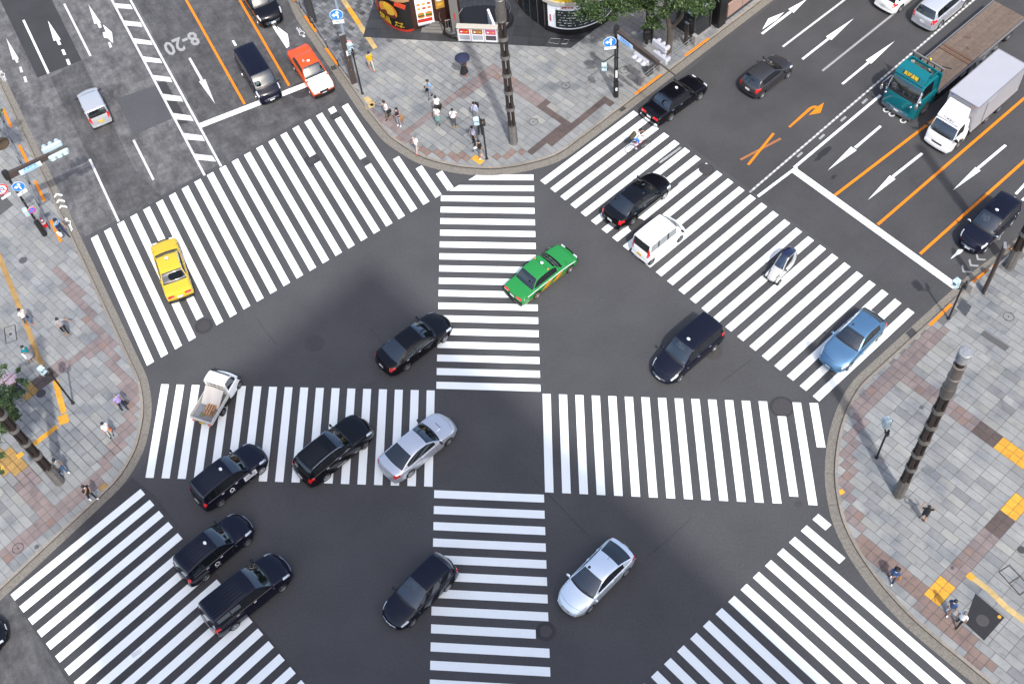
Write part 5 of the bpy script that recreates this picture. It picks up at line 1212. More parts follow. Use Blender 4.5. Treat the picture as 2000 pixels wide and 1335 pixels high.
def big_column(px, py, top, label, rot=0, full=True, rings=None):
    b = P(px, py, .12); root = empty('light_column', b, rot); pr(root, label, 'column', 'tall decorative street columns')
    m_ = MB().lathe([(.30, 0), (.30, .06), (.27, .1), (.27, 1.62), (.29, 1.64), (.29, 1.7), (.0001, 1.71)], 8); m_.build('base_drum', STL, root)
    m_ = MB()
    for k in range(22): m_.lathe([(.272, .16+.065*k), (.285, .18+.065*k), (.272, .2+.065*k)], 8)
    pr(m_.build('base_rib', STL, root), kind='stuff')
    z = 1.7; zs = [1.7]
    while z < top-4.2: z += 1.42; zs.append(z)
    zt = zs[-1]
    for k in range(4):
        a = R(45+90*k); M = Matrix.Rotation(a, 4, 'Z')
        MB().box(M @ Vector((.185, 0, (1.65+zt)/2)), (.12, .20, zt-1.65), M=Matrix.Rotation(a, 4, 'Z'), bev=.02).build('upright', BRZ2, root)
    for z in zs[1:]:
        m_ = MB()
        for q in range(4): m_.lathe([(.2, z-.13+.066*q), (.285, z-.13+.066*q), (.30, z-.105+.066*q), (.285, z-.08+.066*q), (.2, z-.08+.066*q)], 16)
        m_.build('ring_clamp', STL, root)
        MB().lathe([(.0001, z-.25), (.17, z-.25), (.17, z+.24), (.0001, z+.24)], 8).build('lamp_box', BRZ2, root)
        MB().ell((.05, -.05, z-.5), (.05, .05, .07)).build('lamp', MATS.get('lens_white') or mat('lens_white', (.6, .65, .62), .3), root, True)
    if full:
        z = zt
        m_ = MB()
        for q in range(6): m_.lathe([(.24, z+.05+.1*q), (.31, z+.05+.1*q), (.32, z+.09+.1*q), (.31, z+.13+.1*q), (.24, z+.13+.1*q)], 20)
        m_.build('ring_clamp', STL, root)
        MB().lathe([(.2, z-.3), (.25, z-.1), (.25, z+.6)], 16).build('neck', BRZ2, root)
        MB().lathe([(.25, z+.6), (.27, z+.66), (.27, z+1.35), (.3, z+1.38), (.3, z+1.44), (.27, z+1.47), (.27, z+2.3), (.29, z+2.34), (.2, z+2.36)], 24).build('shaft', STLR, root, True)
        m_ = MB().lathe([(.18, z+2.3), (.18, z+2.8)], 16); m_.build('neck', BRZ2, root)
        m_ = MB()
        for q in range(6): m_.lathe([(.22, z+2.75+.09*q), (.285, z+2.75+.09*q), (.30, z+2.785+.09*q), (.285, z+2.82+.09*q), (.22, z+2.82+.09*q)], 20)
        m_.lathe([(.27, z+3.28), (.30, z+3.3), (.30, z+3.36), (.26, z+3.4), (.0001, z+3.41)], 20)
        m_.build('capital', mat('capital_steel', (.55, .56, .58), .5, .5, var=.4, vscale=9) if 'capital_steel' not in MATS else MATS['capital_steel'], root)
    return root
big_column(1754.7, 965, 14.2, 'tall column of bronze bars and steel rings with a silver cap, beside the person with raised arms')
big_column(116.6, 940, 14.2, 'tall column of bronze bars and steel rings rising by the leafy tree')
big_column(1003, 278, 14.2, 'tall column of bronze bars and steel rings in front of the shops')
big_column(1971, 521, 14.2, 'tall column of bronze bars and steel rings next to the low brown post')
def head3(root, c, ang, m=SIG, tilt=8):
    """three lamps side by side; ang is the way the lamps look"""
    M = Matrix.Translation(c) @ Matrix.Rotation(ang, 4, 'Z') @ Matrix.Rotation(R(tilt), 4, 'Y')
    h = empty('signal_head', (0, 0, 0), 0, root)
    MB().box((0, 0, 0), (.2, 1.25, .42), M=M, bev=.07).build('housing', m, h)
    for k, col in ((-1, (.03, .25, .2)), (0, (.3, .18, .02)), (1, (.3, .02, .02))):
        Mk = M @ Matrix.Translation((.1, k*.39, 0)) @ Matrix.Rotation(R(90), 4, 'Y'); r_ = .165; v = []; f = []; n = 14
        for i in range(n+1):
            a = R(-25)+R(230)*i/n+R(-0) ; a = math.pi*.5*0+R(-115)+R(230)*i/n
            x, y = r_*math.cos(a+math.pi), r_*math.sin(a+math.pi); ln = .30*(.55+.45*math.cos(R(-115)+R(230)*i/n))
            for rr in (1, .93): v += [Mk @ Vector((x*rr, y*rr, 0)), Mk @ Vector((x*rr, y*rr, ln))]
        for i in range(n): 
            b = i*4; f += [(b, b+4, b+5, b+1), (b+2, b+3, b+7, b+6), (b+1, b+5, b+7, b+3)]
        mobj('visor', v, f, m, h)
        MB().lathe([(.0001, .0), (.15, .0), (.15, .02), (.0001, .03)], 14, Mk).build('lens', mat('lens_%d' % k, col, .3) if 'lens_%d' % k not in MATS else MATS['lens_%d' % k], h)
    return h
def round_sign(root, c, ang, kind, r=.33):
    """c: centre; ang: the way it faces"""
    M = Matrix.Translation(c) @ Matrix.Rotation(ang, 4, 'Z') @ Matrix.Rotation(R(90), 4, 'Y') @ Matrix.Rotation(R(90), 4, 'Z')
    s_ = empty('road_sign', (0, 0, 0), 0, root)
    MB().lathe([(.0001, 0), (r, 0), (r, .02), (.0001, .02)], 28, M).build('disc', SWH, s_)
    Ms = M @ Matrix.Translation((0, 0, .021))
    def flat(pts, m, z=0.0, name='arrow'): 
        mb = MB(); mb.add([Ms @ Vector((x*r, y*r, z)) for x, y in pts], [tuple(range(len(pts)))]); mb.build(name, m, s_)
    def ringf(r0, r1, m, z): 
        n = 28; v = []
        for i in range(n): a = 2*math.pi*i/n; v += [Ms @ Vector((r0*r*math.cos(a), r0*r*math.sin(a), z)), Ms @ Vector((r1*r*math.cos(a), r1*r*math.sin(a), z))]
        mobj('ring', v, [(2*i, 2*i+1, (2*i+3) % (2*n), (2*i+2) % (2*n)) for i in range(n)], m, s_)
    if kind == 'ahead_left':
        flat([(.95*math.cos(2*math.pi*i/28), .95*math.sin(2*math.pi*i/28)) for i in range(28)], SBLUE, .002, 'field')
        flat([(.05, -.7), (.27, -.7), (.27, .3), (.05, .3)], SWH, .005); flat([(-.18, .3), (.5, .3), (.16, .78)], SWH, .005)
        flat([(.05, -.12), (.05, .12), (-.3, .12), (-.3, -.12)], SWH, .006); flat([(-.3, -.38), (-.3, .38), (-.75, 0)], SWH, .005)
    elif kind == 'no_turn':
        ringf(.78, 1.0, SRED, .003)
        flat([(-.3, -.6), (-.12, -.6), (-.12, .2), (-.3, .2)], SBLUE, .004); flat([(-.3, .2), (.35, .2), (.35, .4), (-.2, .4)], SBLUE, .005); flat([(.2, -.1), (.5, -.1), (.35, -.4)], SBLUE, .005); flat([(.27, .3), (.43, .3), (.43, -.1), (.27, -.1)], SBLUE, .006)
        flat([(-.6, .52), (-.52, .62), (.6, -.52), (.52, -.62)], SRED, .008, 'bar')
    elif kind == 'no_park':
        flat([(.95*math.cos(2*math.pi*i/28), .95*math.sin(2*math.pi*i/28)) for i in range(28)], SBLUE, .002, 'field'); ringf(.75, 1.0, SRED, .004); flat([(-.6, .48), (-.48, .6), (.6, -.48), (.48, -.6)], SRED, .006, 'bar')
    elif kind == 'no_bike':
        ringf(.8, 1.0, SRED, .003); flat([(-.5, -.3), (-.1, -.3), (0, .1), (-.4, .1)], SBLUE, .004); flat([(.05, -.2), (.5, -.2), (.4, .35), (.1, .3)], SBLUE, .005)
    return s_
def plate(root, c, ang, w_, h_, txt=None, m=SWH, tm=None, size=None, name='sign_plate'):
    M = Matrix.Translation(c) @ Matrix.Rotation(ang, 4, 'Z') @ Matrix.Rotation(R(90), 4, 'Y') @ Matrix.Rotation(R(90), 4, 'Z')
    s_ = empty(name, (0, 0, 0), 0, root); MB().box((0, 0, 0), (w_, h_, .02), M=M).build('plate', m, s_)
    if txt:
        lines = txt if isinstance(txt, list) else [txt]
        for i, t_ in enumerate(lines):
            text(s_, t_, size or h_*.6/len(lines), M @ Matrix.Translation((0, (len(lines)/2-.5-i)*h_/len(lines)*.9, .013)), tm or TXT_K, bold=.003)
    return s_
CAMD = lambda p: math.atan2(-p[1], -p[0])
def mast(px, py, endpx, label, angs, h=5.85, posts=2, zarm=5.75):
    b = P(px, py, .12); e = P(endpx[0], endpx[1], zarm); root = empty('traffic_light', b); pr(root, label, 'traffic light')
    d = (e-b); d.z = 0; L = d.length; d.normalize(); q = Vector((-d.y, d.x, 0))
    for s_ in (-1, 1): MB().tube(q*s_*.09+Vector((0, 0, .9)), q*s_*.09+Vector((0, 0, h-.25)), .06, n=10).build('post', DKP, root)
    MB().tube((0, 0, 0), (0, 0, 1.3), .17, n=14).build('post_base', DKP, root)
    for z in (1.6, 2.4, 3.3, 4.2, 5.0): MB().box((0, 0, z), (.16, .36, .08), rz=math.atan2(d.y, d.x), bev=.02).build('bracket', DKP, root)
    MB().lathe([(.16, h-.55), (.19, h-.5), (.19, h+.05), (.0001, h+.07)], 16).build('post_cap', DKP, root)
    # arm: deep near the post, thin at the end
    v = []
    for t_, hh, w_ in ((.1, .22, .13), (L*.72, .15, .09)):
        for sy in (-1, 1):
            for sz in (-1, 1): v.append(d*t_+q*sy*w_+Vector((0, 0, zarm-.12-.12+sz*hh)))
    mobj('arm', v, [(0, 1, 3, 2), (4, 6, 7, 5), (0, 4, 5, 1), (2, 3, 7, 6), (1, 5, 7, 3), (0, 2, 6, 4)], BRZ, root)
    MB().tube(d*(L*.7)+Vector((0, 0, zarm-.2)), d*L+Vector((0, 0, zarm-.2)), .06, .045, n=8).build('arm_tip', BRZ, root)
    return root, d, q, L
# corner with the policeman
rt, d, q, L = mast(87.6, 458, (130, 284), 'traffic light mast with blue round sign and place name plate, beside the police officer', None)
a1 = math.atan2(-q.y, -q.x)
head3(rt, d*(L*.83)+q*(-.36)+Vector((0, 0, 5.6)), a1, tilt=8); head3(rt, d*(L*.80)+q*.42+Vector((0, 0, 5.62)), a1+math.pi, tilt=8)
plate(rt, d*(L*.36)+q*(-.24)+Vector((0, 0, 5.5)), a1, 1.35, .36, ['\u6570\u5bc4\u5c4b\u6a4b', 'Sukiyabashi'], NAMEB, NAMET, .2)
def at_(root, px, py, z): v = P(px, py, z)-root.location; return v
c = at_(rt, 36, 364, 5.0); round_sign(rt, c, R(-75), 'ahead_left', .37); plate(rt, at_(rt, 44, 376, 4.55), R(-52), .62, .22, ['\u8efd\u8eca\u4e21', '\u9664\u304f'])
c = at_(rt, 2, 370, 5.0); round_sign(rt, c, R(-60), 'no_turn', .4); plate(rt, at_(rt, 12, 383, 4.55), R(-52), .6, .16, '\u2192', SWH, SRED)
round_sign(rt, at_(rt, 62, 410, 3.0), R(-60), 'no_park', .24)
MB().box(at_(rt, 51, 414, 3.05), (.3, .35, .6), rz=R(25), bev=.06).build('control_box', SIG, rt)
# avenue corner
rt, d, q, L = mast(1203, 188, (1320, 146), 'traffic light mast with long arm at the avenue kerb, blue disc on its post', None)
a1 = math.atan2(-q.y, -q.x)
head3(rt, d*(L*.52)+q*(-.42)+Vector((0, 0, 5.45)), a1, SIG2, 12); head3(rt, d*(L*.66)+q*.42+Vector((0, 0, 5.5)), a1+math.pi, SIG2, 12)
head3(rt, d*(L*.58)+q*.75+Vector((0, 0, 5.9)), a1+math.pi, SIG2, 12)
plate(rt, d*(L*.2)+q*(-.24)+Vector((0, 0, 5.5)), a1, 1.35, .36, ['\u6570\u5bc4\u5c4b\u6a4b', 'Sukiyabashi'], NAMEB, NAMET, .2)
round_sign(rt, at_(rt, 1191, 82, 5.1), R(-90), 'ahead_left', .4); plate(rt, at_(rt, 1192, 94, 4.75), R(-90), .72, .2, '8 - 20')
MB().tube((0, 0, 3.7), at_(rt, 1178, 122, 3.7), .04, n=6).build('side_arm', DKP, rt)
def head2(root, c, ang, name='pedestrian_signal'):
    M = Matrix.Translation(c) @ Matrix.Rotation(ang, 4, 'Z'); h = empty(name, (0, 0, 0), 0, root)
    MB().box((0, 0, 0), (.22, .36, .72), M=M, bev=.06).build('housing', SIG, h)
    for z in (.17, -.17):
        v = [(.11, -.15, z-.14), (.11, .15, z-.14), (.11, .15, z+.14), (.11, -.15, z+.14), (.30, -.15, z-.02), (.30, .15, z-.02), (.30, .15, z+.14), (.30, -.15, z+.14)]
        v = [M @ Vector(p_) for p_ in v]; mobj('visor', v, [(3, 7, 6, 2), (0, 4, 7, 3), (1, 2, 6, 5)], SIG, h); MB().box((.112, 0, z), (.01, .27, .26), M=M).build('lens', SIGD, h)
    return h
head2(rt, at_(rt, 1180, 131, 3.3), R(-100)); plate(rt, Vector((0, -.15, 2.1)), R(-90), .12, .6, None); plate(rt, Vector((0, -.19, .8)), R(-90), .12, .25, None)
def ped(px, py, label, ang, side, h=3.3, extra=True, group='pedestrian signals on thin posts'):
    b = P(px, py, .12); root = empty('pedestrian_light', b); pr(root, label, 'pedestrian signal', group)
    MB().tube((0, 0, 0), (0, 0, h), .055, n=10).build('post', DKP, root); MB().lathe([(.11, 0), (.11, .04), (.06, .1)], 12).build('post_foot', DKP, root)
    s_ = Vector((math.cos(side), math.sin(side), 0)); 
    MB().tube((0, 0, h-.25), s_*.32+Vector((0, 0, h-.25)), .05, n=6).build('bracket', DKP, root)
    head2(root, s_*.36+Vector((0, 0, h+.25)), ang)
    if extra:
        m_ = MB().box((-s_.x*.12, -s_.y*.12, h+.1), (.16, .16, .34), bev=.03); m_.build('sounder', DKP, root)
        MB().ell((-s_.x*.12, -s_.y*.12, h+.42), (.07, .07, .09)).build('camera', DKP, root, True)
    return root
ped(142.7, 787, 'pedestrian signal at the bend of the yellow tactile path', R(-40), R(170))
ped(950.8, 310, 'pedestrian signal above the people waiting by the kerb', R(-90), R(165), h=3.1)
ped(1852.8, 621.9, 'pedestrian signal by the dark square cover, facing the avenue', R(-150), R(165), h=3.1)
ped(1712, 893, 'pedestrian signal standing near the rose band, short of the silver-capped column', R(100), R(80), h=2.7)
ped(708, 183, 'pedestrian signal in front of the brown post next to the orange taxi', R(-60), R(110), h=3.6)
# sign pole next to the orange taxi
b = P(692, 150, .12); rt = empty('sign_pole', b); pr(rt, 'pale blue sign pole with a blue arrow disc, by the orange taxi', 'sign pole')
MB().tube((0, 0, 0), (0, 0, 7.4), .09, .08, n=10).build('post', LBL, rt)
round_sign(rt, at_(rt, 657, 29, 5.6), R(-88), 'ahead_left', .42); plate(rt, at_(rt, 661, 43, 5.1), R(-92), .72, .26, ['\u8efd\u8eca\u4e21\u9664\u304f', '8 - 20'])
round_sign(rt, at_(rt, 680, 88, 3.2), R(-60), 'no_bike', .34); plate(rt, at_(rt, 683, 102, 2.9), R(-60), .5, .42, ['\u99d0\u8f2a', '\u7981\u6b62'])
def post(px, py, h, label, m=BRZ, w_=.3, l_=.12, rz=0, name='brown_post', cat='post', lean=None, group=None):
    b = P(px, py, .12); o = empty(name, b, rz); pr(o, label, cat, group); MB().box((0, 0, h/2), (l_, w_, h), bev=.015).build('slab', m, o); MB().box((0, 0, h+.01), (l_+.03, w_+.03, .03)).build('cap', GALV, o)
    for z in (h*.3, h*.5, h*.7): MB().ell((l_/2, 0, z), (.02, .03, .03)).build('bolt', GALV, o)
    return o
post(692, 163, 4.3, 'flat brown post behind the pedestrian signal by the orange taxi', w_=.38, rz=R(-70), group='flat brown posts')
post(1921, 570, 4.3, 'flat brown post leaning into view beside the guard rail', w_=.42, rz=R(-20), group='flat brown posts')
post(1339, 88, 1.9, 'low brown post behind the tree trunk', w_=.3, rz=R(35), group='flat brown posts')
post(1268, 82, .1, 'small covered box on the paving beside the black pole', w_=.2)
o = empty('black_pole', P(1273, 84, .12)); pr(o, 'black pole with lamps half hidden by the tree', 'pole'); MB().tube((0, 0, 0), (0, 0, 8), .09, n=10).build('post', DKP, o); MB().box((-.35, 0, .8), (.5, .4, .8), bev=.08).build('cabinet', DKP, o); MB().tube((-.35, 0, 0), (-.35, 0, 8), .1, n=8).build('post', DKP, o)
o = empty('dark_column', P(612, 42, .12)); pr(o, 'thick dark steel pole beside the railing of the upper road', 'pole'); MB().tube((0, 0, 0), (0, 0, 9), .26, .22, n=16).build('post', mat('dark_steel', (.09, .09, .095), .5, .4), o); MB().lathe([(.27, 2.6), (.29, 2.62), (.29, 2.72), (.27, 2.74)], 16).build('band', GALV, o)
# cone
o = empty('traffic_cone', P(88, 440, .12)); pr(o, 'red and white traffic cone behind the mast, by the police officer', 'traffic cone')
MB().box((0, 0, .02), (.36, .36, .04), bev=.01).build('foot', SRED, o)
for k, (a, b_) in enumerate(((.04, .2), (.2, .34), (.34, .46), (.46, .58), (.58, .72))): MB().lathe([(.15-.16*a, a), (.15-.16*b_, b_)], 14).build('band', SRED if k % 2 == 0 else SWH, o)
# kerb paint
def kpaint(a, b, w_=.13, z=.137):
    a = P(*a, z).xy; b = P(*b, z).xy; d = (b-a).normalized(); q_ = Vector((-d.y, d.x))*w_/2
    pr(MB().poly([a-q_, b-q_, b+q_, a+q_], z, z+.004).build('kerb_paint', ORANGE), kind='structure')
for a, b in (((6, 213), (22, 248)), ((37, 283), (55, 319)), ((68, 353), (87, 393)), ((99, 430), (119, 472)), ((566, -8), (577, 2)), ((595, 31), (617, 62)), ((636, 94), (660, 127)), ((1240, 184), (1291, 146)), ((1338, 109), (1385, 75)), ((1816, 635), (1858, 594)), ((1896, 554), (1941, 519)), ((1975, 488), (2010, 458))):
    kpaint(a, b, .18)
# railings
def railing(pts, label, h=.75, stone=False, group='kerbside railings'):
    w_ = [P(x, y, .12) for x, y in pts]; o = empty('railing', w_[0]); pr(o, label, 'railing', group); r_ = [v-w_[0] for v in w_]
    for v in r_:
        if stone: MB().box(v+Vector((0, 0, h/2)), (.28, .34, h), rz=R(36), bev=.03).build('post', STONE, o)
        else: MB().tube(v, v+Vector((0, 0, h)), .035, n=8).build('post', DKP, o); MB().ell(v+Vector((0, 0, h)), (.05, .05, .05)).build('post_cap', GALV, o, True)
    for i in range(len(r_)-1):
        for z in (h*.55, h*.9): MB().tube(r_[i]+Vector((0, 0, z)), r_[i+1]+Vector((0, 0, z)), .022, n=6).build('rail', GALV, o)
railing([(-14, 196), (8, 240), (24, 279), (41, 319), (58, 360), (77, 402), (98, 447)], 'railing of thin rails along the left kerb up to the traffic cone')
railing([(566, -6), (588, 17), (614, 54), (640, 94), (662, 130), (688, 164)], 'railing of thin rails beside the orange taxi')
railing([(1252, 165), (1288, 137)], 'steel rails between two pale stone posts near the black taxi sedan', .8, True)
railing([(1290, 135), (1356, 86)], 'steel rails between pale stone posts in front of the tree', .8, True)
railing([(1893, 568), (1932, 538), (1990, 490)], 'steel rails between stone posts at the right pavement', .7, True)
# utility box near the mast
o = empty('utility_box', P(1268, 145, .12), R(36)); pr(o, 'grey louvred utility box behind the signal lamps', 'utility box'); MB().box((0, 0, .5), (.5, .3, 1.0), bev=.03).build('cabinet', IRON_L, o)
for k in range(7): MB().box((.0, -.155, .2+.1*k), (.42, .01, .04)).build('slat', DKP, o)

flat_text('8-20', 354, 84, 112.6+90, 1.35, WHITE_VW, stretch=1.5, bold=.03)
def manhole(px, py, r, label, m=IRON, ring=False, z=.02, patch=0):
    b = P(px, py, z); o = empty('manhole', b); pr(o, label, 'manhole cover')
    if patch: MB().lathe([(patch, -z+.009), (patch, -z+.0105), (.0001, -z+.0105)], 32).build('asphalt_collar', A_DARK, o)
    if ring:
        MB().lathe([(r, -.0), (r, .006), (r-.035, .006), (r-.035, 0)], 28).build('ring', IRON, o); MB().lathe([(.0001, .006), (.05, .006), (.05, 0)], 10).build('keyhole', IRON, o)
        for a in (.8, 3.9): MB().box((r*math.cos(a)*.96, r*math.sin(a)*.96, .004), (.09, .06, .008), rz=a).build('hinge', IRON, o)
    else:
        MB().lathe([(r, -.0), (r, .004), (r-.03, .006), (.0001, .006)], 28).build('cover', m, o)
        for q in (.35, .62, .85): MB().lathe([(r*q, .006), (r*q, .009), (r*q-.03, .009), (r*q-.03, .006)], 24).build('ring', m, o)
    return o
C1 = 'dark iron manhole cover '
manhole(614, 670, .52, C1+'in the empty tarmac left of the black sedan', z=.012, patch=.0)
manhole(1527, 794, .52, C1+'cutting one of the rightmost upright stripes', z=.02, patch=.66)
manhole(1378, 330, .42, C1+'at the top edge of the avenue zebra', z=.02, patch=.5)
manhole(1245, 440, .55, C1+'between the black sedan and the small white van', z=.02)
manhole(398, 636, .36, C1+'below the yellow taxi at a clipped stripe', z=.02, patch=.55)
manhole(609, 313, .24, C1+'splitting a stripe of the upper zebra, larger of two', z=.02, patch=.55)
manhole(617, 290, .09, 'tiny round iron cover near the clipped stripe of the upper zebra', z=.02)
manhole(714, 316, .25, C1+'at the foot of a stripe near the top corner kerb', z=.02)
manhole(655, 227, .16, C1+'in the gap of the short stripe by the orange taxi', z=.02, patch=.35)
manhole(666, 203, .14, 'small iron cover beside the gutter near the orange taxi', z=.02)
manhole(588, 176, .26, C1+'in a round dark patch beside the orange taxi', z=.02, patch=.75)
manhole(1394, 687, .5, C1+'under the rear wheel of the minivan taxi', z=.02, patch=.0)
manhole(1066, 1232, .3, C1+'in a round patch right of the lower ladder of stripes', z=.02, patch=.5)
manhole(1560, 984, .2, 'faint small iron cover beyond the last upright stripes', z=.012)
manhole(1790, 350, .3, C1+'in the middle lane before the stop line', z=.012)
ZP = .124
manhole(45, 508, .26, 'round iron cover near the ochre tactile strip', IRON_L, z=ZP)
manhole(80, 768, .28, 'dark round cover between tactile path and parasol', IRON, z=ZP)
manhole(72, 1067, .13, 'tiny grey round cover by the lower kerb', IRON_L, z=ZP)
manhole(1800, 795, .12, 'tiny grey round cover beside the rose band', IRON_L, z=ZP); manhole(1860, 1108, .1, 'tiny grey disc on the rose band', IRON_L, z=ZP)
manhole(1995, 1073, .2, 'dark round cover at the right frame edge', IRON, z=ZP); manhole(708, 26, .2, 'round iron cover on the dark paving beside the yellow strip', IRON, z=ZP)
for px, py, lb in ((741, 202, 'behind the man with the black bag'), (1042, 238, 'right of the bronze column before the shops'), (1105, 167, 'in the middle of the top pavement'), (1219, 137, 'next to the mast with the long arm'), (35, 1070, 'on the rose band near the lower kerb'), (1970, 618, 'by the dark rectangular slab')):
    manhole(px, py, .31, 'paved inspection cover with thin black ring, '+lb, ring=True, z=ZP)
def rect_thing(name, cat, label, pts, m, z0, z1, kids=None):
    w_ = [P(x, y, z1).xy for x, y in pts]; c = sum(w_, Vector((0, 0)))/4; o = empty(name, (c.x, c.y, 0)); pr(o, label, cat)
    MB().poly([v-c for v in w_], z0, z1).build('cover', m, o); return o, c, w_
def grate(pts, label, z=.022, n=7):
    o, c, w_ = rect_thing('drain_grate', 'drain', label, pts, DARKGAP, .012, z)
    for k in range(n):
        a = w_[0].lerp(w_[1], (k+.3)/n)-c; b = w_[0].lerp(w_[1], (k+.75)/n)-c; d1 = w_[3].lerp(w_[2], (k+.3)/n)-c; d2 = w_[3].lerp(w_[2], (k+.75)/n)-c
        MB().poly([a, b, d2, d1], z, z+.012).build('slat', IRON_L, o)
    e = MB(); 
    for i in range(4):
        p, q = w_[i]-c, w_[(i+1) % 4]-c; e.tube((p.x, p.y, z+.008), (q.x, q.y, z+.008), .025, n=4)
    e.build('frame', CONC, o)
grate([(1767, 650), (1781, 638), (1793, 650), (1779, 662)], 'square drain grate by the right kerb below the orange line', n=6)
grate([(1206, 213), (1216, 206), (1225, 212), (1214, 220)], 'square drain grate at the avenue gutter near the black taxi sedan', n=5)
grate([(644, 130), (655, 127), (660, 135), (648, 139)], 'rusty drain grate beside the orange taxi', n=4)
grate([(94, 402), (103, 399), (107, 409), (98, 413)], 'small drain grate between cycle arrows and left kerb', n=4)
o, c, w_ = rect_thing('rubber_mat', 'mat', 'black square mat with a round cover by the couple', [(1905, 1158), (1962, 1205), (1922, 1250), (1884, 1215)], mat('black_mat', (.022, .022, .026), .8, var=.3, vscale=6), .12, .132)
q = P(1919, 1211, .132).xy-c; MB().lathe([(.3, .132), (.3, .136), (.27, .137), (.0001, .137)], 24, Matrix.Translation((q.x, q.y, 0))).build('round_cover', IRON, o)
q = P(1952, 1204, .132).xy-c; MB().lathe([(.09, .132), (.09, .138), (.0001, .138)], 18, Matrix.Translation((q.x, q.y, 0))).build('yellow_badge', MATS['tactile_yellow'], o)
rect_thing('steel_cover', 'cover', 'dark square steel cover by the avenue pedestrian signal', [(1868, 600), (1880, 584), (1898, 598), (1886, 618)], mat('steel_dark', (.12, .13, .14), .5, .4, var=.3, vscale=6), .12, .13)
rect_thing('slot_cover', 'cover', 'long narrow dark slab on the right pavement', [(1915, 652), (1922, 645), (1972, 677), (1964, 685)], mat('slab_dark', (.11, .11, .11), .8, var=.2), .12, .13)
rect_thing('wall_grate', 'cover', 'dark rectangle set in paving at the left frame edge', [(-20, 380), (0, 372), (26, 400), (-6, 425)], MATS['slab_dark'], .12, .13)
def hollow(pts, label, sub=False):
    w_ = [P(x, y, .125) for x, y in pts]; c = sum(w_, Vector())/4; o = empty('inspection_frame', c); pr(o, label, 'inspection cover')
    for i in range(4): MB().tube(w_[i]-c, w_[(i+1) % 4]-c, .03, n=4).build('frame_bar', IRON, o)
    if sub: MB().tube((w_[0]+w_[3])/2-c, (w_[1]+w_[2])/2-c, .03, n=4).build('frame_bar', IRON, o)
    else: MB().lathe([(.0001, .006), (.1, .006), (.1, 0)], 12).build('keyhole', IRON, o)
hollow([(8, 640), (29, 634), (33, 664), (12, 671)], 'rectangular inspection cover left of the ochre tactile strip')
hollow([(1951, 1116), (1972, 1103), (2012, 1146), (1992, 1161)], 'rectangular double inspection frame at the right edge', True)
# cycle markings
def chevrons(px, py, dx, dy, m, n=3, flip=1):
    for k in range(n):
        x, y = px+dx*k, py+dy*k; d = (P(x+dx, y+dy).xy-P(x, y).xy).normalized(); q_ = Vector((-d.y, d.x)); c = P(x, y).xy
        for s_ in (-1, 1): prism_rel('chevron', [c, c-d*.16, c-d*.16*1+q_*s_*.32-d*.28, c+q_*s_*.32-d*.28], .0205+.001*(s_ > 0), .026+.001*(s_ > 0), m, lanes)
chevrons(119, 401, -4.5, -11.5, WHITE); chevrons(1908, 508, -14, 12, WHITE_VW)
def rider(px, py, ang, m, s_=.55):
    c = P(px, py).xy; M = Matrix.Rotation(R(ang), 2)
    def st(a, b, w_=.035):
        a = c+M @ (Vector(a)*s_); b = c+M @ (Vector(b)*s_); d = (b-a).normalized(); q_ = Vector((-d.y, d.x))*w_/1.6; st.k += 1; prism_rel('rider_stroke', [a-q_, b-q_, b+q_, a+q_], .0205, .026+.0006*st.k, m, lanes)
    st.k = 0
    for a, b in (((0, .55), (.35, .2)), ((0, .55), (-.35, .2)), ((.35, .2), (.2, -.25)), ((-.35, .2), (-.2, -.25)), ((-.2, -.25), (.2, -.25)), ((-.15, -.3), (-.15, -1)), ((.05, -.3), (.05, -1.3)), ((.2, -.3), (.2, -1.15)), ((-.1, .75), (.1, .75))): st(a, b)
    h = c+M @ (Vector((0, .75))*s_); prism_rel('rider_head', [h+Vector((.1*math.cos(t_*.785), .1*math.sin(t_*.785))) for t_ in range(8)], .030, .034, m, lanes)
rider(133, 437, 22, WHITE); rider(589, 65, 204, WHITE_W); rider(5, 148, 22, WHITE_W); rider(1948, 462, 130, WHITE_VW)
for x, y in ((1731, 215), (1742, 223), (1764, 236)):
    b = P(x, y, .028); MB().lathe([(.21, 0), (.21, .003), (.12, .003), (.12, 0)], 18, Matrix.Translation(b)).build('painted_ring', WHITE_W, lanes)
# oil stains on the avenue
STAIN = mat('oil_stain', (.03, .03, .033), .5)
rn = random.Random(5)
for x, y, l_, a, w_ in ((1608, 300, 1.6, 36, .22), (1628, 346, .5, 40, .12), (1648, 122+0, .01, 0, .01)):
    if l_ < .1: continue
    c = P(x, y); pts = []
    for i in range(16):
        t_ = 2*math.pi*i/16; k = rn.uniform(.6, 1.15); pts.append(c.xy+Matrix.Rotation(R(a), 2) @ Vector((l_/2*math.cos(t_)*k, w_*math.sin(t_)*k)))
    pr(MB().poly(pts, .009, .0112).build('oil_stain', STAIN), kind='structure')

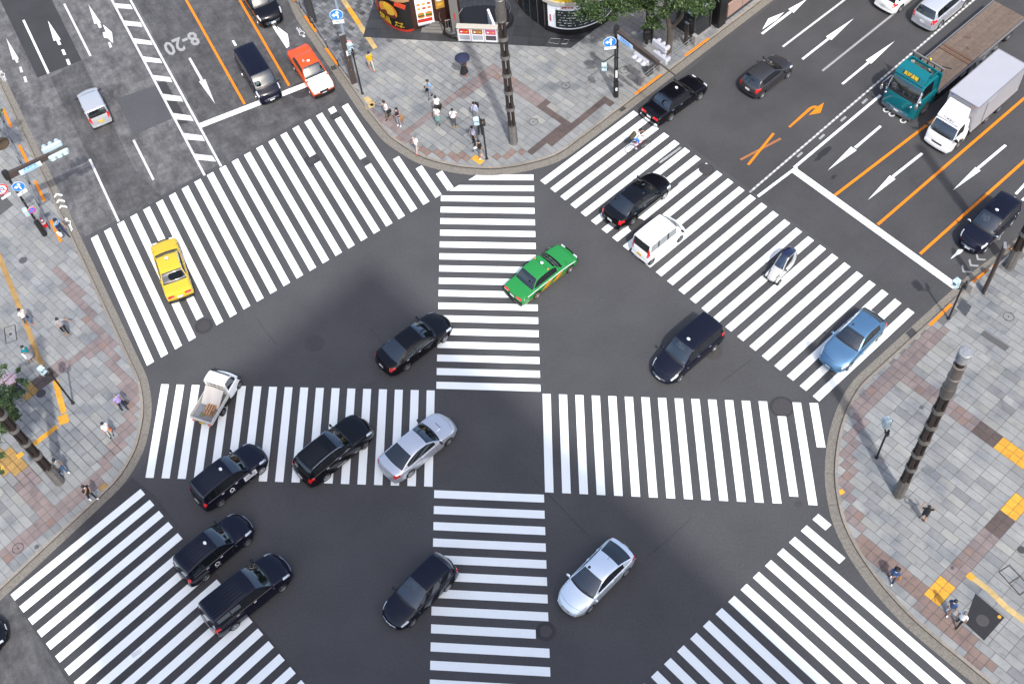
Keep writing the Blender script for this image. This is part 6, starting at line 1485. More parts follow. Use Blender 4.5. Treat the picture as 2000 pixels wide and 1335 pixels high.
SEAM = mat('seam_tar', (.035, .035, .037), .7); SMEAR = paintmat('tyre_smear', (.42, .43, .43), .5, (.7, .7, .7))
def seam(pts, w_=.018):
    for i in range(len(pts)-1):
        a = P(*pts[i]).xy; b = P(*pts[i+1]).xy; d = (b-a).normalized(); q_ = Vector((-d.y, d.x))*w_/2; pr(MB().poly([a-q_, b-q_, b+q_, a+q_], .0005, .0095).build('road_seam', SEAM), kind='structure')
seam([(1036, 928), (1068, 962), (1108, 1003), (1150, 1046)]); seam([(1262, 1088), (1310, 1048), (1353, 1008)]); seam([(501, 622), (520, 648), (541, 674)]); seam([(722, 640), (757, 678)]); seam([(1410, 745), (1470, 700)]); seam([(1735, 505), (1690, 552)]); seam([(655, 780), (735, 745)], .02)
def smear(a, b, w_=.05, k=2):
    a = P(*a).xy; b = P(*b).xy; d = (b-a).normalized(); q_ = Vector((-d.y, d.x))
    for i in range(k): o_ = q_*(i-(k-1)/2)*.08; prism_rel('tyre_smear', [a-q_*w_/2+o_, b-q_*w_*.3+o_, b+q_*w_*.3+o_, a+q_*w_/2+o_], .0165, .0175, SMEAR, lanes)
smear((1452, 539), (1560, 455), .06, 3); smear((1326, 360), (1372, 325), .07, 2); smear((1288, 318), (1330, 288), .05, 2); smear((258, 1281), (277, 1268), .05, 3); smear((1400, 540), (1470, 487), .03, 1)
# ---------------------------------------------------------------- shops on the top corner
SLATE = mat('apron_slate', (.055, .057, .062), .45, var=.35, vscale=1.8, objr=.15); DKW = mat('shop_dark', (.012, .012, .014), .35); BRW = mat('shop_brown', (.055, .02, .012), .5); TANW = mat('shop_tan', (.5, .3, .14), .6)
POSTW = mat('poster_white', (.72, .74, .78), .5); BOARD = mat('menu_board', (.02, .035, .03), .6); CREAM = mat('frame_cream', (.6, .56, .48), .5); REDP = mat('poster_red', (.6, .03, .015), .5); YELP = mat('poster_yellow', (.85, .55, .02), .5)
BUN = mat('poster_bun', (.75, .28, .04), .5); CHEESE = mat('poster_cheese', (.85, .5, .05), .5); PATTY = mat('poster_patty', (.12, .02, .01), .5); TOMATO = mat('poster_tomato', (.7, .07, .02), .5); LEAFP = mat('poster_leaf', (.1, .3, .03), .5); BLKP = mat('poster_black', (.012, .01, .01), .4); PINKP = mat('poster_pink', (.6, .1, .2), .5); COLG = mat('column_grey', (.2, .19, .18), .6); STONEG = mat('granite_pink', (.5, .33, .27), .5, var=.15, vscale=4); LAMPWARM = mat('strip_light', (1, .85, .6), .5, em=2.5)
def Wz(pts, z): return [P(x, y, z).xy for x, y in pts]
root = empty('shop_apron'); pr(root, kind='structure')
MB().poly(apron, .0, .13).build('apron_bed', SLATE, root)
edge = [P(772, 76, .16).xy, P(1115, 94, .16).xy, P(1200, 29, .16).xy]
ax = (edge[1]-edge[0]).normalized(); ay = Vector((-ax.y, ax.x))
for i in range(-2, 16):
    for j in range(-1, 8):
        q = [edge[0]+ax*(i*1.15+.01)+ay*(j*.9+.01), edge[0]+ax*((i+1)*1.15-.01)+ay*(j*.9+.01), edge[0]+ax*((i+1)*1.15-.01)+ay*((j+1)*.9-.01), edge[0]+ax*(i*1.15+.01)+ay*((j+1)*.9-.01)]
        for k in range(len(apron)-1):
            if k < 3:
                a, b = apron[k], apron[k+1]; q = clip(q, a, b-a)
                if len(q) < 3: break
        if len(q) < 3: continue
        c = sum(q, Vector((0, 0)))/len(q)
        if not inframe(c, m=200): continue
        if -3.0 < c.x < 2.3 and c.y > 62.6 and (c.x+.3)**2/7+(c.y-64.5)**2/4 < 1: continue
        MB().poly(q, .12, .16).build('apron_slab', SLATE, root)
def wall(root, pts, z0, z1, m, name='wall', thick=.12, out=0.0, back=True):
    """upright curved sheet with thickness following ground points (world xy)"""
    mb = MB(); n = len(pts); off = offset(pts, -out); bk = offset(pts, thick-out)
    v = [(p.x, p.y, z0) for p in off]+[(p.x, p.y, z1) for p in off]+[(p.x, p.y, z0) for p in bk]+[(p.x, p.y, z1) for p in bk]
    f = []
    for i in range(n-1): f += [(i, i+1, n+i+1, n+i), (2*n+i+1, 2*n+i, 3*n+i, 3*n+i+1), (n+i, n+i+1, 3*n+i+1, 3*n+i), (i+1, i, 2*n+i, 2*n+i+1)]
    f += [(0, n, 3*n, 2*n), (n-1, 3*n-1, 4*n-1, 2*n-1)]
    mb.add(v, f); return mb.build(name, m, root)
def along(pts, u):
    L = [0]
    for i in range(len(pts)-1): L.append(L[-1]+(pts[i+1]-pts[i]).length)
    d = u*L[-1]
    for i in range(len(pts)-1):
        if d <= L[i+1] or i == len(pts)-2:
            t = (d-L[i])/(L[i+1]-L[i]); p = pts[i].lerp(pts[i+1], t); tg = (pts[i+1]-pts[i]).normalized(); return p, tg
def sub(pts, u0, u1, n=8): return [along(pts, u0+(u1-u0)*i/n)[0] for i in range(n+1)]
def sticker(root, pts, u, z, w_, h_, m, out=.02, name='picture', shape='box', rot=0, tg=None):
    p, t_ = along(pts, u); nrm = Vector((t_.y, -t_.x)); c = Vector((p.x+nrm.x*out, p.y+nrm.y*out, z))
    M = face_M(c, (t_.x, t_.y, 0), (0, 0, 1)) @ Matrix.Rotation(rot, 4, 'Z')
    mb = MB()
    if shape == 'box': mb.box((0, 0, 0), (w_, h_, .012), M=M)
    else: mb.lathe([(.5, -.004), (.5, .004), (.0001, .006)], 20, M @ Matrix.Diagonal((w_, h_, 1, 1)))
    return mb.build(name, m, root), M
# burger shop
A_ = catmull(W([(726, -60), (730, -12), (738, 20), (752, 42), (772, 56), (795, 62), (809, 59)], .16), .25)
B_ = catmull(W([(809, 59), (850, 50), (885, 40), (900, 30)], .16), .4)
shop = empty('burger_shop', (0, 0, 0)); pr(shop, 'burger shop front with curved black cheeseburger poster and brown menu wall', 'shop')
wall(shop, A_, .16, 8, DKW, 'corner_wall'); wall(shop, B_, .16, 8, BRW, 'menu_wall')
LA = sum((A_[i+1]-A_[i]).length for i in range(len(A_)-1))
wall(shop, sub(A_, .62, .995, 12), .32, 2.75, BLKP, 'cheeseburger_poster', .02, .02); wall(shop, sub(A_, .62, .998, 12), .17, .32, REDP, 'red_skirting', .02, .03)
wall(shop, sub(A_, .50, .615, 6), .3, 2.75, TOMATO, 'side_poster', .02, .02); wall(shop, sub(A_, .38, .47, 4), .3, 2.8, POSTW, 'side_poster', .02, .02)
wall(shop, sub(A_, .4, .999, 12), 2.78, 3.05, TANW, 'tan_band', .1, .12); wall(shop, sub(A_, .4, .999, 12), 3.05, 4.4, BRW, 'sign_fascia', .1, .10)
for k, ch in enumerate('LOTTERIA'):
    u = .50+.066*k; p, t_ = along(A_, u); nrm = Vector((t_.y, -t_.x)); text(shop, ch, .95, face_M((p.x+nrm.x*.13, p.y+nrm.y*.13, 3.55), (t_.x, t_.y, 0), (0, 0, 1)), SWH, bold=.03)
def decal_on(u, z, w_, h_, m, o_, sh='e', rot=0): return sticker(shop, A_, u, z, w_, h_, m, o_, 'burger_picture', 'ell' if sh == 'e' else 'box', rot)
decal_on(.80, 1.78, 1.6, 1.3, BUN, .10); decal_on(.80, 1.42, 1.35, .55, PATTY, .11); decal_on(.79, 1.88, 1.5, .95, CHEESE, .12); decal_on(.77, 2.05, .9, .5, YELP, .13); decal_on(.92, 2.48, .8, .42, TOMATO, .06, 'b', -.3)
for k, (t_, z, sz) in enumerate((('\u7d76\u54c1', .72, .62), ('\u30c1\u30fc\u30ba', .84, .2), ('\u30d0\u30fc\u30ac\u30fc', .58, .19))):
    u = .735 if k == 0 else .885; p, tg = along(A_, u); nrm = Vector((tg.y, -tg.x)); text(shop, t_, sz, face_M((p.x+nrm.x*.07, p.y+nrm.y*.07, z), (tg.x, tg.y, 0), (0, 0, 1)), YELP, bold=.012)
_, Mm = sticker(shop, B_, .26, 1.62, 1.15, 2.35, POSTW, .03, 'menu_poster')
for i in range(3):
    for j in range(3):
        if i == 2: continue
        MB().lathe([(.5, 0), (.0001, .004)], 12, Mm @ Matrix.Translation((-.36+.36*j, .62-.36*i, .01)) @ Matrix.Diagonal((.27, .2, 1, 1))).build('dish_picture', (BUN, CHEESE, TOMATO)[(i+j) % 3], shop)
for j in range(2):
    T_ = Mm @ Matrix.Translation((-.27+.54*j, -.32, .01))
    for (yy, hh, mt) in ((.12, .18, BUN), (.02, .1, LEAFP), (-.06, .12, PATTY), (-.14, .12, BUN)): MB().lathe([(.5, 0), (.0001, .004)], 14, T_ @ Matrix.Translation((0, yy, .003*(1-yy))) @ Matrix.Diagonal((.48, hh*1.6, 1, 1))).build('burger_picture', mt, shop)
MB().box((0, -.9, .008), (1.0, .28, .01), M=Mm @ Matrix.Translation((0, -.9, .01)) if False else Mm).build('poster_band', REDP, shop)
text(shop, 'Cafe Menu', .2, Mm @ Matrix.Translation((0, -.9, .02)), SWH); text(shop, 'MENU', .16, Mm @ Matrix.Translation((0, 1.0, .012)), REDP)
_, M2 = sticker(shop, B_, .58, 2.3, .62, 1.5, mat('poster_amber', (.6, .3, .06), .5), .03, 'menu_poster')
for k, mt in enumerate((BUN, POSTW, CHEESE)): MB().lathe([(.5, 0), (.0001, .004)], 14, M2 @ Matrix.Translation((0, .4-.4*k, .01)) @ Matrix.Diagonal((.45, .28, 1, 1))).build('dish_picture', mt, shop)
p, tg = along(B_, .84); nrm = Vector((tg.y, -tg.x))
for tx, z, sz in (('7:00', 1.95, .27), ('23:00', 1.5, .27), ('OPEN', 2.25, .12), ('CLOSE', 1.74, .1)): text(shop, tx, sz, face_M((p.x+nrm.x*.03, p.y+nrm.y*.03, z), (tg.x, tg.y, 0), (0, 0, 1)), SWH, bold=.008)
Ma = face_M((p.x+nrm.x*.03, p.y+nrm.y*.03, 2.75), (tg.x, tg.y, 0), (0, 0, 1)) @ Matrix.Rotation(R(-35), 4, 'Z')
MB().box((-.12, 0, 0), (.4, .14, .01), M=Ma @ Matrix.Translation((-.12, 0, 0))).build('arrow', SWH, shop); MB().add([Ma @ Vector(q) for q in ((.1, -.2, .01), (.38, 0, .01), (.1, .2, .01))], [(0, 1, 2)]).build('arrow', SWH, shop)
for u, z, m_ in ((.72, 2.6, LEAFP), (.72, 2.3, POSTW), (.97, 1.8, POSTW)): sticker(shop, B_, u, z, .3, .2, m_, .03, 'notice')
# stair with railing beside it
st = empty('stair_well', P(930, 45, .16)); pr(st, 'dark curved stairwell going down between the two shops', 'stairs')
pts = [Vector((2.5*math.cos(t_)*1.05, 1.7*math.sin(t_))) for t_ in [2*math.pi*i/28 for i in range(28)]]
wl = MB(); n = 28
for i in range(n): a, b = pts[i], pts[(i+1) % n]; wl.add([(a.x, a.y, -3), (b.x, b.y, -3), (b.x, b.y, 0.02), (a.x, a.y, .02)], [(0, 3, 2, 1)])
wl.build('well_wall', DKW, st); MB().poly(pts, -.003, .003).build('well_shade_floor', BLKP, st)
for k in range(9):
    a0 = R(200+16*k); a1 = R(200+16*(k+1)); z = .32-.03*k
    MB().poly([Vector((1.2*math.cos(a0), .8*math.sin(a0))), Vector((2.3*math.cos(a0), 1.55*math.sin(a0))), Vector((2.3*math.cos(a1), 1.55*math.sin(a1))), Vector((1.2*math.cos(a1), .8*math.sin(a1)))], .01, z).build('step', mat('step_stone', (.19, .18, .165), .8) if k == 0 else MATS['step_stone'], st)
r_ = MB(); r_.path([(2.45*math.cos(R(a)), 1.65*math.sin(R(a)), 1.0) for a in range(-20, 200, 12)], .035, 6); r_.build('handrail', IRON_L, st)
for a in range(-20, 200, 8): MB().tube((2.45*math.cos(R(a)), 1.65*math.sin(R(a)), .02), (2.45*math.cos(R(a)), 1.65*math.sin(R(a)), 1.0), .014, n=5).build('baluster', IRON, st)
sr = empty('stair_railing', P(872, 62, .16)); pr(sr, 'small bright steel railing by the steps of the burger shop', 'railing')
for k in range(5): MB().tube((.02+.17*k, .02*k, 0), (.02+.17*k, .02*k, .95), .018, n=5).build('baluster', GALV, sr)
MB().tube((0, 0, .97), (.75, .1, .97), .03, n=6).tube((.75, .1, .97), (1.3, 1.0, .97), .03, n=6).build('handrail', GALV, sr)
ra = empty('entrance_steps', P(830, 68, .16)); pr(ra, 'low grey steps at the burger shop wall', 'steps')
for k in range(4): MB().box((.55+.1*k, .35+.12*k, .05+.09*k), (1.5-.3*k, .6-.14*k, .1), rz=R(-14)).build('step', MATS['step_stone'], ra)
co = empty('shop_pillar', P(893, 66, .16)); pr(co, 'square grey pillar beside the white notice board', 'pillar'); MB().box((0, 0, 4), (.55, .5, 8)).build('shaft', COLG, co); MB().box((0, 0, .2), (.85, .7, .4), bev=.03).build('plinth', SLATE, co); MB().box((.0, -.27, 1.7), (.07, .02, .6)).build('thermometer', REDP, co)
# notice board and low white wall
a = P(896, 80, .16); b = P(973, 83, .16); d = (b-a); L_ = d.length; d.normalize(); an = math.atan2(d.y, d.x)
nb = empty('notice_board', a, an); pr(nb, 'white framed notice board with three posters in front of the stairwell', 'notice board')
MB().box((L_/2, .12, .62), (L_, .22, 1.24)).build('case', POSTW, nb)
MB().box((L_/2, .08, 1.28), (L_+.1, .42, .08), bev=.02).build('top', CREAM, nb)
for k in range(3):
    x = L_*(k+.5)/3; MB().box((x, 0, .62), (L_/3-.12, .03, 1.02)).build('poster', POSTW, nb)
    MB().box((x, -.02, .88), (L_/3-.2, .02, .42)).build('poster', (REDP, mat('poster_brown', (.35, .16, .06), .5), PINKP)[k], nb); MB().box((x, -.02, .38), (L_/3-.2, .02, .4)).build('poster', mat('poster_grey%s' % 'abc'[k], (.45, .48, .52) if k < 2 else (.1, .08, .1), .5), nb)
    for q in range(3): MB().box((x-.18+.18*q, -.034, .86), (.12, .01, .1)).build('picture', (POSTW, BUN, CHEESE)[q], nb)
for k in range(4): MB().box((L_*k/3, -.01, .62), (.06, .06, 1.2)).build('frame_bar', CREAM, nb)
lw = empty('white_parapet', P(968, 76, .16), R(100)); pr(lw, 'short white parapet at the end of the notice board, by the column', 'parapet'); MB().box((.75, 0, .65), (1.7, .16, 1.3), bev=.03).build('slab', POSTW, lw)
# second shop: curved drum
C_ = catmull(W([(995, -40), (1005, -5), (1022, 22), (1045, 42), (1066, 57)], .16), .3); D_ = catmull(W([(1066, 57), (1090, 65), (1120, 67), (1150, 60), (1175, 48), (1192, 33), (1200, 10), (1202, -30)], .16), .3)
rs = empty('restaurant_front', (0, 0, 0)); pr(rs, 'rounded restaurant front with white framed menu blackboard and black base', 'shop')
wall(rs, C_, .16, 8, DKW, 'glass_wall'); wall(rs, D_, .16, 8, BLKP, 'drum_wall'); wall(rs, sub(D_, 0, 1, 16), .16, .55, DKW, 'base_band', .05, .08)
wall(rs, sub(D_, .03, .66, 14), .6, 2.75, POSTW, 'menu_surround', .02, .03); wall(rs, sub(D_, .10, .60, 14), .72, 2.2, BOARD, 'menu_blackboard', .02, .045)
wall(rs, sub(D_, .0, .75, 14), 2.75, 3.0, CREAM, 'ledge', .2, .22); wall(rs, sub(D_, .0, .75, 14), 3.0, 4.2, YELP, 'yellow_fascia', .1, .12)
rn = random.Random(8)
for row in range(6):
    z = 2.05-.22*row; mb = MB()
    for k in range(44):
        if rn.random() < .35: continue
        u = .12+.46*k/44; p, t_ = along(D_, u); nrm = Vector((t_.y, -t_.x)); mb.box((p.x+nrm.x*.06, p.y+nrm.y*.06, z+rn.uniform(-.01, .01)), (rn.uniform(.02, .07), .008, rn.uniform(.03, .06)), rz=math.atan2(t_.y, t_.x))
    pr(mb.build('menu_writing', SWH, rs), kind='stuff')
for u, z, tx, sz, m_ in ((.2, 2.48, '\u9244\u677f\u713c\u8089', .2, REDP), (.055, 1.4, '\u55b6\u696d\u6642\u9593', .14, REDP), (.36, 2.48, '\u308c\u3093', .34, REDP)):
    p, t_ = along(D_, u); nrm = Vector((t_.y, -t_.x)); M_ = face_M((p.x+nrm.x*.06, p.y+nrm.y*.06, z), (t_.x, t_.y, 0), (0, 0, 1)); text(rs, '\n'.join(tx) if u < .1 else tx, sz, M_, m_, bold=.004)
for u0, u1, m_ in ((.62, .72, BLKP), (.75, .85, DKW)): wall(rs, sub(C_, u0, u1, 3), .25, 2.6, mat('door_glass', (.02, .025, .03), .08) if 'door_glass' not in MATS else MATS['door_glass'], 'door_glass', .02, .03)
for u in (.6, .735, .87, .99): 
    p, t_ = along(C_, u); MB().box((p.x, p.y, 1.6), (.07, .09, 3.0)).build('door_post', IRON, rs)
for u, m_ in ((.26, REDP), (.40, BUN)): sticker(rs, C_, u, 1.4, .7, 2.0, m_, .04, 'food_poster'); sticker(rs, C_, u, 1.2, .45, .4, TOMATO if m_ is BUN else POSTW, .055, 'food_picture', 'ell'); sticker(rs, C_, u, 1.8, .45, .4, BUN if m_ is REDP else POSTW, .055, 'food_picture', 'ell')
for q in ([(1071, 83), (1076, 75), (1095, 76), (1090, 86)], [(1096, 86), (1102, 77), (1112, 78), (1107, 86)]):
    w_ = [P(x, y, .166) for x, y in q]; c = sum(w_, Vector())/4; o = empty('floor_hatch', c); pr(o, 'thin outlined floor hatch on the dark apron, %s one' % ('wider' if q[0][0] == 1071 else 'narrower'), 'hatch')
    for i in range(4): MB().tube(w_[i]-c, w_[(i+1) % 4]-c, .012, n=4).build('frame_bar', GALV, o)
# glass booth and stone building by the avenue
gb = empty('glass_kiosk', P(1362, 62, .12), R(36)); pr(gb, 'dark glass kiosk with a pale blue sign at the avenue pavement', 'kiosk')
MB().box((0, .4, 1.3), (1.6, 1.6, 2.5), bev=.02).build('glass_body', MATS['door_glass'], gb); MB().box((0, .4, .08), (1.75, 1.75, .16)).build('plinth', STONE, gb)
for x in (-.8, .8):
    for y in (-.4, 1.2): MB().box((x, y, 1.35), (.07, .07, 2.7)).build('frame_post', IRON, gb)
MB().box((0, .4, 2.62), (1.7, 1.7, .1)).build('roof', IRON, gb)
MB().box((.3, -.43, 2.25), (.8, .03, .5)).build('sign', NAMEB, gb); MB().box((-.83, .3, 2.25), (.03, .9, .4)).build('sign', NAMEB, gb); MB().box((.2, -.43, 1.75), (.3, .03, .25)).build('sign', LEAFP, gb)
ob = empty('stone_building', P(1402, 56, .12), R(37)); pr(ob, 'office building with pink granite base and lit window strips along the avenue', 'building')
MB().box((12, 4.2, 8), (24, 8, 16)).build('body', DKW, ob)
for k in range(8): MB().box((1.2+1.5*k+.6, .16, .75), (1.46, .12, 1.1), bev=.01).build('granite_panel', STONEG, ob)
MB().box((12, .17, .1), (24.1, .2, .2)).build('plinth', SLATE, ob); MB().box((.35, .1, 4), (.7, .3, 8)).build('corner_pier', DKW, ob)
for k in range(4):
    MB().box((3.2+3*k, .17, 2.6), (2.7, .05, 1.9)).build('window', MATS['door_glass'], ob)
    for q in range(2): MB().box((2.4+3*k, .12, 2.1+.35*q), (1.0, .02, .05), M=Matrix.Rotation(R(-30), 4, 'Y')).build('strip_light', LAMPWARM, ob)
# ---------------------------------------------------------------- people
SKIN = mat('skin', (.52, .29, .19), .6); HAIRM = mat('hair_black', (.012, .010, .010), .55); HAIRG = mat('hair_grey', (.2, .19, .18), .6); EYEM = mat('eye_dark', (.01, .01, .01), .3)
CL = {}
def cloth(n, c, **k):
    if n not in CL: CL[n] = mat('cloth_'+n, c, .9, **k)
    return CL[n]
for n_, c_ in dict(white=(.72, .73, .76), cream=(.66, .62, .54), black=(.014, .014, .017), navy=(.02, .025, .07), grey=(.3, .31, .33), lgrey=(.42, .42, .45), yellow=(.85, .5, .01), blue=(.1, .3, .62), sky=(.25, .5, .8), olive=(.2, .17, .1), sage=(.22, .36, .34), lav=(.45, .36, .75), lavw=(.55, .58, .8), orange=(.7, .16, .04), teal=(.0, .28, .36), denim=(.09, .16, .3), jean=(.05, .12, .26), tan=(.45, .22, .07), red=(.6, .05, .03), police=(.2, .42, .68), policed=(.02, .03, .08), bluej=(.05, .12, .3), pink=(.72, .5, .55), brightblue=(.03, .22, .7)).items(): cloth(n_, c_)
cloth('floral', (.75, .5, .56), var=.6, vscale=11, col2=(.08, .03, .04)) if False else None
CL['floral'] = mat('cloth_floral', (1.0, .82, .86), .9, var=.3, vscale=7, col2=(.75, .45, .5)); CL['print'] = mat('cloth_print', (.6, .6, .58), .9, var=.9, vscale=22, col2=(.08, .08, .1)); CL['camo'] = mat('cloth_camo', (.16, .12, .07), .9, var=.6, vscale=16, col2=(.05, .06, .03)); CL['bprint'] = mat('cloth_dark_print', (.02, .02, .025), .9, var=.5, vscale=18, col2=(.2, .2, .2))
def skin_mesh(joints, edges, radii, root_i=0, sub=1):
    me = bpy.data.meshes.new('tmp'); me.from_pydata([tuple(j) for j in joints], edges, []); o = bpy.data.objects.new('tmp', me); COL.objects.link(o)
    m = o.modifiers.new('s', 'SKIN'); m.use_smooth_shade = True
    for i, r in enumerate(radii): me.skin_vertices[0].data[i].radius = (r, r) if not isinstance(r, tuple) else r
    me.skin_vertices[0].data[root_i].use_root = True
    s2 = o.modifiers.new('u', 'SUBSURF'); s2.levels = sub; s2.render_levels = sub
    dg_ = bpy.context.evaluated_depsgraph_get(); ev = o.evaluated_get(dg_); r_ = bpy.data.meshes.new_from_object(ev); bpy.data.objects.remove(o); return r_
def segd(p, a, b):
    d = b-a; t = max(0, min(1, (p-a).dot(d)/max(1e-9, d.length_squared))); return (p-(a+d*t)).length, t
def person(px, py, face, label, top='white', legs='black', shoes='black', hair=HAIRM, h=1.68, stride=.0, armL='down', armR='down', sleeve='short', leglen='long', skirt=None, woman=False, long_hair=False, loc=None, seat=False, headtilt=.0, z=.125, lean=0, group=None, mask=True):
    k = h/1.70; sw = .185 if not woman else .165
    V = Vector; st = stride
    if not seat:
        J = {'pel': V((0, 0, .93)), 'wai': V((.0, 0, 1.06)), 'che': V((.015, 0, 1.27)), 'nec': V((0.01, 0, 1.44)), 'hb': V((.035+headtilt*.3, 0, 1.53-headtilt*.05)), 'ht': V((.03+headtilt*.7, 0, 1.645-headtilt*.12))}
        for s_, n in ((1, 'L'), (-1, 'R')):
            f = st*s_; J['hip'+n] = V((0, s_*.09, .88)); J['kn'+n] = V((f*.5+.03, s_*.095, .50)); J['an'+n] = V((f-(.06 if f < 0 else 0), s_*.10, .09+(.06 if f < 0 else 0))); J['to'+n] = V((f+.13, s_*.115, .04))
    else:  # astride a saddle
        J = {'pel': V((0, 0, .93)), 'wai': V((.06, 0, 1.06)), 'che': V((.24, 0, 1.24)), 'nec': V((.34, 0, 1.38)), 'hb': V((.40, 0, 1.45)), 'ht': V((.47, 0, 1.57))}
        for s_, n in ((1, 'L'), (-1, 'R')):
            dz = .0 if s_ > 0 else .22; J['hip'+n] = V((.02, s_*.09, .90)); J['kn'+n] = V((.30, s_*.11, .62+dz*.5)); J['an'+n] = V((.14+dz*.4, s_*.12, .25+dz)); J['to'+n] = V((.28+dz*.4, s_*.12, .19+dz))
    for s_, n, md in ((1, 'L', armL), (-1, 'R', armR)):
        ch = J['che']; J['sh'+n] = V((ch.x-.01, s_*sw, ch.z+.115)); S_ = J['sh'+n]
        A = {'down': ((.0, .05, -.27), (.05, .05, -.51)), 'swing': ((.1, .05, -.25), (.26, .03, -.44)), 'back': ((-.1, .05, -.25), (-.18, .05, -.49)), 'phone': ((.02, .03, -.26), (.24, -.07, -.18)), 'face': ((.1, .02, -.23), (.17, -.13, .04)),
             'hold': ((.0, .06, -.26), (.2, -.1, -.26)), 'up': ((.02, .2, .0), (.1, .12, .22)), 'umb': ((.05, .03, -.26), (.2, -.08, -.04)), 'bars': ((.2, .06, -.17), (.42, .05, -.27)), 'hip': ((-.08, .14, -.24), (.06, .02, -.34)), 'wide': ((.0, .22, -.14), (.1, .34, -.30))}[md]
        for nm, q in (('el', A[0]), ('wr', A[1])): J[nm+n] = S_+V((q[0], q[1]*s_, q[2]))
        dr = (J['wr'+n]-J['el'+n]).normalized(); J['ha'+n] = J['wr'+n]+dr*.085
    names = list(J); ix = {n: i for i, n in enumerate(names)}
    E_ = [('pel', 'wai'), ('wai', 'che'), ('che', 'nec'), ('nec', 'hb'), ('hb', 'ht')]
    for n in 'LR': E_ += [('pel', 'hip'+n), ('hip'+n, 'kn'+n), ('kn'+n, 'an'+n), ('an'+n, 'to'+n), ('che', 'sh'+n), ('sh'+n, 'el'+n), ('el'+n, 'wr'+n), ('wr'+n, 'ha'+n)]
    rad = dict(pel=.135, wai=.12, che=.135, nec=.055, hb=.085, ht=.085, hip=.095, kn=.062, an=.045, to=.042, sh=.062, el=.043, wr=.028, ha=.032)
    rr = [rad.get(n, rad.get(n[:-1], .05)) for n in names]
    me = skin_mesh([J[n] for n in names], [(ix[a], ix[b]) for a, b in E_], rr, 0)
    mats = [SKIN, CL[top], CL[legs], CL[shoes]]; me.materials.clear()
    for m in mats: me.materials.append(m)
    segs = [(a, b, J[a], J[b]) for a, b in E_]
    for p in me.polygons:
        c = p.center; best = min(((segd(c, A, B), a, b) for a, b, A, B in segs), key=lambda t: t[0][0]); (dd, t), a, b = best
        mi = 0
        if a in ('pel', 'wai', 'che') and not b.startswith('hip'): mi = 1 if not (a == 'pel' and c.z < J['pel'].z+.03) else 2
        if a == 'che' and b == 'nec' and t > .75: mi = 0
        if b.startswith('hip') or a.startswith('hip'): mi = 2 if not (leglen == 'bare' and a.startswith('hip') and t > .2) else 0
        if a.startswith('hip') and leglen == 'shorts' and t > .75: mi = 0
        if a.startswith('kn'): mi = 2 if leglen == 'long' else 0
        if a.startswith('an'): mi = 3
        if a.startswith('kn') and t > .93: mi = 3
        if b.startswith('sh') or (a.startswith('sh') and (sleeve != 'none')): mi = 1 if not (a.startswith('sh') and sleeve == 'short' and t > .62) else 0
        if a.startswith('el'): mi = 1 if sleeve == 'long' else 0
        p.material_index = mi; p.use_smooth = True
    # fingers, face
    mb = MB()
    for n, s_ in (('L', 1), ('R', -1)):
        w0 = J['ha'+n]; dr = (w0-J['wr'+n]).normalized(); sd = dr.cross(V((0, 0, 1))); sd = sd.normalized() if sd.length > .1 else V((0, 1, 0)); dn = dr.cross(sd)*.35
        for q, ln in ((-1.5, .05), (-.5, .062), (.5, .058), (1.5, .045)):
            a_ = w0+sd*q*.017; b_ = a_+dr*ln*.6; c_ = b_+(dr+dn).normalized()*ln*.6; mb.tube(a_, b_, .009, .008, 5).tube(b_, c_, .008, .006, 5)
        a_ = J['wr'+n]+dr*.04+sd*.028*s_; mb.tube(a_, a_+(dr+sd*s_*.7).normalized()*.05, .011, .008, 5)
    hc = (J['hb']+J['ht'])/2; fw = V((1, 0, -headtilt*.5)).normalized()
    mb.ell(hc+fw*.092+V((0, 0, -.015)), (.016, .012, .02), 6, 4); 
    for s_ in (1, -1): mb.ell(hc+V((0, s_*.088, -.005)), (.018, .01, .028), 6, 4)
    nb = len(mb.f); mb.mi = 1
    for s_ in (1, -1): mb.ell(hc+fw*.082+V((0, s_*.032, .012)), (.008, .014, .007), 6, 4)
    mb.box(hc+fw*.085+V((0, 0, -.055)), (.008, .045, .008))
    b0 = len(me.vertices); bm = bmesh.new(); bm.from_mesh(me); vs = [bm.verts.new(v) for v in mb.v]; bm.verts.ensure_lookup_table()
    for f_, mi in zip(mb.f, mb.m):
        try: q = bm.faces.new([vs[i] for i in f_]); q.material_index = 0 if not mi else 4; q.smooth = True
        except ValueError: pass
    me.materials.append(EYEM); bm.to_mesh(me); bm.free()
    pos = P(px, py, z) if loc is None else V(loc)
    root = bpy.data.objects.new('person', me); COL.objects.link(root); root.location = pos; root.rotation_euler = (0, R(lean), R(face)); root.scale = (k, k, k); pr(root, label, 'person', group)
    hm = MB(); hm.ell(hc+V((-.018, 0, .028)), (.108, .1, .105), 12, 8); 
    if long_hair: hm.ell(hc+V((-.075, 0, -.07)), (.06, .085, .16), 10, 6)
    ho = hm.build('hair', hair, root, True)
    if mask: MB().ell(hc+fw*.06+V((0, 0, -.045)), (.045, .055, .04), 8, 6).build('face_mask', CL['white'], root, True)
    if skirt:
        cn, z1, r1 = skirt; MB().lathe([(.145, .98), (.16, .92), (.19+.3*(r1-.19), (z1+.92)/2), (r1, z1), (r1-.015, z1)], 16, Matrix.Translation((st*.1, 0, 0)) @ Matrix.Diagonal((.85, 1.05, 1, 1))).build('skirt', CL[cn], root, True)
    if not seat and legs not in ('black',) or True:
        # loose shirt hem and trouser width give the clothes their outline
        MB().lathe([(.14, 1.30), (.155, 1.15), (.16, .95), (.15, .94)], 14, Matrix.Diagonal((.8, 1.12, 1, 1))).build('shirt_hem', CL[top], root, True) if not seat else None
    root['J'] = 0; del root['J']
    return root, J, k
